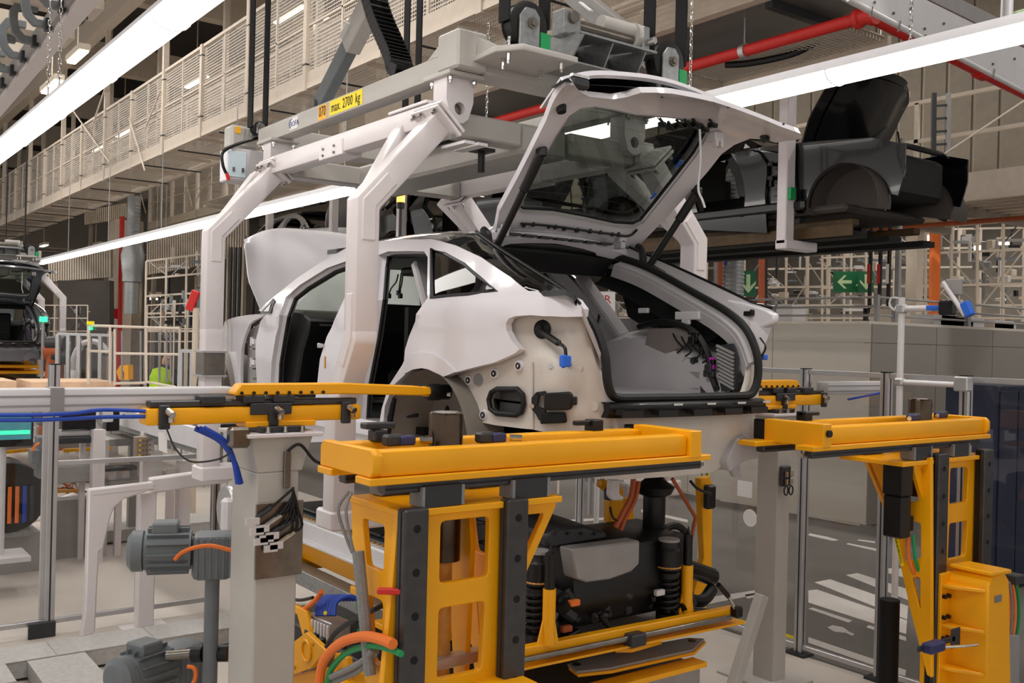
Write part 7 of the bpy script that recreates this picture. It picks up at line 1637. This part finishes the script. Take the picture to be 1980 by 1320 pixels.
for x in (-14, -9.2, -3.5): MB().mm((x-.1, 15.2, 0), (x+.1, 15.4, 4.2)).build('column', 'beige', dk)
for k in range(3):  # strip lamps added as fill to brighten the lane and booth
    t = thing('deck_fill_lamp', 'added strip fill lamp under the mezzanine deck, '+['far end', 'middle', 'near end'][k], 'lamp', (-15+4.6*k, 14.6, 4.05), 'fill lamps added under the mezzanine deck')
    MB().mm((-16.2+4.6*k, 14.5, 4.10), (-13.8+4.6*k, 14.7, 4.14)).build('housing', 'alu_white', t); MB().mm((-16.15+4.6*k, 14.52, 4.05), (-13.85+4.6*k, 14.68, 4.10)).build('diffuser', 'tube_light', t)
uw = thing('clad_wall', 'beige corrugated wall behind the mezzanine railing', 'wall panel', (-8, 15.6, 4.4))
MB().mm((-20, 15.6, 4.36), (-1, 15.7, 8.6)).build('backing', 'wall_grey', uw)
for k in range(30): MB().mm((-16+.45*k, 15.55, 4.4), (-15.62+.45*k, 15.6, 8.4)).build('wall_sheet', 'sheet_dim', uw)
ld = thing('access_ladder', 'dark caged ladder on the mezzanine wall', 'ladder', PD(1815, 410, 12.2))
for px in (1806, 1834): MB().bar(PD(px, 180, 12.2), PD(px-2, 415, 12.2), .05, .05).build('stile', 'dark_grey' if px < 1810 else 'gap_grey', ld)
for k in range(9): MB().bar(PD(1806, 205+25*k, 12.2), PD(1834, 203+25*k, 12.2), .025, .025).build('rung', 'dark_grey', ld)
tag(MB().cyl(PD(1980, 195, 11), PD(1815, 305, 11), .012, n=6).build('brace_rod', 'beige'), 'thin diagonal rod under the red pipe', 'rod')
MB().tube(spline([PD(*q, 12.05) for q in ((1808, 330), (1805, 380), (1812, 415), (1830, 424))], 5), .035, 8).build('black_hose', 'black', ld)
# vertical black pipes with bends on the booth roof
for k, px in enumerate((1686, 1705, 1722)):
    q = PY(px, 400, 11.8); z0 = PY(px, 600, 11.8).z
    t = thing('riser_pipe', 'black riser pipe beside the mast, %s of three' % ['left', 'middle', 'right'][k], 'pipe', (q.x, 11.8, z0), 'black riser pipes')
    MB().tube([(q.x-.0, 11.8, q.z+.6), (q.x, 11.8, z0)], .027, 10).build('pipe', 'black', t); MB().bar((q.x, 11.8, z0), (q.x-.05, 11.8, z0), .06, .06).build('bend', 'black', t); MB().mm((q.x-.075, 11.77, 2.56), (q.x-.03, 11.83, z0+.03)).build('foot', 'black', t)
    zz2 = PY(px, 548, 11.76).z; MB().mm((q.x-.02, 11.755, zz2), (q.x+.02, 11.765, zz2+.26)).build('pipe_label', 'print_red' if k < 2 else 'print_white', t)
    MB().box((q.x, 11.8, PY(px, 455, 11.8).z), (.08, .08, .14)).build('coupling', 'black', t)
q = PY(1737, 500, 11.8); tag(MB().mm((q.x-.03, 11.77, 2.56), (q.x+.03, 11.83, 5)).build('steel_post', 'gap_grey'), 'grey steel post right of the riser pipes', 'post')
# spiral ducts
for k, (px, y0, y1, r) in enumerate(((1366, 360, 470, .125), (1421, 360, 600, .14))):
    q = PY(px, 420, 10.4); za = PY(px, y1, 10.4).z; zb_ = 5.58
    t = thing('spiral_duct', ['spiral air duct with an elbow right of the rear strut', 'straight spiral air duct right of the elbow duct'][k], 'duct', (q.x, 10.4, za), 'spiral air ducts')
    if k == 0: MB().tube([(q.x, 10.4, zb_), (q.x, 10.4, za+.12), (q.x-.03, 10.35, za), (q.x-.12, 10.3, za-.10), (q.x-.45, 10.1, za-.32)], r, 18).build('duct_body', 'galv', t)
    else: MB().cyl((q.x, 10.4, za), (q.x, 10.4, zb_), r, n=20).build('duct_body', 'galv', t)
    MB().cyl((q.x, 10.4, 5.57), (q.x, 10.4, 5.768), .012, n=6).build('drop_rod', 'galv', t)
    n_ = int((zb_-za)/.055)
    for j in range(n_): MB().tube(arc((q.x, 10.4, za+.06+.055*j), r+.003, 0, 2*pi-.01, 18, EX, EY), .007, 5).build('spiral_seam', 'alu', t)
    MB().box((q.x-.02, 10.4-r, za+.75), (.04, .012, .3)).build('sticker', 'label_yellow' if k == 0 else 'cable_blue', t)
for k, (px, D, y0, y1, m_, w) in enumerate(((1397, 14.4, 385, 560, 'rust', .12), (1388, 15.0, 380, 600, 'galv', .10), (1473, 15, 455, 600, 'rust', .08), (1808, 17, 440, 560, 'orange', .14), (1480, 15.7, 455, 600, 'dark_grey', .06))):
    tag(MB().bar(PD(px, y0, D), V((PD(px, y1, D).x, PD(px, y1, D).y, 2.561 if -16 < PD(px, y1, D).x < -7.1 and 10.85 < PD(px, y1, D).y < 24 else 0)), w, w).build('upright_profile', m_), ['orange brown upright left of the straight duct', 'galvanised upright beside the orange brown one', 'thin brown upright right of the ducts', 'orange upright above the blue sensors', 'thin dark upright right of the ducts'][k], 'upright', 'uprights in the right background')
# exit signs
def exitsign(p, D, w, h_, lab, arrow, man):
    q = PD(*p, D); t = thing('exit_sign', lab, 'sign', q, 'green escape route signs'); n = -fw
    MB().bar(q-rt*(w/2), q+rt*(w/2), .04, h_).build('panel', 'sign_green', t)
    def pl(pts, nm): MB().prism([q+rt*(a*h_)+up*(b*h_)+n*.024 for a, b in pts], n*.004).build(nm, 'sign_pale', t)
    cx0 = arrow
    if lab.startswith('wide'): pl([(cx0-.35, 0), (cx0-.02, .32), (cx0+.1, .32), (cx0-.12, .08), (cx0+.35, .08), (cx0+.35, -.08), (cx0-.12, -.08), (cx0+.1, -.32), (cx0-.02, -.32)], 'arrow')
    else: pl([(cx0, -.38), (cx0+.3, -.02), (cx0+.3, .1), (cx0+.08, -.12), (cx0+.08, .36), (cx0-.08, .36), (cx0-.08, -.12), (cx0-.3, .1), (cx0-.3, -.02)], 'arrow')
    if man is not None:
        pl([(man+.05, .4), (man+.15, .4), (man+.15, .28), (man+.05, .28)], 'figure_head'); pl([(man-.15, .2), (man+.15, .22), (man+.05, -.05), (man+.2, -.35), (man+.1, -.38), (man-.08, -.1), (man-.3, -.12), (man-.3, -.2), (man-.1, -.2), (man-.05, 0)], 'figure_body')
exitsign((1646, 545), 17, .62, .36, 'wide green escape sign with left arrow behind the riser pipes', -.35, .5)
exitsign((1674, 545), 16.8, .26, .36, 'narrow green escape sign with down arrow beside the wide one', 0, None)
exitsign((1446, 548), 14, .20, .36, 'small green escape sign with down arrow beside the ducts', 0, None)
# fire brigade notice seen through the car
fs = PD(1150, 590, 12.5); t = thing('notice_board', 'white notice with red lettering seen through the open car side', 'sign', fs)
MB().bar(fs-rt*.26, fs+rt*.26, .02, .34).build('panel', 'print_white', t); MB().bar(V((fs.x, fs.y, 0))+fw*.03, fs+fw*.03, .04, .04).build('post', 'gap_grey', t); MB().text('FEUER', fs+up*.07-fw*.012, rt, up, .15).build('lettering', 'print_red', t); MB().text('WEHR', fs-up*.08-fw*.012, rt, up, .15).build('lettering', 'print_red', t)
# racks and frames behind the booth
rack('tall pale steel frame behind the ducts', [(1440, 440), (1600, 430), (1600, 615), (1440, 615)], 22.5, 4, 3, seed=21, clutter=34)
rack('tall pale steel frame behind the riser pipes', [(1590, 440), (1760, 430), (1760, 615), (1590, 615)], 22, 4, 3, seed=22, clutter=34)
rack('tall pale steel frame behind the sensor mast', [(1740, 430), (1990, 415), (1990, 615), (1740, 615)], 19, 5, 3, seed=23, clutter=44)
rack('pale steel frame far behind on the right', [(1480, 450), (1980, 440), (1980, 590), (1480, 590)], 32, 12, 4, seed=24, clutter=60)
rack('pale steel truss seen through the open car side', [(1040, 515), (1225, 515), (1225, 665), (1040, 665)], 14.2, 4, 3, seed=25, clutter=18)
rack('pale steel truss right of the tailgate strut', [(1225, 440), (1440, 440), (1440, 600), (1225, 600)], 24, 5, 3, seed=26, clutter=26)
# railing pipes on the booth roof
br = thing('booth_railing', 'grey pipe railing with boxes on the booth roof', 'railing', (-11, 10.9, 2.56))
for z in (2.64, 2.75, 2.87): MB().cyl((-16, 11.1, z), (-7.2, 11.1, z), .015, n=8).build('pipe', 'gap_grey', br); MB().cyl((-7.2, 11.1, z), (-7.2, 22, z), .015, n=8).build('pipe', 'gap_grey', br)
for k in range(6): MB().mm((-15.2+1.6*k, 11.07, 2.56), (-15.15+1.6*k, 11.13, 2.9)).build('post', 'gap_grey', br); MB().mm((-7.23, 11.5+1.8*k, 2.56), (-7.17, 11.56+1.8*k, 2.9)).build('post', 'gap_grey', br)
random.seed(8)
for k in range(16): x = random.uniform(-15, -7.6); MB().mm((x, 11.1, 2.56), (x+random.uniform(.2, .6), 11.4, 2.56+random.uniform(.08, .25))).build('roof_box', random.choice(['gap_grey', 'alu_white', 'beige_dark', 'beige']), br)
for k in range(14): y = random.uniform(11.3, 20); MB().mm((-7.6, y, 2.56), (-7.3, y+random.uniform(.2, .6), 2.56+random.uniform(.08, .22))).build('roof_box', random.choice(['gap_grey', 'alu_white', 'beige', 'alu_white']), br)
# small bright spot lamps deep in the hall
random.seed(12)
for k in range(14):
    px, py = [(820, 445), (1310, 455), (1610, 465), (1765, 470), (1790, 460), (1895, 480), (1850, 545), (320, 468), (330, 466), (300, 575), (1120, 470), (1500, 460), (1940, 470), (1370, 480)][k]
    q = PD(px, py, 34 if k == 8 else 30); t = thing('spot_lamp', 'small bright spot lamp deep in the hall, '+['above the car roof', 'right of the tailgate strut', 'left of the riser pipes', 'above the tilted sensor rod', 'right above the tilted sensor rod', 'right of the orange upright', 'beside the grey mast plate', 'left of the pair near the front arm', 'right of the pair near the front arm', 'between pillar and red holder', 'in the hatch opening', 'right of the ducts', 'at the right picture edge', 'between the two ducts'][k], 'lamp', q, 'small lamps deep in the hall')
    MB().box(q, (.25, .25, .14)).build('lens', 'far_light', t); MB().box(q+V((0, 0, .12)), (.3, .3, .10)).build('hood', 'beige', t); MB().cyl(q+V((0, 0, .17)), V((q.x, q.y, 11)), .012, n=5).build('rod', 'beige', t)
for o in bpy.data.objects:
    if '_w' in o: del o['_w']
